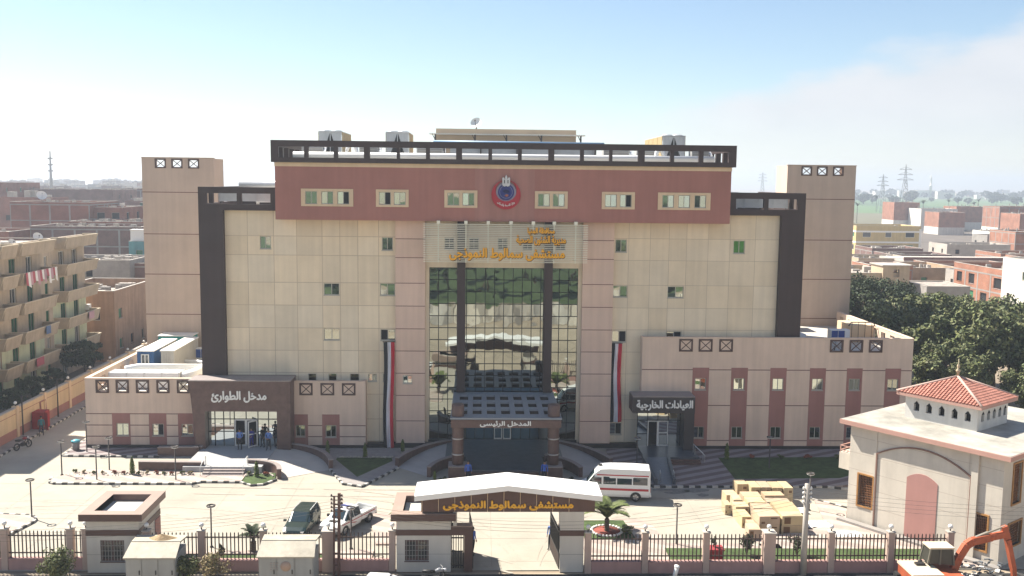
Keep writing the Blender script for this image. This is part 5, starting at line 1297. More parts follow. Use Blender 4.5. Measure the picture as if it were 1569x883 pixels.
# ambulance minibus
o = thing('ambulance_minibus', 'white high roofed ambulance minibus with red stripe behind the gate roof', 'ambulance', (0, 0, 0), None, 0, True)
st = [(-2.5, .42, 1.12, 2.18, .84, .74), (-2.42, .32, 1.14, 2.28, .86, .78), (-1.2, .30, 1.15, 2.32, .87, .79), (.3, .30, 1.15, 2.32, .87, .79), (.95, .30, 1.15, 2.27, .87, .77), (1.35, .30, 1.12, 1.95, .86, .73), (1.95, .30, 1.06, 1.12, .85, .72), (2.4, .32, .86, .92, .82, .68), (2.48, .45, .72, .78, .76, .6)]
st2 = [(a, b_, c, d_, e * .98, f) for a, b_, c, d_, e, f in st]
loft(o, st2, wpaint, {5: 'both'}, 'body')
g = MB()
for s in (-1, 1):
    for a, b_ in ((-2.3, -1.3), (-1.22, -.2), (-.12, .75), (.88, 1.5)):
        zt_ = 1.72 if a < .8 else 1.66
        def pt(x, z): t = (z - 1.15) / (2.27 - 1.15); return (x, s * (.832 * .99 + .012 + (.775 - .832) * t), z)
        g.add([pt(a, 1.2), pt(b_ + (.25 if a > .8 else 0), 1.2), pt(b_, zt_), pt(a, zt_)], [(0, 1, 2, 3)])
g.add([(-2.515, -.6, 1.25), (-2.515, .6, 1.25), (-2.505, .6, 1.8), (-2.505, -.6, 1.8)], [(0, 1, 2, 3)])
g.build('side_glass', carglass, o)
m = MB()
for s in (-1, 1):
    for z0, z1, xe in ((.78, .93, 2.0), (1.80, 1.88, 1.2)):
        f_ = lambda z: (.853 if z < 1.1 else .836 - (z - 1.15) / 1.12 * .06) + .008
        m.add([(-2.38, s * f_(z0), z0), (xe, s * f_(z0), z0), (xe, s * f_(z1), z1), (-2.38, s * f_(z1), z1)], [(0, 1, 2, 3)])
m.build('side_stripe', mat('stripe_red', (.42, .05, .05)), o)
wheels(o, (-1.5, 1.45), .86, .33, .22)
for s in (-1, 1):
    m = MB(); m.box(2.36, 2.47, s * .6 - .14, s * .6 + .14, .7, .84); m.build('headlight', lampg, o)
    m = MB(); m.box(-2.53, -2.49, s * .74 - .06, s * .74 + .06, .7, 1.05); m.build('tail_light', tailg, o)
    m = MB(); m.box(1.55, 1.68, s * .98 - .1, s * .98 + .1, 1.15, 1.4); m.build('mirror', blackm, o)
m = MB(); m.box(2.4, 2.54, -.78, .78, .36, .54); m.box(-2.58, -2.48, -.78, .78, .36, .52); m.build('bumper', white, o)
m = MB(); m.box(.85, 1.1, -.12, .12, 2.28, 2.36); m.build('roof_vent', blackm, o)
place(o, 7.55, -12.55, R(173))
# white car, only its roof in view below the gatehouse
o = thing('white_saloon_car', 'white saloon car on the street in front of the gatehouse railing', 'car', (0, 0, 0), None, 0, True)
st = [(-2.1, .4, .72, .78, .72, .5), (-1.5, .26, .86, .92, .8, .6), (-.95, .22, .88, 1.36, .82, .58), (-.2, .22, .88, 1.43, .83, .6), (.5, .22, .88, 1.36, .83, .58), (1.2, .22, .88, .93, .82, .62), (2.0, .3, .7, .75, .78, .56), (2.1, .4, .58, .62, .7, .5)]
loft(o, st, wpaint, {1: 'front', 2: 'side', 3: 'side', 4: 'both'}); wheels(o, (-1.3, 1.3), .83, .3)
for s in (-1, 1): m = MB(); m.box(1.95, 2.08, s * .55 - .12, s * .55 + .12, .58, .68); m.build('headlight', lampg, o)
place(o, -7.3, -29.75, R(-97))
def motorbike(label, x, y, rz, c, z=0):
    o = thing('motorbike', label, 'motorbike', (0, 0, 0), 'parked motorbikes', 0, True)
    for xx in (-.62, .62):
        m = MB(); n_ = 20; P = [(xx + .27 * math.cos(2 * math.pi * k / n_), 0, .31 + .27 * math.sin(2 * math.pi * k / n_)) for k in range(n_ + 1)]; m.tube(P, .05, 6, cap=False)
        for k in range(4): t = math.pi * k / 4; m.bar((xx - .25 * math.cos(t), 0, .31 - .25 * math.sin(t)), (xx + .25 * math.cos(t), 0, .31 + .25 * math.sin(t)), .015)
        m.build('wheel', tyre, o)
    m = MB(); m.tube([(.62, 0, .31), (.45, 0, .72), (.38, 0, .98)], .035, 6); m.tube([(-.62, 0, .31), (-.2, 0, .4), (.1, 0, .35), (.4, 0, .85)], .04, 6); m.box(-.15, .2, -.11, .11, .25, .52); m.build('bike_frame', blackm, o)
    m = MB(); m.tube([(.42, 0, .8), (.2, 0, .86), (-.02, 0, .8)], [.06, .14, .09], 8); m.build('fuel_tank', mat('tank_' + label[:3], c, rough=.3), o)
    m = MB(); m.tube([(-.02, 0, .78), (-.35, 0, .8), (-.72, 0, .86)], [.09, .12, .07], 8); m.build('bike_seat', blackm, o)
    m = MB(); m.tube([(.3, -.34, 1.02), (.38, -.1, 1.0), (.38, .1, 1.0), (.3, .34, 1.02)], .022, 6); m.build('handlebar', rim, o)
    m = MB(); m.ball(.52, 0, .85, .09); m.build('headlight', lampg, o)
    o.location = (x, y, z); o.rotation_euler = (0, 0, rz)
motorbike('red motorbike parked by the boundary wall on the left', -39.0, -.6, R(70), (.22, .02, .03))
motorbike('grey motorbike in front of the gatehouse window, only its top showing', -4.3, -27.3, R(10), (.25, .26, .28))
# excavator in the bottom right corner
o = thing('orange_excavator', 'orange excavator with raised jointed arm on the street before the mosque', 'excavator', (23, -28, 0))
org = mat('excavator_orange', (.36, .085, .035), rough=.6, var=.2, scale=2, streak=.1); orl = mat('excavator_cream', (.62, .53, .40), rough=.5, var=.1)
m = MB(); m.box(21.3, 24.1, -29.4, -27.5, .75, 1.3, 0); m.box(21.25, 22.95, -29.45, -27.45, 1.302, 1.42, 1); m.box(22.0, 22.5, -28.2, -27.9, 1.43, 1.54, 2); m.lathe([(.12, 0), (.12, .14)], 22.4, -27.75, 10, 2, 1, 1.42); m.build('engine_house', [org, orl, blackm], o)
m = MB(); m.add([(22.55, -28.35, 1.62), (24.0, -28.35, 1.5), (24.0, -27.45, 1.5), (22.55, -27.45, 1.62), (22.7, -28.3, 2.42), (23.9, -28.3, 2.36), (23.85, -27.5, 2.36), (22.7, -27.5, 2.42)], [(0, 1, 5, 4), (1, 2, 6, 5), (2, 3, 7, 6), (3, 0, 4, 7)]); cb_ = m.build('cab', mat('cab_glass_dusty', (.05, .05, .04), rough=.25), o)
m = MB(); m.box(22.62, 23.98, -28.38, -27.42, 2.42, 2.5)
for p, q in (((22.55, -28.36, 1.6), (22.7, -28.31, 2.42)), ((24, -28.36, 1.5), (23.9, -28.31, 2.4)), ((22.55, -27.44, 1.6), (22.7, -27.49, 2.42)), ((24, -27.44, 1.5), (23.86, -27.49, 2.4)), ((23.2, -28.36, 1.55), (23.25, -28.31, 2.4))): m.bar(p, q, .08, None, 1)
m.build('cab_roof', [orl, mat('cab_olive', (.14, .13, .10))], cb_)
m = MB()
bp = [(24.0, -28.2, 1.05), (24.35, -28.15, 1.9), (24.75, -28.1, 2.55), (25.1, -28.05, 2.75), (26.2, -27.95, 2.95), (27.0, -27.9, 3.1)]
for a, b_, h in zip(bp, bp[1:], (.42, .42, .42, .40, .34)): m.bar(a, b_, .26, h)
for p in bp[1:5]: m.ball(p[0], p[1], p[2], .2, 8, 0)
m.build('boom', org, o)
m = MB(); sp_ = [(26.9, -27.9, 3.55), (27.15, -27.88, 2.8), (27.6, -27.85, 1.1), (27.7, -27.85, .6)]
for a, b_, h in zip(sp_, sp_[1:], (.3, .36, .26)): m.bar(a, b_, .24, h)
m.build('stick', org, o)
m = MB(); m.bar((24.7, -28.0, 2.68), (26.0, -27.95, 3.2), .14); m.bar((26.0, -27.95, 3.2), (26.95, -27.9, 3.55), .08); m.bar((27.35, -27.85, 2.6), (27.7, -27.85, 1.2), .1); m.bar((24.9, -28.0, 2.75), (26.7, -27.9, 3.1), .07); m.build('hydraulic_ram', mat('ram_grey', (.28, .26, .22), rough=.4, metallic=.4), o)
m = MB(); m.prism([(27.3, -28.3), (28.2, -28.3), (28.2, -27.4), (27.3, -27.4)], .05, .6); m.build('bucket', blackm, o)
m = MB()
for y in (-29.4, -27.9): m.box(21.1, 24.6, y, y + .5, .0, .8)
m.build('track', tyre, o)

# ------------------------------------------------------------------ cardboard boxes
BX = [  # x0,x1,y0,y1,z0,z1,label
 (16.1, 16.85, -13.3, -12.2, 0, 1.2, 'tall narrow carton at the left end of the back row'), (16.9, 17.55, -14.0, -12.6, 0, 1.2, 'carton second from left in the back row of the pile'),
 (17.6, 18.3, -14.0, -12.6, 0, 1.2, 'carton third from left in the back row of the pile'), (18.35, 19.05, -14.1, -12.7, 0, 1.2, 'carton fourth from left in the back row of the pile'), (19.1, 19.75, -14.2, -12.7, 0, 1.22, 'carton at the right end of the back row of the pile'),
 (16.0, 17.25, -15.3, -14.3, 0, 1.0, 'wide low carton left in the second row of the pile'), (17.4, 18.75, -15.5, -14.6, 0, 1.12, 'pale flat carton right in the second row of the pile'),
 (15.95, 17.1, -16.7, -15.5, 0, 1.05, 'wide carton left in the third row of the pile'), (17.3, 18.85, -16.5, -15.65, 0, 1.0, 'wide carton right in the third row of the pile'),
 (15.95, 17.2, -18.0, -17.0, 0, 1.1, 'wide carton left in the fourth row of the pile'), (17.35, 18.8, -18.7, -16.7, 0, 1.12, 'longest flat carton right in the fourth row of the pile'),
 (15.8, 17.1, -19.75, -18.5, 0, .58, 'lower front carton left, under the front top carton'), (15.75, 17.08, -19.8, -18.45, .6, 1.2, 'closed front carton left, on top of its stack'),
 (17.25, 18.6, -19.75, -18.85, 0, .58, 'lower front carton right, under the torn carton'), (17.25, 18.62, -19.75, -18.85, .6, 1.2, 'torn open front carton right, on top of its stack'),
 (16.1, 16.75, -15.0, -13.6, 0, .55, 'half hidden low carton behind the left second row'), (15.2, 15.75, -15.9, -14.8, 0, .95, 'upright carton at the left edge, with a dark open side'),
 (14.55, 14.95, -16.2, -15.2, 0, .7, 'small upright carton standing farthest left of the pile'), (15.0, 15.6, -18.6, -17.2, 0, .75, 'flat topped carton at the left edge of the pile'), (15.2, 15.7, -19.6, -18.7, 0, .6, 'small square carton at the left front of the pile'),
 (14.85, 15.6, -20.9, -19.8, 0, .75, 'open carton nearest the fence at the left front'), (15.0, 15.9, -17.1, -16.1, 0, .9, 'leaning carton between the left edge and the third row'),
 (15.0, 15.8, -14.6, -13.5, 0, .85, 'tall carton behind the left edge of the pile')]
rb = random.Random(9)
for x0, x1, y0, y1, z0, z1, lb in BX:
    k = rb.uniform(.85, 1.18); c = (k, k * rb.uniform(.94, 1.03), k * rb.uniform(.85, 1.05))
    o = thing('cardboard_box', 'brown cardboard ' + lb, 'cardboard box', ((x0 + x1) / 2, (y0 + y1) / 2, z0), 'cardboard boxes piled in the yard', R(rb.uniform(-3, 3)), True)
    w, d_ = (x1 - x0) / 2, (y1 - y0) / 2; h = z1 - z0
    m = MB(); m.box(-w, w, -d_, d_, 0, h, 0, c); m.build('carton', cardb, o)
    m = MB(); torn = 'torn' in lb or 'open' in lb
    if torn:
        m.add([(-w, -d_, h), (w, -d_, h), (w * .6, -d_ * .5, h + .1), (-w * .7, -d_ * .4, h + .06)], [(0, 1, 2, 3)], 0, (1.1, 1.1, 1.05)); m.add([(-w * .8, -d_ - .012, h * .15), (-w * .2, -d_ - .012, h * .15), (-w * .2, -d_ - .012, h * .85), (-w * .8, -d_ - .012, h * .85)], [(0, 1, 2, 3)], 1)
    else:
        m.box(-w - .006, w + .006, -.03, .03, h + .002, h + .006, 0, (1.15, 1.12, 1.05)); m.box(-.03, .03, -d_ - .006, -d_ - .001, h * .45, h, 0, (1.2, 1.15, 1.05)); m.add([(w * .1, -d_ - .008, h * .7), (w * .75, -d_ - .008, h * .7), (w * .75, -d_ - .008, h * .84), (w * .1, -d_ - .008, h * .84)], [(0, 1, 2, 3)], 1 if rb.random() < .75 else 0, (.8, .75, .7)); m.add([(-w * .8, -d_ - .008, h * .2), (-w * .45, -d_ - .008, h * .2), (-w * .45, -d_ - .008, h * .42), (-w * .8, -d_ - .008, h * .42)], [(0, 1, 2, 3)], 1)
    m.build('flap', [cardb, mat('carton_dark', (.16, .09, .045))], o)
# white plastic sheets beside the pile
for x, y, sx, sy, lb in ((20.0, -18.2, .9, .6, 'crumpled white plastic sheet lying by the concrete pole'), (19.6, -15.6, .7, .5, 'crumpled white plastic sheet right of the carton pile'), (21.3, -20.0, .9, .5, 'crumpled white plastic sheet near the mosque paving')):
    m = MB(); n_ = 9; V = []
    for j in range(n_):
        for i in range(n_): V.append((x + sx * (i / 8 - .5) * 2 + rb.uniform(-.08, .08), y + sy * (j / 8 - .5) * 2 + rb.uniform(-.08, .08), .11 + rb.uniform(0, .3) * (1 - abs(i / 4 - 1)) * (1 - abs(j / 4 - 1)) + .01))
    m.add(V, [(j * n_ + i, j * n_ + i + 1, (j + 1) * n_ + i + 1, (j + 1) * n_ + i) for j in range(n_ - 1) for i in range(n_ - 1)])
    tag(m.build('plastic_sheet', white), lb, 'plastic sheet', 'plastic sheets in the yard')

# ------------------------------------------------------------------ street cabinets, poles, wires
def cabinet(label, x0, x1, y0, y1, h, rise, extra):
    o = thing('transformer_kiosk', label, 'kiosk', ((x0 + x1) / 2, y0, 0), 'metal kiosks on the street edge')
    gm_ = mat('kiosk_grey', (.30, .31, .30), rough=.6, var=.08, streak=.12)
    m = MB(); m.box(x0, x1, y0, y1, 0, h); m.build('kiosk_body', gm_, o)
    ym = (y0 + y1) / 2
    m = MB(); V = [(x0 - .1, y0 - .12, h + .01), (x1 + .1, y0 - .12, h + .01), (x1 + .02, ym, h + rise), (x0 - .02, ym, h + rise), (x1 + .1, y1 + .1, h + rise * .9), (x0 - .1, y1 + .1, h + rise * .9)]
    m.add(V, [(0, 1, 2, 3), (3, 2, 4, 5)]); m.add([(a, b_, c - .07) for a, b_, c in V], [(3, 2, 1, 0), (5, 4, 2, 3)]); 
    m.quad(V[0], V[1], (V[1][0], V[1][1], V[1][2] - .07), (V[0][0], V[0][1], V[0][2] - .07)); m.bar(V[3], V[2], .05, .04)
    m.build('kiosk_roof', mat('kiosk_roof_sheet', (.44, .40, .32), rough=.7, var=.15, stain=.25, scale=2), o)
    for k in range(3):
        a = x0 + (x1 - x0) * (k + .05) / 3; b_ = x0 + (x1 - x0) * (k + .95) / 3
        m = MB(); m.box(a, b_, y0 - .04, y0 - .001, .1, h - .1); dr = m.build('kiosk_door', gm_, o)
        m = MB(); m.box(b_ - .12, b_ - .07, y0 - .08, y0 - .041, h * .5, h * .62); m.build('handle', blackm, dr)
    if extra == 'vent':
        m = MB(); m.lathe([(.28, 0), (.28, .03)], 0, 0, 18); V = [(x0 + 1.45 + v[0], y0 - .06 + v[2], h - .55 + v[1]) for v in m.v]; m.v = V; m.build('round_vent', mat('vent_rust', (.38, .28, .22)), o)
        m = MB()
        for i in range(3):
            for j in range(4): m.box(x0 + .62 + i * .16, x0 + .72 + i * .16, y0 - .06, y0 - .041, h - .8 + j * .13, h - .72 + j * .13)
        m.build('louver_vent', concrete, o)
    else:
        m = MB(); V = []; 
        for k in range(14): t = 2 * math.pi * k / 14; V.append((x0 + 1.5 + .75 * math.cos(t) * (1 + .2 * math.sin(3 * t)), ym + .45 + .4 * math.sin(t), h + rise * .93))
        V.append((x0 + 1.5, ym + .4, h + rise + .28)); m.add(V, [(k, (k + 1) % 14, 14) for k in range(14)]); m.build('earth_heap', mat('heap_earth', (.34, .24, .13), var=.35, scale=3, bump=.6), o)
cabinet('grey metal kiosk with round vent in front of the dark car', -13.75, -10.85, -28, -26.2, 1.95, .55, 'vent')
cabinet('grey metal kiosk with earth on its roof by the left guardhouse', -20.8, -18.2, -28, -26.0, 1.9, .5, 'earth')
o = thing('power_pole', 'brown twin steel electricity pole in front of the pickup', 'power pole', (-9.9, -25.9, 0))
m = MB(); m.bar((-10.05, -25.95, 0), (-10.0, -25.95, 4.55), .10, .12); m.bar((-9.78, -25.95, 0), (-9.72, -25.95, 4.75), .16, .14)
for k in range(6): m.bar((-10.05, -25.95, .6 + k * .7), (-9.75, -25.95, .6 + k * .7), .05)
m.build('pole_shaft', mat('pole_rust', (.12, .065, .05), var=.25, scale=3), o)
for k in range(5):
    m = MB(); z = 3.7 + k * .22; m.bar((-10.2, -25.95, z), (-9.5, -25.95, z), .04); 
    for x in (-10.15, -9.58): m.lathe([(.05, 0), (.06, .05), (.03, .12)], x, -25.95, 8, 0, 1, z)
    m.build('insulator', mat('insulator_brown', (.10, .06, .05), rough=.3), o)
o = thing('concrete_pole', 'pale round concrete pole in front of the carton pile', 'power pole', (16.5, -25.95, 0))
m = MB(); m.lathe([(.19, 0), (.13, 5.3)], 16.55, -25.95, 12); m.build('pole_shaft', conc_lt, o)
m = MB()
for k in range(4): z = 4.2 + k * .27; m.bar((16.3, -25.98, z), (16.8, -25.98, z), .05); m.lathe([(.06, 0), (.07, .06), (.03, .14)], 16.35, -25.98, 8, 0, 1, z); m.lathe([(.06, 0), (.07, .06), (.03, .14)], 16.78, -25.98, 8, 0, 1, z)
m.build('insulator', white, o)
wirem = mat('wire', (.11, .10, .09))
for k in range(4):
    for (xa, za), (xb, zb), sagk in (((-9.75, 3.8 + k * .22), (16.4, 4.25 + k * .27), 1.5), ((-60, 5.0 + k * .3), (-9.8, 3.8 + k * .22), 2.4), ((16.6, 4.25 + k * .27), (60, 5.2 + k * .3), 1.6)):
        pts = [(xa + (xb - xa) * t / 24, -26.0 - .12 * k, za + (zb - za) * t / 24 - sagk * 4 * (t / 24) * (1 - t / 24)) for t in range(25)]
        m = MB(); m.tube(pts, .007, 4); o = m.build('overhead_wire', wirem)
        w_ = 'between the brown pole and the concrete pole' if xa > -10 and xb < 17 else 'running left from the brown pole' if xa < -10 else 'running right from the concrete pole'
        tag(o, 'thin grey overhead wire %s, %s' % (w_, ('lowest of four', 'second from the bottom', 'third from the bottom', 'topmost of four')[k]), 'wire', 'overhead wires along the street')
# small things
o = thing('red_kiosk', 'red metal kiosk standing open by the boundary wall', 'kiosk', (-40.3, 5.9, 0))
m = MB(); m.box(-40.9, -39.9, 5.2, 6.4, .1, 1.6); m.build('kiosk_body', mat('kiosk_red', (.30, .025, .025), var=.1), o); m = MB(); m.bar((-39.85, 5.2, .9), (-39.3, 4.7, .9), .05, 1.5); m.build('kiosk_door', mat('kiosk_red', (.3, .02, .02)), o)
o = thing('litter_bin', 'grey bin with teal lid at the left corner of the hospital', 'bin', (-34.3, -.9, 0)); m = MB(); m.lathe([(.26, .1), (.3, .8)], -34.5, -1.2, 14); m.build('bin_body', concrete, o); m = MB(); m.lathe([(.36, .8), (.36, .88), (.1, .98)], -34.5, -1.2, 14); m.build('bin_lid', mat('bin_teal', (.12, .42, .48), rough=.4), o)
o = thing('red_crate', 'dark red box standing on the grass behind the right railing', 'crate', (11.8, -24.2, .12)); m = MB(); m.box(11.3, 12.3, -24.6, -23.9, .13, .85); m.build('crate_body', mat('crate_red', (.20, .025, .03), var=.15), o); m = MB(); m.box(11.25, 12.35, -24.65, -23.85, .852, .93); m.build('crate_lid', mat('crate_red2', (.26, .035, .04)), o)
o = thing('white_pipe', 'short white pipe leaning up from the street before the railing', 'pipe', (9.2, -26.6, 0)); m = MB(); m.tube([(9.0, -26.6, 0), (9.15, -26.65, .75)], .13, 12); m.tube([(9.145, -26.645, .74), (9.155, -26.655, .8)], .155, 12); m.build('pipe_shaft', white, o)
o = thing('open_door_frame', 'brown wooden door frame leaning on the boundary wall', 'door frame', (-40.9, 7.6, 0)); m = MB(); m.bar((-40.85, 7.0, .1), (-40.95, 7.0, 2.1), .1); m.bar((-40.85, 8.0, .1), (-40.95, 8.0, 2.1), .1); m.bar((-40.95, 7.0, 2.1), (-40.95, 8.0, 2.1), .1); m.build('frame_bar', redstrip, o)
o = thing('slate_pile', 'stack of dark grey roofing pieces beside the mosque corner', 'rubble pile', (26.2, -25.0, 0)); m = MB()
for k in range(70): x, y = rb.uniform(24.2, 27.6), rb.uniform(-26.9, -25.9); z = rb.uniform(.1, .9); m.bar((x, y, z), (x + rb.uniform(-.3, .3), y + rb.uniform(-.15, .15), z + rb.uniform(-.1, .15)), rb.uniform(.1, .25), .04, 0 if k % 3 else 1)
m.build('slate_sheet', [mat('slate', (.10, .11, .12), var=.3), mat('slate_pale', (.5, .48, .44))], o)

# ------------------------------------------------------------------ people
def person(label, x, y, z, rz, shirt, trouser, walk=.06, arms='down', held=None, sex_h=1.72):
    """one skinned body; hair is a child"""
    s = sex_h / 1.72
    V = []; E_ = []; Rr = []
    def v(p, r, parent=None):
        V.append((p[0] * s, p[1] * s, p[2] * s)); Rr.append(r * s)
        if parent is not None: E_.append((parent, len(V) - 1))
        return len(V) - 1
    pel = v((0, 0, .95), .125); waist = v((0, 0, 1.08), .118, pel); chest = v((0, .01, 1.28), .145, waist); sh = v((0, 0, 1.41), .10, chest); nk = v((0, -.005, 1.49), .05, sh)
    hd0 = v((0, -.015, 1.57), .072, nk); hd1 = v((0, -.02, 1.65), .085, hd0); hd2 = v((0, -.01, 1.71), .055, hd1)
    hands = []
    for sd in (-1, 1):
        hp = v((sd * .095, 0, .88), .095, pel); kn = v((sd * .11, -.02 + walk * sd, .50), .06, hp); an = v((sd * .12, .02 + walk * 1.6 * sd, .10), .042, kn); v((sd * .13, -.13 + walk * 1.6 * sd, .045), .036, an)
        so = v((sd * .185, 0, 1.395), .062, sh)
        if arms == 'down': el_ = v((sd * .235, .02, 1.12), .043, so); wr = v((sd * .235, -.06, .88), .03, el_)
        elif arms == 'front': el_ = v((sd * .24, .03, 1.13), .043, so); wr = v((sd * .09, -.19, 1.02), .03, el_)
        else: el_ = v((sd * .25, .05, 1.13), .043, so); wr = v((sd * .08, .13, 1.0), .03, el_)
        hands.append((V[wr], sd, V[el_]))
    me = bpy.data.meshes.new('person'); me.from_pydata(V, E_, []); ob = bpy.data.objects.new('body', me); col.objects.link(ob)
    md = ob.modifiers.new('s', 'SKIN'); sv = me.skin_vertices[0].data
    for i, r in enumerate(Rr): sv[i].radius = (r, r * (.72 if i in (1, 2, 3) else .95)); sv[i].use_root = (i == 0)
    sb = ob.modifiers.new('b', 'SUBSURF'); sb.levels = 2; sb.render_levels = 2
    dg = bpy.context.evaluated_depsgraph_get(); ev = bpy.data.meshes.new_from_object(ob.evaluated_get(dg)); bpy.data.objects.remove(ob)
    m = MB(); vs_ = [q.co.copy() for q in ev.vertices]
    for p in ev.polygons:
        c = p.center / s
        armz = abs(c.x) > .17 and c.z < 1.32
        if c.z > 1.46: mi = 2
        elif c.z < .085: mi = 3
        elif abs(c.x) > .05 and arms == 'down' and abs(c.x) > .18 and c.z < .93: mi = 2
        elif c.z > .96 or (abs(c.x) > .19): mi = 0
        else: mi = 1
        m.add([vs_[i] for i in p.vertices], [tuple(range(len(p.vertices)))], mi, 1, True)
    for hpos, sd, epos in hands:        # palm, four fingers and a thumb
        h = Vector(hpos); dr = (h - Vector(epos)).normalized(); sidev = Vector((0, -1, 0)) if abs(dr.z) > .6 else Vector((0, 0, 1)); lat = dr.cross(sidev).normalized(); w = lat.cross(dr).normalized()
        m.tube([h, h + dr * .05 * s, h + dr * .085 * s], [.028 * s, .036 * s, .03 * s], 8, 2)
        for k, ln in enumerate((.07, .08, .075, .055)):
            b0 = h + dr * .08 * s + w * (k - 1.5) * .018 * s; m.tube([b0, b0 + dr * ln * .5 * s, b0 + (dr * ln * .9 + lat * .02 * sd) * s], [.0095 * s, .009 * s, .007 * s], 6, 2)
        b0 = h + dr * .03 * s - w * .03 * s; m.tube([b0, b0 + (dr * .03 - w * .025) * s, b0 + (dr * .06 - w * .03) * s], [.012 * s, .011 * s, .008 * s], 6, 2)
    # face: nose, eyes, mouth, ears
    hz = 1.625 * s
    m.add([(-.016 * s, -.098 * s, hz - .03 * s), (.016 * s, -.098 * s, hz - .03 * s), (0, -.125 * s, hz - .025 * s), (0, -.1 * s, hz + .015 * s)], [(0, 1, 2), (1, 3, 2), (3, 0, 2)], 2)
    for sd in (-1, 1): m.ball(sd * .033 * s, -.093 * s, hz + .012 * s, .011 * s, 6, 4); m.ball(sd * .085 * s, -.015 * s, hz - .005 * s, .02 * s, 6, 2)
    m.bar((-.024 * s, -.095 * s, hz - .052 * s), (.024 * s, -.095 * s, hz - .052 * s), .008, .006, 4)
    o = m.build('person', [shirt, trouser, skin, blackm, mat('eye_dark', (.03, .02, .02))])
    bpy.data.meshes.remove(ev)
    tag(o, label, 'person'); 
    g = MB(); prof = [(max(.002, .094 * s * math.sin(t)), .094 * s * math.cos(t)) for t in (math.pi * .62, math.pi * .5, math.pi * .35, math.pi * .2, .05)]
    g.lathe(prof, 0, .004 * s, 12, 0, 1, 1.655 * s); g.build('hair', hairm, o)
    if held:
        k = MB(); k.box(-.1, .1, -.3 * s, -.28 * s, 1.0 * s, 1.14 * s)
    o.location = (x, y, z); o.rotation_euler = (0, 0, rz)
    return o
blue = mat('shirt_blue', (.045, .11, .42), var=.1, scale=8); lblue = mat('shirt_light_blue', (.10, .19, .46), var=.1, scale=8); navy = mat('trousers_navy', (.012, .013, .022)); royal = mat('royal_overall', (.015, .018, .22)); dk = mat('dark_clothes', (.014, .014, .017)); teal = mat('shirt_teal', (.03, .18, .20)); grey_t = mat('trousers_grey', (.035, .035, .05))
person('guard in light blue shirt and dark trousers left of the emergency door', -21.05, -2.5, .5, .1, lblue, navy, .03, 'front')
person('person in royal blue overall standing in the emergency doorway', -20.3, -1.75, .5, -.1, royal, royal, .03, 'front', sex_h=1.6)
person('guard in light blue shirt and dark trousers right of the emergency door', -18.75, -2.6, .5, -.15, lblue, navy, .05, 'front')
person('person in dark clothes by the right end of the emergency portal glass', -18.35, -1.6, .5, .4, dk, dk, .04)
person('person in dark clothes behind the open emergency door leaf', -19.4, -1.75, .5, -.6, dk, dk, .04)
person('guard in blue shirt left of the main entrance steps', -2.75, -9.5, 0, .25, blue, navy, .04)
person('guard in blue shirt right of the main entrance steps', 2.85, -9.5, 0, -.2, blue, navy, .03)
person('person in teal shirt walking by the red kiosk in the side yard', -39.3, 3.4, 0, .3, teal, grey_t, .1)
person('guard in blue shirt standing behind the left gate leaf', -2.3, -23.0, 0, .9, blue, navy, .05)
person('guard in blue shirt hidden behind the right gate leaf', 2.42, -22.2, 0, -.5, lblue, navy, .05)
# ------------------------------------------------------------------ plants
def leafmat(name, c): return mat(name, c, rough=.65, var=.25, scale=.8, vcol=True, spec=.25)
lf_dark = leafmat('foliage_dark', (.038, .054, .026)); lf_mid = leafmat('foliage_mid', (.105, .122, .055)); lf_olive = leafmat('foliage_olive', (.10, .115, .045)); lf_dry = leafmat('foliage_dry', (.22, .18, .10)); lf_cyp = leafmat('foliage_cypress', (.10, .135, .025)); lf_red = leafmat('foliage_red', (.22, .06, .035)); lf_palm = leafmat('palm_leaf', (.095, .12, .045))
bark = mat('bark', (.10, .075, .055), var=.3, scale=3, bump=.5)
def leaves(m, c, rx, ry, rz_, n, size, rnd, up=.3, shell=.5):
    for _ in range(n):
        d_ = Vector((rnd.gauss(0, 1), rnd.gauss(0, 1), rnd.gauss(0, 1))).normalized(); k = rnd.uniform(shell, 1) 
        p = Vector((c[0] + d_.x * rx * k, c[1] + d_.y * ry * k, c[2] + d_.z * rz_ * k))
        nrm = (d_ + Vector((rnd.gauss(0, .7), rnd.gauss(0, .7), rnd.gauss(0, .7) + up))).normalized()
        a = nrm.cross(Vector((rnd.gauss(0, 1), rnd.gauss(0, 1), rnd.gauss(0, 1)))).normalized() * size * rnd.uniform(.6, 1.3); b_ = nrm.cross(a) * .6
        t = rnd.uniform(.6, 1.45); cc = (t * rnd.uniform(.9, 1.15), t, t * rnd.uniform(.7, 1.1))
        m.add([p - a, p - b_ * .9, p + a, p + b_ * .9], [(0, 1, 2, 3)], 0, cc)
def tree_proto(label, seed, h, r, nclump, nleaf, size, lm, group, name='shade_tree', cat='tree', flat=.75, trunk=True):
    rnd = random.Random(seed); o = thing(name, label, cat, (0, 0, 0), group, 0, True)
    m = MB(); t = MB(); zc = h - r * flat
    base = max(.2, zc - r * flat * .9)
    t.tube([(0, 0, -.2), (.05 * r, 0, base * .5), (0, .05 * r, base), (0, 0, zc)], [.07 * r, .055 * r, .05 * r, .02 * r], 8)
    for _ in range(nclump):
        d_ = Vector((rnd.gauss(0, 1), rnd.gauss(0, 1), rnd.gauss(.15, .8))).normalized(); k = rnd.uniform(.35, 1.0) ** .6
        c = Vector((d_.x * r * k, d_.y * r * k, zc + d_.z * r * flat * k)); cr = r * rnd.uniform(.17, .30)
        leaves(m, c, cr, cr, cr * .8, nleaf, size, rnd)
        t.tube([(0, 0, zc - r * .5 * flat), tuple(Vector((0, 0, zc - r * .2)).lerp(c, .55)), tuple(c)], [.025 * r, .015 * r, .006 * r], 5)
    m.build('crown', lm, o); t.build('trunk', bark, o)
    return o
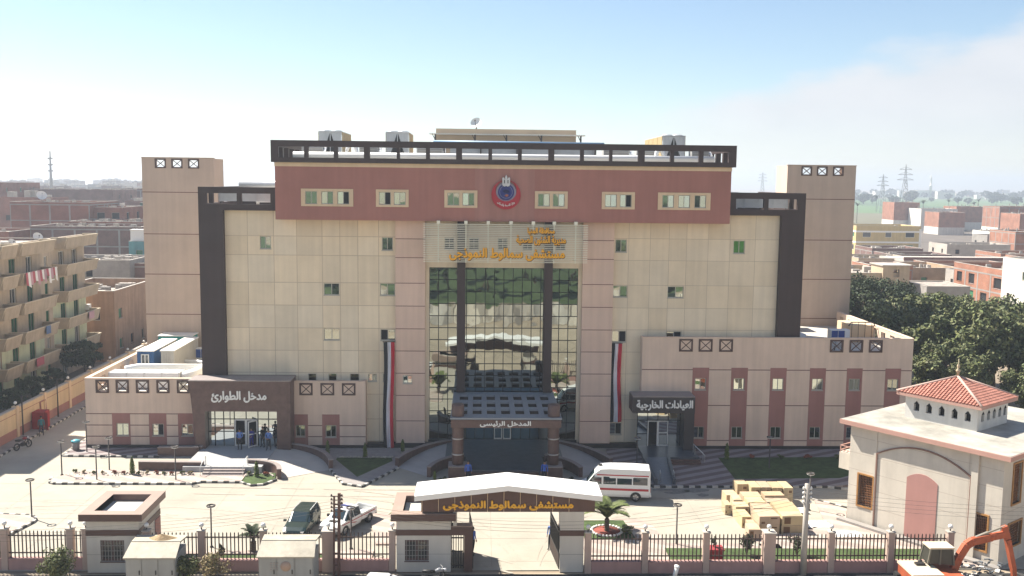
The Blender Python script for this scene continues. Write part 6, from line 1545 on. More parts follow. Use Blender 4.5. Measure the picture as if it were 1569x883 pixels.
# large trees behind the mosque
gT = 'large trees behind the mosque'
T1 = tree_proto('big leafy tree nearest the mosque lantern, right of the hospital wing', 1, 11.2, 4.6, 80, 200, .21, lf_mid, gT)
T2 = tree_proto('big leafy tree against the right end of the hospital wing', 2, 10.5, 4.2, 75, 200, .21, lf_mid, gT)
T3 = tree_proto('dark dense tree standing before the beige villa', 3, 11.6, 4.4, 75, 230, .16, lf_dark, gT)
T1.location = (44.5, 9, 0); T2.location = (39.0, 13.5, 0); T3.location = (43.5, 32, 0)
for i, (p, x, y, rz, sc, lb) in enumerate((
    (T2, 49.5, 15, 1.0, 1.0, 'big leafy tree at the right edge of the grove, in its middle'), (T1, 44.0, 19, 2.2, .98, 'big leafy tree in the middle of the grove behind the front ones'),
    (T2, 50.0, 6, 3.1, .85, 'lower leafy tree at the right picture edge behind the mosque roof'), (T1, 54.5, 21, 4.0, .92, 'big leafy tree before the white house at the right'),
    (T3, 47.2, 36, 1.4, .95, 'dark dense tree right of the other dark tree before the villa'), (T2, 40.0, 5, 5.0, .78, 'lower leafy tree between mosque and hospital wing'),
    (T1, 50.5, 26, 5.2, .9, 'leafy tree at the back of the grove by the curved balcony'), (T3, 38.8, 28, .7, .62, 'small dark tree at the back of the right wing parapet'),
    (T2, 46, 1.5, 2.6, .66, 'small leafy tree low behind the mosque roof'))): copy_tree(p, None, (x, y, 0), rz, lb, sc)
# lane trees on the left
gL = 'trees along the lane on the left'
Tl = tree_proto('round dark tree before the brick two storey house in the lane', 8, 4.4, 2.1, 40, 90, .16, lf_dark, gL); Tl.location = (-44.8, 26, 0)
for x, y, s, lb in ((-44.0, 8.5, .68, 'dark tree beneath the nearest balconies of the apartment block'), (-44.6, 13.5, .7, 'dark tree in the lane below the laundry balcony'), (-45.2, 19.5, .6, 'small dark tree in the lane by the far balconies')): copy_tree(Tl, None, (x, y, 0), x * 3, lb, s)
# trees across the street, seen only in the glass
gS = 'trees across the street mirrored in the glass front'
for i in range(42):
    x = -62 + (i % 14) * 9 + random.uniform(-2, 2); copy_tree(T3 if i % 3 else T2, None, (x, (-103, -132, -168)[i // 14] + random.uniform(-6, 5), -.05), i * 1.3, 'dark tree across the street, seen mirrored in the glass front', random.uniform(.8, 1.05)); bpy.context.scene.objects[-1]
for o_ in list(col.objects):
    if o_.get('label', '').startswith('dark tree across the street'): o_['group'] = gS
o = thing('pale_wall', 'pale fabric covered wall across the street, mirrored in the glass', 'wall', (0, -70, 0))
for k in range(14):
    x = -42 + k * 6; m = MB(); V = []
    for i in range(9):
        for z in (0, 2.6): V.append((x + i * .73, -70 + .18 * math.sin(i * 1.6 + k), z))
    m.add(V, [(2 * i, 2 * i + 2, 2 * i + 3, 2 * i + 1) for i in range(8)]); m.box(x - .08, x + .08, -70.2, -69.8, 0, 2.8); m.build('wall_sheet', [beigewall, conc_lt, stone][k % 3] if True else white, o)
# palms
def palm(label, x, y, h, L_, n, seed, lm=lf_palm, group=None):
    rnd = random.Random(seed); o = thing('palm_tree', label, 'palm', (x, y, 0), group, 0, True)
    t = MB(); t.tube([(0, 0, -.1), (.02, 0, h * .5), (0, 0, h)], [.16, .13, .11], 8)
    for k in range(int(h / .12)): t.lathe([(.15, 0), (.17, .06), (.13, .1)], 0, 0, 8, 0, 1, k * .12)
    t.build('trunk', bark, o)
    m = MB()
    for k in range(n):
        az_ = 2 * math.pi * k / n + rnd.uniform(-.2, .2); el0 = rnd.uniform(.75, 1.45); P = []; p = Vector((0, 0, h)); e = el0
        for j in range(9):
            P.append(p.copy()); p = p + Vector((math.cos(az_) * math.cos(e), math.sin(az_) * math.cos(e), math.sin(e))) * L_ / 8; e -= rnd.uniform(.12, .24)
        m.tube(P, [.03] * 4 + [.018] * 5, 4, 0, .9)
        sd = Vector((-math.sin(az_), math.cos(az_), 0))
        for j in range(1, 9):
            for q in range(3):
                b0 = P[j - 1].lerp(P[j], q / 3); ln = L_ * .26 * math.sin(math.pi * (.15 + .8 * (j + q / 3) / 9.5))
                for s_ in (-1, 1):
                    dr = (P[j] - P[j - 1]).normalized(); tip = b0 + sd * s_ * ln * .75 + dr * ln * .6 + Vector((0, 0, .12 * ln)); w = dr * .045; t_ = rnd.uniform(.7, 1.4)
                    m.add([b0 - w, b0 + w, tip + w * .3, tip - w * .3], [(0, 1, 2, 3)], 0, (t_, t_, t_ * .8))
    m.build('fronds', lm, o); o.location = (x, y, 0); return o
palm('young palm on the lawn with a red stone ring right of the gate', 6.15, -19.5, 1.0, 1.75, 22, 3)
palm('young palm hidden behind the gatehouse, mirrored in the glass front', -6.3, -19.6, 1.0, 1.5, 18, 4)
o = thing('stone_ring', 'ring of red gravel edged with white stones round the palm', 'stone ring', (6.15, -19.5, .12)); m = MB(); m.lathe([(.85, .13), (.85, .16)], 6.15, -19.5, 24); m.build('red_gravel', mat('red_gravel', (.22, .055, .04), var=.4, scale=9), o)
m = MB()
for k in range(26): t = 2 * math.pi * k / 26; m.ball(6.15 + .95 * math.cos(t), -19.5 + .95 * math.sin(t), .18, .1, 7, 0, .8)
m.build('white_stone', white, o)
o = thing('brown_coconut_palm_stump', 'dry leaning palm in the left bed by the fence', 'plant', (0, 0, 0)) if False else None
palm('dark palm inside the fence to the left of the dark car', -15.3, -22.6, .8, 1.1, 14, 6, lf_dark)
# cypresses
def cypress(label, x, y, h, z=.12, seed=0):
    rnd = random.Random(seed); o = thing('cypress', label, 'cypress', (x, y, z), 'small cypresses in the beds', 0, True); m = MB()
    for k in range(14):
        t = k / 13; r = .26 * h * (.55 + .6 * t) * (1 - t) ** .7 + .03; leaves(m, (0, 0, .12 + t * (h - .12)), r, r, h * .07, 70, .055, rnd, .8, .4)
    m.build('crown', lf_cyp, o); g = MB(); g.tube([(0, 0, -.05), (0, 0, h * .6)], .025, 5); g.build('trunk', bark, o); o.location = (x, y, z)
for i, (x, y, h, lb) in enumerate(((-27.7, -7.7, 1.25, 'bright cypress in the planted island before the long brown wall'), (-18.4, -8.3, 1.15, 'bright cypress in the small lawn by the emergency steps'), (-11.0, -3.3, 1.15, 'cypress at the centre of the triangular lawn'), (-14.1, -2.4, 1.1, 'cypress behind the curved ramp wall by the left wing'), (-8.15, -1.7, 1.0, 'cypress at the foot of the long flag'), (17.85, -3.7, 1.3, 'cypress at the left corner of the right lawn'), (-5.2, -9.2, .7, 'small cypress beside the left entrance column base'))): cypress(lb, x, y, h, .12, i)
# shrubs
def shrub(label, x, y, z, r, h, lm, n, size, seed, group, stems=3, name='shrub'):
    rnd = random.Random(seed); o = thing(name, label, 'shrub', (x, y, z), group, 0, True); m = MB(); t = MB()
    for _ in range(max(5, int(n / 60))):
        a = rnd.uniform(0, 6.28); q = rnd.uniform(0, .75) * r; c = (q * math.cos(a), q * math.sin(a), h * rnd.uniform(.35, .85)); leaves(m, c, r * .38, r * .38, h * .2, 60, size, rnd)
        t.tube([(0, 0, 0), (c[0] * .5, c[1] * .5, c[2] * .6), c], [.02, .015, .006], 4)
    m.build('foliage', lm, o); t.build('stem', bark, o); o.location = (x, y, z); return o
gB = 'small bedding plants along the forecourt island'
for i, (x, y, k) in enumerate(((-32.0, -7.3, 0), (-31.4, -7.5, 1), (-30.6, -7.6, 0), (-29.9, -7.7, 1), (-29.1, -7.6, 2), (-28.3, -7.7, 2), (-27.2, -7.8, 0), (-26.6, -7.7, 1), (-25.9, -7.7, 2), (-25.3, -7.8, 0), (-24.7, -7.8, 2), (-24.0, -7.9, 0), (-23.4, -7.8, 1))):
    shrub('small %s bedding plant in the stony strip of the forecourt island' % ('olive', 'dry brown', 'reddish')[k], x, y, .12, .22, .28, (lf_olive, lf_dry, lf_red)[k], 200, .05, i, gB, name='bedding_plant')
shrub('bushy grey green shrub on the street before the left guardhouse', -24.8, -27.2, 0, 1.0, 2.1, lf_olive, 2600, .085, 50, 'shrubs on the street edge')
shrub('olive shrub beside the earth topped kiosk', -17.9, -27.3, 0, .75, 1.75, lf_olive, 1500, .08, 51, 'shrubs on the street edge')
shrub('dry yellowish shrub right of the earth topped kiosk', -16.5, -27.1, 0, 1.05, 1.9, lf_dry, 1500, .07, 52, 'shrubs on the street edge')
shrub('small round bush beside the red stone ring', 7.4, -19.9, .12, .5, .55, lf_mid, 700, .06, 53, 'bushes inside the railings')
shrub('yellow green bush behind the railing left of the dark car', -14.4, -22.9, .1, .35, 1.2, lf_cyp, 600, .06, 54, 'bushes inside the railings')
shrub('narrow dark bush behind the railing by the fence lamp', -16.9, -23.8, .1, .25, 1.1, lf_dark, 500, .06, 55, 'bushes inside the railings')
shrub('tall dark bush behind the railing before the cartons', 14.0, -23.4, .12, .4, 1.5, lf_dark, 800, .07, 56, 'bushes inside the railings')
shrub('slim dark bush on the red crate', 11.8, -24.2, .93, .25, .6, lf_dark, 300, .05, 57, 'bushes inside the railings')
shrub('dark bush behind the railing right of the concrete pole', 17.0, -23.4, .12, .5, 1.2, lf_dark, 700, .07, 58, 'bushes inside the railings')
for i, (x, y, lb) in enumerate(((20.0, -3.6, 'low shrub on the right lawn, nearest the cypress'), (22.3, -3.5, 'low shrub in the middle of the right lawn'), (24.4, -3.6, 'low shrub right of the middle of the right lawn'), (27.0, -3.6, 'low shrub at the right end of the right lawn'))): shrub(lb, x, y, .13, .4, .4, lf_olive if i % 2 else lf_red, 350, .06, 60 + i, 'low shrubs on the right lawn')
for i, (x, y, lb) in enumerate(((-17.9, -8.0, 'low reddish plant beside the small lawn cypress'), (-19.0, -8.0, 'low olive plant left of the small lawn cypress'), (-4.6, -9.4, 'low plant at the left column base'), (4.8, -9.4, 'low plant at the right column base'))): shrub(lb, x, y, .12, .35, .35, (lf_red, lf_olive)[i % 2] if i < 2 else lf_dark, 300, .05, 70 + i, 'low plants by the entrances')
# white stones in the beds
m = MB(); rs = random.Random(5)
for k in range(60): x = rs.uniform(-13, -8.8); m.ball(x, -3.3 + rs.uniform(-.12, .12), .17, rs.uniform(.05, .11), 6, 0, .7)
for k in range(40): a = rs.uniform(0, 3.1); m.ball(-18.2 + 1.0 * math.cos(a), -8.3 + .6 * math.sin(a), .17, rs.uniform(.05, .1), 6, 0, .7)
for s_ in (-1, 1):
    for k in range(40): m.ball(s_ * rs.uniform(4.2, 5.6), -9.5 + rs.uniform(-.3, .5), .06, rs.uniform(.05, .12), 6, 0, .7)
for k in range(110): m.ball(rs.uniform(-32.3, -23), -7.6 + rs.uniform(-.5, .4), .14, rs.uniform(.03, .09), 6, 0, .7)
o = m.build('bed_stones', mat('bed_stone', (.40, .365, .31), var=.35, scale=6)); o['kind'] = 'stuff'

# ------------------------------------------------------------------ houses
brk = brick('red_brick', (.27, .105, .075), (.22, .085, .06), (.24, .19, .16), s=3.2); brk2 = brick('orange_brick', (.36, .155, .095), (.30, .12, .075), (.32, .24, .19), s=3.2); brkd = brick('dull_brick', (.20, .11, .095), (.17, .095, .085), (.20, .16, .14), s=3.0)
plas = {'tan': mat('house_tan', (.50, .415, .315), var=.14, streak=.12), 'yellow': mat('house_yellow', (.52, .40, .18), var=.1, streak=.1), 'grey': concrete, 'pale': conc_lt, 'white': mat('house_white', (.66, .63, .56), var=.08, streak=.1), 'green': mat('house_green', (.36, .42, .28), var=.1, streak=.1), 'beige': mat('house_beige', (.46, .36, .25), var=.1, streak=.12), 'teal': mat('house_teal', (.10, .26, .28), var=.2, streak=.1), 'brick': brk, 'orange': brk2, 'dull': brkd}
shut_g = mat('green_shutter', (.04, .16, .08), rough=.5)
def hfaces(F, xr, n): pass
def house(label, x0, x1, y0, y1, h, wallm, floors=3, cols=3, scols=3, side=1, frame_m=None, win=(1.0, 1.2), parapet=.5, clutter=14, seed=0, group=None, name='house', cat='house', front=True, panes=True, z0=0, wm=None, kind_label=None):
    rnd = random.Random(seed); o = thing(name, label, cat, ((x0 + x1) / 2, y0, 0), group)
    W = plas.get(wallm, wallm) if isinstance(wallm, str) else wallm
    fh = h / floors; m = MB(); wl = []
    faces = [(FY(y0), x0, x1, cols if front else 0)]
    faces.append((FX(x1, 1), y0, y1, scols) if side > 0 else (FX(x0, -1), y0, y1, scols))
    for F, a0, a1, nc in faces:
        hs = []
        for f in range(floors):
            for c in range(nc):
                if rnd.random() < .12: continue
                ac = a0 + (a1 - a0) * (c + .5) / nc; zc = f * fh + fh * .55; w_, h_ = win[0] * rnd.uniform(.8, 1.2) / 2, min(win[1], fh * .6) / 2
                hs.append((ac - w_, ac + w_, zc - h_, zc + h_))
        m.wall(F, a0, a1, z0, h + parapet, hs, depth=.25); wl.append((F, hs))
    F = FX(x0, -1) if side > 0 else FX(x1, 1); m.wall(F, y0, y1, z0, h + parapet); m.wall(frame((0, y1, 0), (-1, 0, 0), (0, 1, 0)), -x1, -x0, z0, h + parapet)
    m.box(x0 + .25, x1 - .25, y0 + .25, y0 + .27, h, h + parapet); m.box(x0 + .25, x1 - .25, y1 - .27, y1 - .25, h, h + parapet); m.box(x0 + .25, x0 + .27, y0 + .27, y1 - .27, h, h + parapet); m.box(x1 - .27, x1 - .25, y0 + .27, y1 - .27, h, h + parapet)
    m.build('wall', W, o)
    r = MB(); r.box(x0 + .05, x1 - .05, y0 + .05, y1 - .05, h - .1, h)
    for a in ((x0, x1, y0, y0 + .25), (x0, x1, y1 - .25, y1), (x0, x0 + .25, y0 + .25, y1 - .25), (x1 - .25, x1, y0 + .25, y1 - .25)): r.box(a[0] - .02, a[1] + .02, a[2] - .02, a[3] + .02, h + parapet + .002, h + parapet + .05, 1)
    rf = r.build('roof', [rubble, conc_lt], o)
    if clutter:
        q = MB()
        for _ in range(clutter):
            x, y = rnd.uniform(x0 + .6, x1 - .6), rnd.uniform(y0 + .6, y1 - .6); s_ = rnd.uniform(.15, .7); q.box(x - s_, x + s_ * rnd.uniform(.4, 1.4), y - s_ * .6, y + s_ * .6, h, h + rnd.uniform(.15, .9), rnd.randrange(3))
        q.build('roof_clutter', [rubble, conc_lt, concrete], rf)
    if frame_m:
        g = MB()
        for F, a0, a1, nc in faces:
            k = max(1, int(round((a1 - a0) / 4)))
            for i in range(k + 1): a = a0 + (a1 - a0) * i / k; g.obox(F, max(a0, a - .17), min(a1, a + .17), z0, h + .02, .001, .03)
            for f in range(1, floors + 1): g.obox(F, a0, a1, f * fh - .14, f * fh + .1, .001, .022)
        g.build('concrete_frame', frame_m, o)
    for F, hs in wl:
        for hh in hs:
            w = MB(); w.obox(F, hh[0], hh[0] + .07, hh[2], hh[3], -.16, -.1); w.obox(F, hh[1] - .07, hh[1], hh[2], hh[3], -.16, -.1); w.obox(F, hh[0] + .07, hh[1] - .07, hh[3] - .07, hh[3], -.16, -.1); w.obox(F, hh[0], hh[1], hh[2] - .08, hh[2] - .002, -.2, .05)
            fo = w.build('window', wm or rnd.choice([alu, woodm, concrete]), o)
            p = MB(); kk = rnd.random(); p.quad(F(hh[0], hh[2], -.2), F(hh[1], hh[2], -.2), F(hh[1], hh[3], -.2), F(hh[0], hh[3], -.2)); p.build('pane', hole_dark if kk < .6 else (shut_g if kk < .8 else dark_glass('house_glass', (.04, .045, .05))), fo)
    return o
# apartment block on the lane with big balconies
o = house('tan four storey apartment block with sloping balconies and laundry on the left', -60, -48, -1, 35, 14.6, 'tan', 5, 2, 1, 1, None, clutter=26, seed=21, name='apartment_block', cat='apartment block', parapet=.25)
for c in [c for c in list(bpy.data.objects) if c.parent == o and c.name.startswith('window')]:
    for k in [k for k in bpy.data.objects if k.parent == c]: bpy.data.objects.remove(k)
    bpy.data.objects.remove(c)
for c in [c for c in list(bpy.data.objects) if c.parent == o and c.name.startswith('wall')]: bpy.data.objects.remove(c)
FA = FX(-48, 1); hs = []; fl = [0.0, 2.9, 5.8, 8.7, 11.6]
for f in fl:
    for a in (1.5, 6.0, 13.5, 17.0, 20.6, 28.2, 31.6): hs.append((a, a + 1.3, f + .35, f + 2.3))
    hs.append((24.6, 25.4, f + .8, f + 2.0))
m = MB(); m.wall(FA, -1, 35, 0, 15.4, hs, depth=.3); m.wall(FY(-1), -60, -48, 0, 15.4); m.wall(frame((0, 35, 0), (-1, 0, 0), (0, 1, 0)), 48, 60, 0, 14.6); m.wall(FX(-60, -1), -1, 35, 0, 14.6); m.build('wall', plas['tan'], o)
for a0_, a1_, k0_, k1_ in ((26.3, 34.98, 2.8, 8.6), (12.1, 24.0, 0.05, 5.7)):
    m = MB(); m.wall(frame((-47.985, 0, 0), (0, 1, 0), (1, 0, 0)), a0_, a1_, k0_, k1_, [h_ for h_ in hs if a0_ < h_[0] and h_[1] < a1_ and h_[2] > k0_ and h_[3] < k1_], depth=.01); m.build('green_plaster', mat('plaster_pale_green', (.56, .60, .42), var=.1, streak=.1), o)
ra = random.Random(2)
for h_ in hs:
    w = MB(); w.obox(FA, h_[0], h_[0] + .09, h_[2], h_[3], -.2, -.1); w.obox(FA, h_[1] - .09, h_[1], h_[2], h_[3], -.2, -.1); w.obox(FA, h_[0] + .09, h_[1] - .09, h_[3] - .09, h_[3], -.2, -.1); xm = (h_[0] + h_[1]) / 2; w.obox(FA, xm - .04, xm + .04, h_[2], h_[3] - .09, -.2, -.11); gsh = ra.random() < .5
    fo = w.build('window', shut_g if gsh else white_alu, o); p = MB(); p.quad(FA(h_[0], h_[2], -.22), FA(h_[1], h_[2], -.22), FA(h_[1], h_[3], -.22), FA(h_[0], h_[3], -.22)); p.build('pane', mat('shutter_grey_green', (.10, .14, .10)) if gsh else hole_dark, fo)
bal_m = mat('balcony_front_shaded', (.43, .355, .265), var=.14, streak=.1); bal_t = mat('balcony_coping', (.58, .50, .37), var=.08)  # front tan darkened to stand for shade on the balcony faces
for ya, yb in ((0, 10.4), (12.4, 15.6), (16.4, 23.8), (26.4, 34.8)):
    for f in [2.9, 5.8, 8.7, 11.6, 14.5]:
        b_ = MB(); T = f + .95; Bm = f - .22; pr = 1.6
        b_.add([(-48, ya, Bm), (-48, yb, Bm), (-47.95 + pr * .9, yb - .15, Bm), (-47.95 + pr * .9, ya + .25, Bm), (-48, ya, T), (-48, yb, T), (-48 + pr + .12, yb, T), (-48 + pr + .12, ya, T)], [(3, 2, 6, 7), (0, 3, 7, 4), (2, 1, 5, 6), (0, 1, 2, 3)])
        b_.add([(-48, ya + .1, f + .01), (-48, yb - .1, f + .01), (-48 + pr * .8, yb - .1, f + .01), (-48 + pr * .8, ya + .1, f + .01)], [(0, 1, 2, 3)])
        b_.add([(-48 + pr * .78, ya + .1, f), (-48 + pr * .78, yb - .1, f), (-48 + pr - .02, yb - .1, T), (-48 + pr - .02, ya + .1, T)], [(3, 2, 1, 0)])
        bo = b_.build('balcony', bal_m, o)
        t = MB(); t.box(-48 + pr, -48 + pr + .16, ya - .02, yb + .02, T + .002, T + .08); t.box(-48, -48 + pr, ya - .02, ya + .12, T + .002, T + .08); t.box(-48, -48 + pr, yb - .12, yb + .02, T + .002, T + .08)
        t.bar((-48 + pr + .13, ya, T), (-48 + pr * .76, ya + .26, Bm), .08); t.bar((-48 + pr + .13, yb, T), (-48 + pr * .76, yb - .26, Bm), .08); t.build('balcony_coping', bal_t, bo)
ol = thing('hanging_laundry', 'red and white laundry hung over a balcony of the apartment block', 'laundry', (-46.4, 21, 11)); m = MB()
for k in range(14):
    y = 16.5 + k * .5; L_ = ra.uniform(.5, 1.6); m.add([(-46.15 - .03 * (k % 2), y, 12.66), (-46.15, y + .45, 12.66), (-46.08, y + .43 + ra.uniform(-.1, .1), 12.66 - L_), (-46.1, y + .03, 12.66 - L_ * ra.uniform(.8, 1.1))], [(0, 1, 2, 3)], k % 3)
m.build('cloth', [mat('cloth_red', (.42, .10, .12)), white, mat('cloth_pink', (.5, .3, .34))], ol)
for k, (y, z) in enumerate(((25.6, 5.2), (25.6, 11.0), (35.0, 6.6))):
    m = MB(); m.box(-47.98, -47.55, y - .4, y + .4, z, z + .6); m.build('wall_cooler', white, o)
for k, (y0_, y1_, z) in enumerate(((28.5, 30.2, 3.85), (18, 19.6, 3.85), (31.2, 32.6, 6.75), (20.4, 21.4, 6.75))):
    m = MB(); m.box(-46.16, -46.11, y0_, y1_, z - .75, z + .06); m.build('balcony_cloth', [mat('cloth_green', (.05, .22, .14)), mat('cloth_red', (.42, .1, .12)), mat('cloth_pink', (.5, .3, .34)), mat('cloth_blue', (.1, .16, .3))][k], o)
dish('pale satellite dish on the apartment block roof', -51, 30, 14.7, .55, rz=.9); dish('small satellite dish at the near end of the apartment roof', -50, 22, 14.7, .45, rz=1.1)
HL = 'houses of the old quarter left of the hospital'
house('two storey brick house with rubble roof beyond the apartment block', -54, -45.5, 37, 52, 7.3, mat('house_brown_tan', (.36, .23, .15), var=.15, streak=.15), 2, 2, 4, 1, None, clutter=60, seed=31, group=HL, parapet=1.2)
house('narrow beige two storey house next to the left stair tower', -52, -44.8, 53, 66, 5.6, 'beige', 2, 2, 3, 1, None, clutter=20, seed=32, group=HL)
house('grey block house with flat roof rubble behind the lane houses', -58, -44, 68, 80, 8.6, 'dull', 3, 0, 0, 1, concrete, clutter=40, seed=33, group=HL)
house('grey plastered house with two dark windows and a pale roof terrace', -66, -54, 66, 76, 9.2, 'grey', 3, 3, 2, 1, None, clutter=30, seed=34, group=HL)
house('turquoise painted house against the left stair tower', -62, -55, 88, 98, 10.6, 'teal', 3, 2, 2, 1, None, clutter=8, seed=35, group=HL)
o = thing('white_roof_tank', 'white block shaped tank on the turquoise house roof', 'tank', (-61, 88.4, 10.6)); m = MB(); m.box(-61.8, -59.3, 88.4, 90, 10.7, 13.0); m.build('tank_body', white, o); m = MB(); m.box(-61.9, -59.2, 88.3, 90.1, 13.002, 13.1); m.build('tank_lid', white, o)
house('wide dull brick house behind the apartment block roof', -84, -64, 100, 112, 12.4, 'dull', 4, 0, 2, 1, concrete, clutter=30, seed=36, group=HL)
house('large red brick house with concrete frame and orange roof room', -98, -82, 122, 138, 16.2, 'brick', 5, 0, 0, 1, concrete, clutter=20, seed=37, group=HL)
house('red brick annex with balconies right of the large brick house', -82, -76, 124, 136, 15.2, 'brick', 5, 2, 2, 1, None, clutter=12, seed=38, group=HL, win=(1.6, 1.6))
house('long brick house with grey frame left of the stair tower', -82, -64, 112, 124, 12.8, 'brick', 4, 0, 2, 1, concrete, clutter=40, seed=39, group=HL)
house('small brick house with grey top standing behind the long brick house', -88, -74, 140, 150, 13.6, 'dull', 4, 3, 2, 1, None, clutter=30, seed=40, group=HL)
house('violet grey brick house at the left picture edge', -160, -138, 200, 225, 19.4, 'brick', 6, 0, 3, 1, None, clutter=10, seed=41, group=HL)
house('pale sided brick house right of the one at the left edge', -137, -112, 215, 235, 17.5, 'dull', 5, 0, 2, 1, None, clutter=16, seed=42, group=HL)
house('isolated brown box house seen near the left stair tower', -128, -108, 250, 270, 17.4, 'dull', 5, 2, 2, 1, concrete, clutter=10, seed=43, group=HL)
house('dark green sheeted house beside the left stair tower', -78, -68, 140, 150, 15.8, mat('house_dark_green', (.05, .11, .08), var=.2), 4, 2, 2, 1, None, clutter=8, seed=44, group=HL)
house('low brick house at the left edge before the large brick house', -104, -84, 92, 104, 11.8, 'brick', 3, 0, 2, 1, None, clutter=26, seed=45, group=HL)
dish('pale satellite dish on the large red brick house', -92, 123, 16.9, 1.0, rz=.6)
rt = random.Random(77); TG = 'distant houses of the town on the left'
for i in range(130):
    yy = rt.uniform(170, 900) if i < 95 else rt.uniform(900, 1500)
    lim = (yy + 78)
    xx = rt.uniform(-.50, -.30) * lim if rt.random() < .75 else rt.uniform(-.3, .05) * lim
    w, d_ = rt.uniform(9, 24), rt.uniform(9, 16); h = rt.uniform(8, 16) if yy < 500 else rt.uniform(9, 18)
    if yy < 260 and xx > -.33 * lim: yy += 200
    mk = rt.choice(['brick', 'dull', 'dull', 'brick', 'grey', 'beige', 'pale'])
    o = thing('town_house', 'small flat roofed house fading into haze in the distant town', 'house', (xx, yy, 0), TG)
    m = MB(); m.wall(FY(yy), xx - w / 2, xx + w / 2, 0, h + .6); m.wall(FX(xx + w / 2, 1), yy, yy + d_, 0, h + .6); m.wall(FX(xx - w / 2, -1), yy, yy + d_, 0, h + .6); m.build('wall', plas[mk], o)
    m = MB(); m.box(xx - w / 2 + .1, xx + w / 2 - .1, yy + .1, yy + d_, h - .2, h); 
    for _ in range(5): a, b2 = xx + rt.uniform(-.4, .4) * w, yy + rt.uniform(.2, .8) * d_; m.box(a - 1, a + rt.uniform(0, 2), b2 - 1, b2 + 1, h, h + rt.uniform(.8, 2.4), 1)
    m.build('roof', [rubble, conc_lt], o)
    if yy < 480:
        for f in range(int(h / 3.2)):
            for a in range(int(w / 5)): m = MB(); ax = xx - w / 2 + 2 + a * 5; m.box(ax, ax + 1.2, yy - .05, yy - .01, f * 3.2 + 1, f * 3.2 + 2.3); m.build('window', hole_dark, o)
# right hand houses
HR = 'houses right of the hospital'
house('beige villa with a pale roof terrace beside the right stair tower', 49, 60.5, 62, 76, 8.4, 'beige', 3, 3, 3, -1, None, clutter=6, seed=51, group=HR, parapet=.7)
o = thing('roof_stair_room', 'tan stair room on the beige villa roof', 'roof room', (59.5, 62, 8.5)); m = MB(); m.wall(FY(61.6), 57.6, 61.6, 0.0, 10.2, [(59.2, 60.1, 8.6, 9.7)], depth=.3); m.wall(FX(57.6, -1), 61.6, 66, 8.4, 10.2); m.wall(FX(61.6, 1), 61.6, 66, 0, 10.2); m.box(57.65, 61.55, 61.9, 66, 9.9, 10.2); m.build('wall', plas['beige'], o); m = MB(); m.box(57.4, 61.8, 61.4, 66.2, 10.21, 10.36); m.build('roof', conc_lt, o)
o = house('grey green low shed with a flat roof right of the villa', 62.6, 69, 58, 66, 7.5, concrete, 3, 0, 0, -1, None, clutter=0, seed=52, group=HR, parapet=.1)
house('yellow two storey building with white bands and dark windows', 118, 139, 225, 240, 8.2, 'yellow', 2, 3, 3, -1, None, clutter=10, seed=53, group=HR, win=(2.4, 1.6), parapet=.9, wm=white)
o = thing('white_band_trim', 'x', 'x', (0, 0, 0)); bpy.data.objects.remove(o)
yb_ = [k for k in bpy.data.objects if k.get('label', '').startswith('yellow two storey')][0]
m = MB()
for z in (3.6, 7.0): m.obox(FY(225), 117.9, 139.1, z, z + .55, .002, .06); m.obox(FX(118, -1), 225, 240, z, z + .55, .002, .06)
m.obox(FY(225), 138.4, 139.1, 0, 8.2, .061, .1); m.build('white_band', white, yb_)
o = thing('unfinished_building', 'unfinished concrete frame with bare columns under a brick slab', 'building', (105, 130, 0)); rr = random.Random(8)
m = MB()
for i in range(8):
    for j in range(3): x, y = 91 + i * 3.6, 128 + j * 5; m.box(x, x + .5, y, y + .5, 0, 5.4 + rr.uniform(-.2, .2))
m.build('concrete_column', conc_lt, o)
m = MB(); m.box(90, 119, 127, 140, 5.45, 5.9, 0); m.box(90, 119, 127, 127.25, 5.9, 6.6, 1); m.box(93, 104, 128.5, 128.7, 0, 3.6, 1); m.box(90, 112, 126.6, 127, 1.9, 2.3, 0); m.build('slab', [conc_lt, brkd], o)
m = MB(); m.box(90, 119, 139, 139.3, 0, 5.4); m.build('back_wall', brkd, o)
house('tan brick house with low roof walls before the unfinished frame', 74, 88, 98, 112, 5.8, brick('tan_brick', (.40, .27, .17), (.36, .24, .15), (.40, .31, .22), s=3), 2, 3, 3, -1, None, clutter=30, seed=54, group=HR, parapet=1.0)
house('brick red house behind the grey shed with open roof walls', 88, 104, 108, 118, 5.4, 'orange', 2, 0, 2, -1, None, clutter=26, seed=64, group=HR, parapet=1.3)
house('orange brick house with concrete bands and a large window at the right', 79, 94, 67, 83, 8.2, 'orange', 3, 3, 4, -1, concrete, clutter=20, seed=55, group=HR, win=(2.0, 1.8), parapet=1.0)
house('white painted house at the right picture edge', 78, 92, 46, 66, 10.6, 'white', 3, 4, 5, -1, None, clutter=10, seed=56, group=HR, parapet=.8)
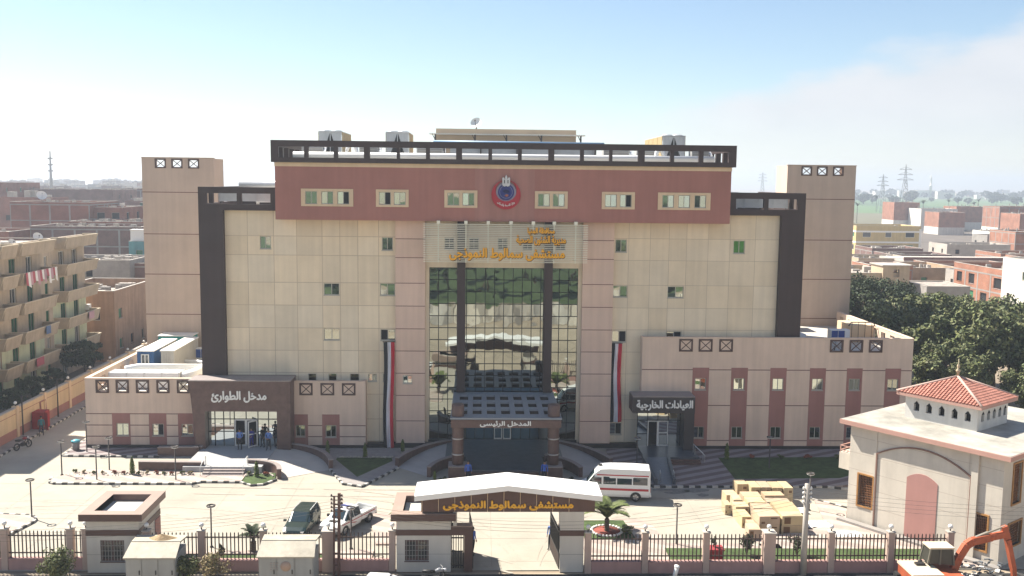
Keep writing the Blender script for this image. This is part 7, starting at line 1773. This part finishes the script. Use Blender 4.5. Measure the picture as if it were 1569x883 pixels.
for a, b_, y0_, y1_, h, k, fl, lb in ((84, 97, 86, 96, 6.0, 'pale', 2, 'pale low house with rubble roof behind the brick house at the right'), (97, 112, 150, 160, 4.6, 'dull', 1, 'dull brick house left of the unfinished column frame'), (98, 110, 98, 106, 5.6, 'beige', 2, 'beige low house half hidden by the orange brick house'),
        (124, 140, 150, 162, 5.0, 'orange', 1, 'roofless orange brick house behind the unfinished columns'), (128, 146, 185, 196, 5.0, 'pale', 2, 'pale low house in front of the field edge row'), (104, 118, 178, 190, 4.2, 'dull', 1, 'dull brick shed before the yellow building'),
        (68, 76, 92, 100, 6.9, 'orange', 2, 'brick room with open top directly behind the beige villa'), (114, 126, 120, 130, 6.2, 'orange', 2, 'orange brick house right of the unfinished columns'), (150, 163, 205, 214, 6.5, 'grey', 2, 'grey concrete house before the field edge row'), (82, 95, 132, 144, 5.0, 'beige', 2, 'beige flat house left of the unfinished columns')):
    house(lb, a, b_, y0_, y1_, h, k, fl, 3, 2, -1, concrete if k in ('orange', 'dull') else None, clutter=34, seed=int(a * 7 + y0_), group=HR, parapet=.9)
for i, (a, b_, y, h, k, lb) in enumerate((
    (206, 219, 400, 13.0, 'orange', 'unfinished brick house at the left of the field edge row'), (213, 231, 385, 10.3, 'white', 'whitewashed unfinished house in the field edge row'), (205, 217, 350, 9.6, 'orange', 'low brick house before the whitewashed one at the field edge'),
    (232, 240, 395, 8.0, 'grey', 'small grey house in the middle of the field edge row'), (238, 253, 400, 11.2, 'orange', 'brick house with white base in the middle of the field edge row'), (219, 240, 325, 13.0, 'orange', 'large brick house with white base at the right of the row'),
    (208, 216, 290, 11.0, 'orange', 'narrow brick house second from the right of the row'), (222, 236, 280, 11.6, 'orange', 'brick house at the right picture edge of the row'), (163, 172, 225, 7.0, 'white', 'small white roofed shed below the row of brick houses'), (150, 168, 190, 8.8, 'orange', 'orange brick house with open floors at the right edge'))):
    o = house(lb, a, b_, y, y + 14, h, k, 3, 0, 0, -1, concrete if k == 'orange' and i % 2 else None, clutter=6, seed=80 + i, group='brick houses along the field edge', parapet=.5)
    m = MB(); m.obox(FX(a, -1), y, y + 14, 0, h * .35, .031, .06); m.obox(FY(y), a, b_, 0, h * .35, .031, .06); m.build('pale_base', plas['white'] if i not in (8,) else conc_lt, o)
    m = MB()
    for q in range(7): x = a + (b_ - a) * (q + .5) / 7; m.box(x - .12, x + .12, y + 6, y + 6.3, h, h + rt.uniform(.8, 1.8))
    m.build('column_stub', concrete, o)
m = MB()
for k in range(140): x = rt.uniform(150, 330); y = 445 - (x - 150) * .18 + rt.uniform(-12, 6); s_ = rt.uniform(.4, 1.6); m.ball(x, y, 0, s_, 6, 0, .7)
o = m.build('field_edge_rubble', mat('rubble_pale', (.5, .45, .38), var=.3, scale=.5)); o['kind'] = 'stuff'
# far trees, palms and village in the fields
FT = tree_proto('round tree fading into haze among the distant green fields', 91, 9, 4.5, 26, 60, .6, lf_dark, 'distant trees in the green fields', name='field_tree')
FT.location = (330, 780, 0); rf_ = random.Random(31)
for i in range(85):
    y = rf_.uniform(700, 2300); t = rf_.uniform(.34, .62); s_ = rf_.uniform(.7, 1.7)
    if y < 1000: y += 250
    copy_tree(FT, None, ((y + 78) * t, y, 0), rf_.uniform(0, 6), None, (s_ * 1.2, s_ * 1.2, s_))
for i in range(26):
    y = rf_.uniform(600, 1800); copy_tree(FT, None, (-(y + 78) * rf_.uniform(.3, .5), y, 0), rf_.uniform(0, 6), 'round tree fading into haze behind the distant town roofs', 1.2)
for o_ in list(col.objects):
    if o_.get('label', '').endswith('distant town roofs'): o_['group'] = 'distant trees beyond the town'
FP = palm('tall slim palm standing in the distant green fields', 230, 560, 9.5, 3.6, 12, 9, lf_dark, 'distant palms in the green fields')
for x, y in ((215, 470), (258, 500), (286, 540), (330, 560), (352, 640), (375, 640), (300, 620), (420, 760), (270, 700), (330, 720)): copy_tree(FP, None, (x, y, 0), x, None, rf_.uniform(.85, 1.15))
for i in range(46):
    y = rf_.uniform(1500, 2300); x = (y + 78) * rf_.uniform(.40, .62); w = rf_.uniform(8, 18); h = rf_.uniform(6, 13)
    o = thing('village_house', 'tiny pale house of the hazy village on the horizon', 'house', (x, y, 0), 'houses of the village on the horizon'); m = MB(); m.box(x - w / 2, x + w / 2, y, y + 10, 0, h); m.build('wall', plas[rf_.choice(['white', 'pale', 'white', 'dull'])], o); m = MB(); m.box(x - w / 2, x + w / 2, y, y + 10, h + .01, h + .4); m.build('roof', conc_lt, o)
o = thing('distant_mosque', 'distant white mosque with one slim minaret beyond the fields', 'mosque', (842, 1700, 0)); m = MB(); m.box(812, 850, 1700, 1720, 0, 13); m.build('wall', plas['white'], o)
m = MB(); m.lathe([(2.4, 0), (2.4, 20), (3.2, 20.5), (3.2, 22), (1.7, 22.2), (1.7, 34), (2.3, 34.5), (1.4, 36), (.2, 44)], 838, 1698, 10); m.build('minaret', plas['white'], o)
def pylon(label, x, y, h):
    o = thing('power_pylon', label, 'pylon', (x, y, 0), 'power pylons in the distance'); m = MB(); b_ = h * .09
    for sx in (-1, 1):
        for sy in (-1, 1): m.bar((x + sx * b_, y + sy * b_, 0), (x + sx * .8, y + sy * .8, h * .7), .26); m.bar((x + sx * .8, y + sy * .8, h * .7), (x, y, h), .22)
    for k in range(7):
        z0_, z1_ = h * .1 * k, h * .1 * (k + 1); r0 = b_ + (.8 - b_) * z0_ / (h * .7); r1 = b_ + (.8 - b_) * z1_ / (h * .7); s_ = 1 if k % 2 else -1; m.bar((x - s_ * r0, y - r0, z0_), (x + s_ * r1, y - r1, z1_), .25); m.bar((x + s_ * r0, y - r0, z0_), (x - s_ * r1, y - r1, z1_), .25)
    m.build('lattice', mat('pylon_steel', (.30, .31, .32), metallic=.2), o)
    for k, z in enumerate((.7, .8, .9)): m = MB(); m.bar((x - h * (.16 - .02 * k), y, h * z), (x + h * (.16 - .02 * k), y, h * z), .35); m.bar((x - h * (.16 - .02 * k), y, h * z), (x, y, h * (z + .05)), .2); m.bar((x + h * (.16 - .02 * k), y, h * z), (x, y, h * (z + .05)), .2); m.build('cross_arm', MATS['pylon_steel'], o)
pylon('tall lattice power pylon above the distant fields on the right', 300, 600, 37); pylon('smaller lattice power pylon just left of the tall one', 322, 690, 31)
pylon('faint lattice pylon far behind the right stair tower', 330, 1050, 36)
o = thing('radio_mast', 'thin radio mast rising above the hazy town on the left', 'mast', (-212, 402, 0)); m = MB(); m.lathe([(1.1, 0), (.7, 20), (.35, 34)], -212, 402, 6); m.build('mast_shaft', MATS['pylon_steel'], o); m = MB()
for z in (24, 27, 30): m.box(-213, -211, 401.5, 402.5, z, z + .8)
m.build('antenna', MATS['pylon_steel'], o)
# ------------------------------------------------------------------ haze
m = MB(); m.box(-2600, 2600, -220, 4200, -1.2, 60); hz = m.build('haze', None) if False else None
me = bpy.data.meshes.new('haze'); me.from_pydata(m.v, [], m.f); me.update(); hz = bpy.data.objects.new('haze', me); col.objects.link(hz); hz['kind'] = 'stuff'
hm = bpy.data.materials.new('haze_air'); hm.use_nodes = True; tn = hm.node_tree
tn.nodes.remove(tn.nodes['Principled BSDF']); pv_ = tn.nodes.new('ShaderNodeVolumePrincipled'); pv_.inputs['Color'].default_value = (.80, .89, 1.0, 1); pv_.inputs['Density'].default_value = 0.0005; pv_.inputs['Anisotropy'].default_value = .3
tn.links.new(pv_.outputs[0], tn.nodes['Material Output'].inputs['Volume']); me.materials.append(hm)
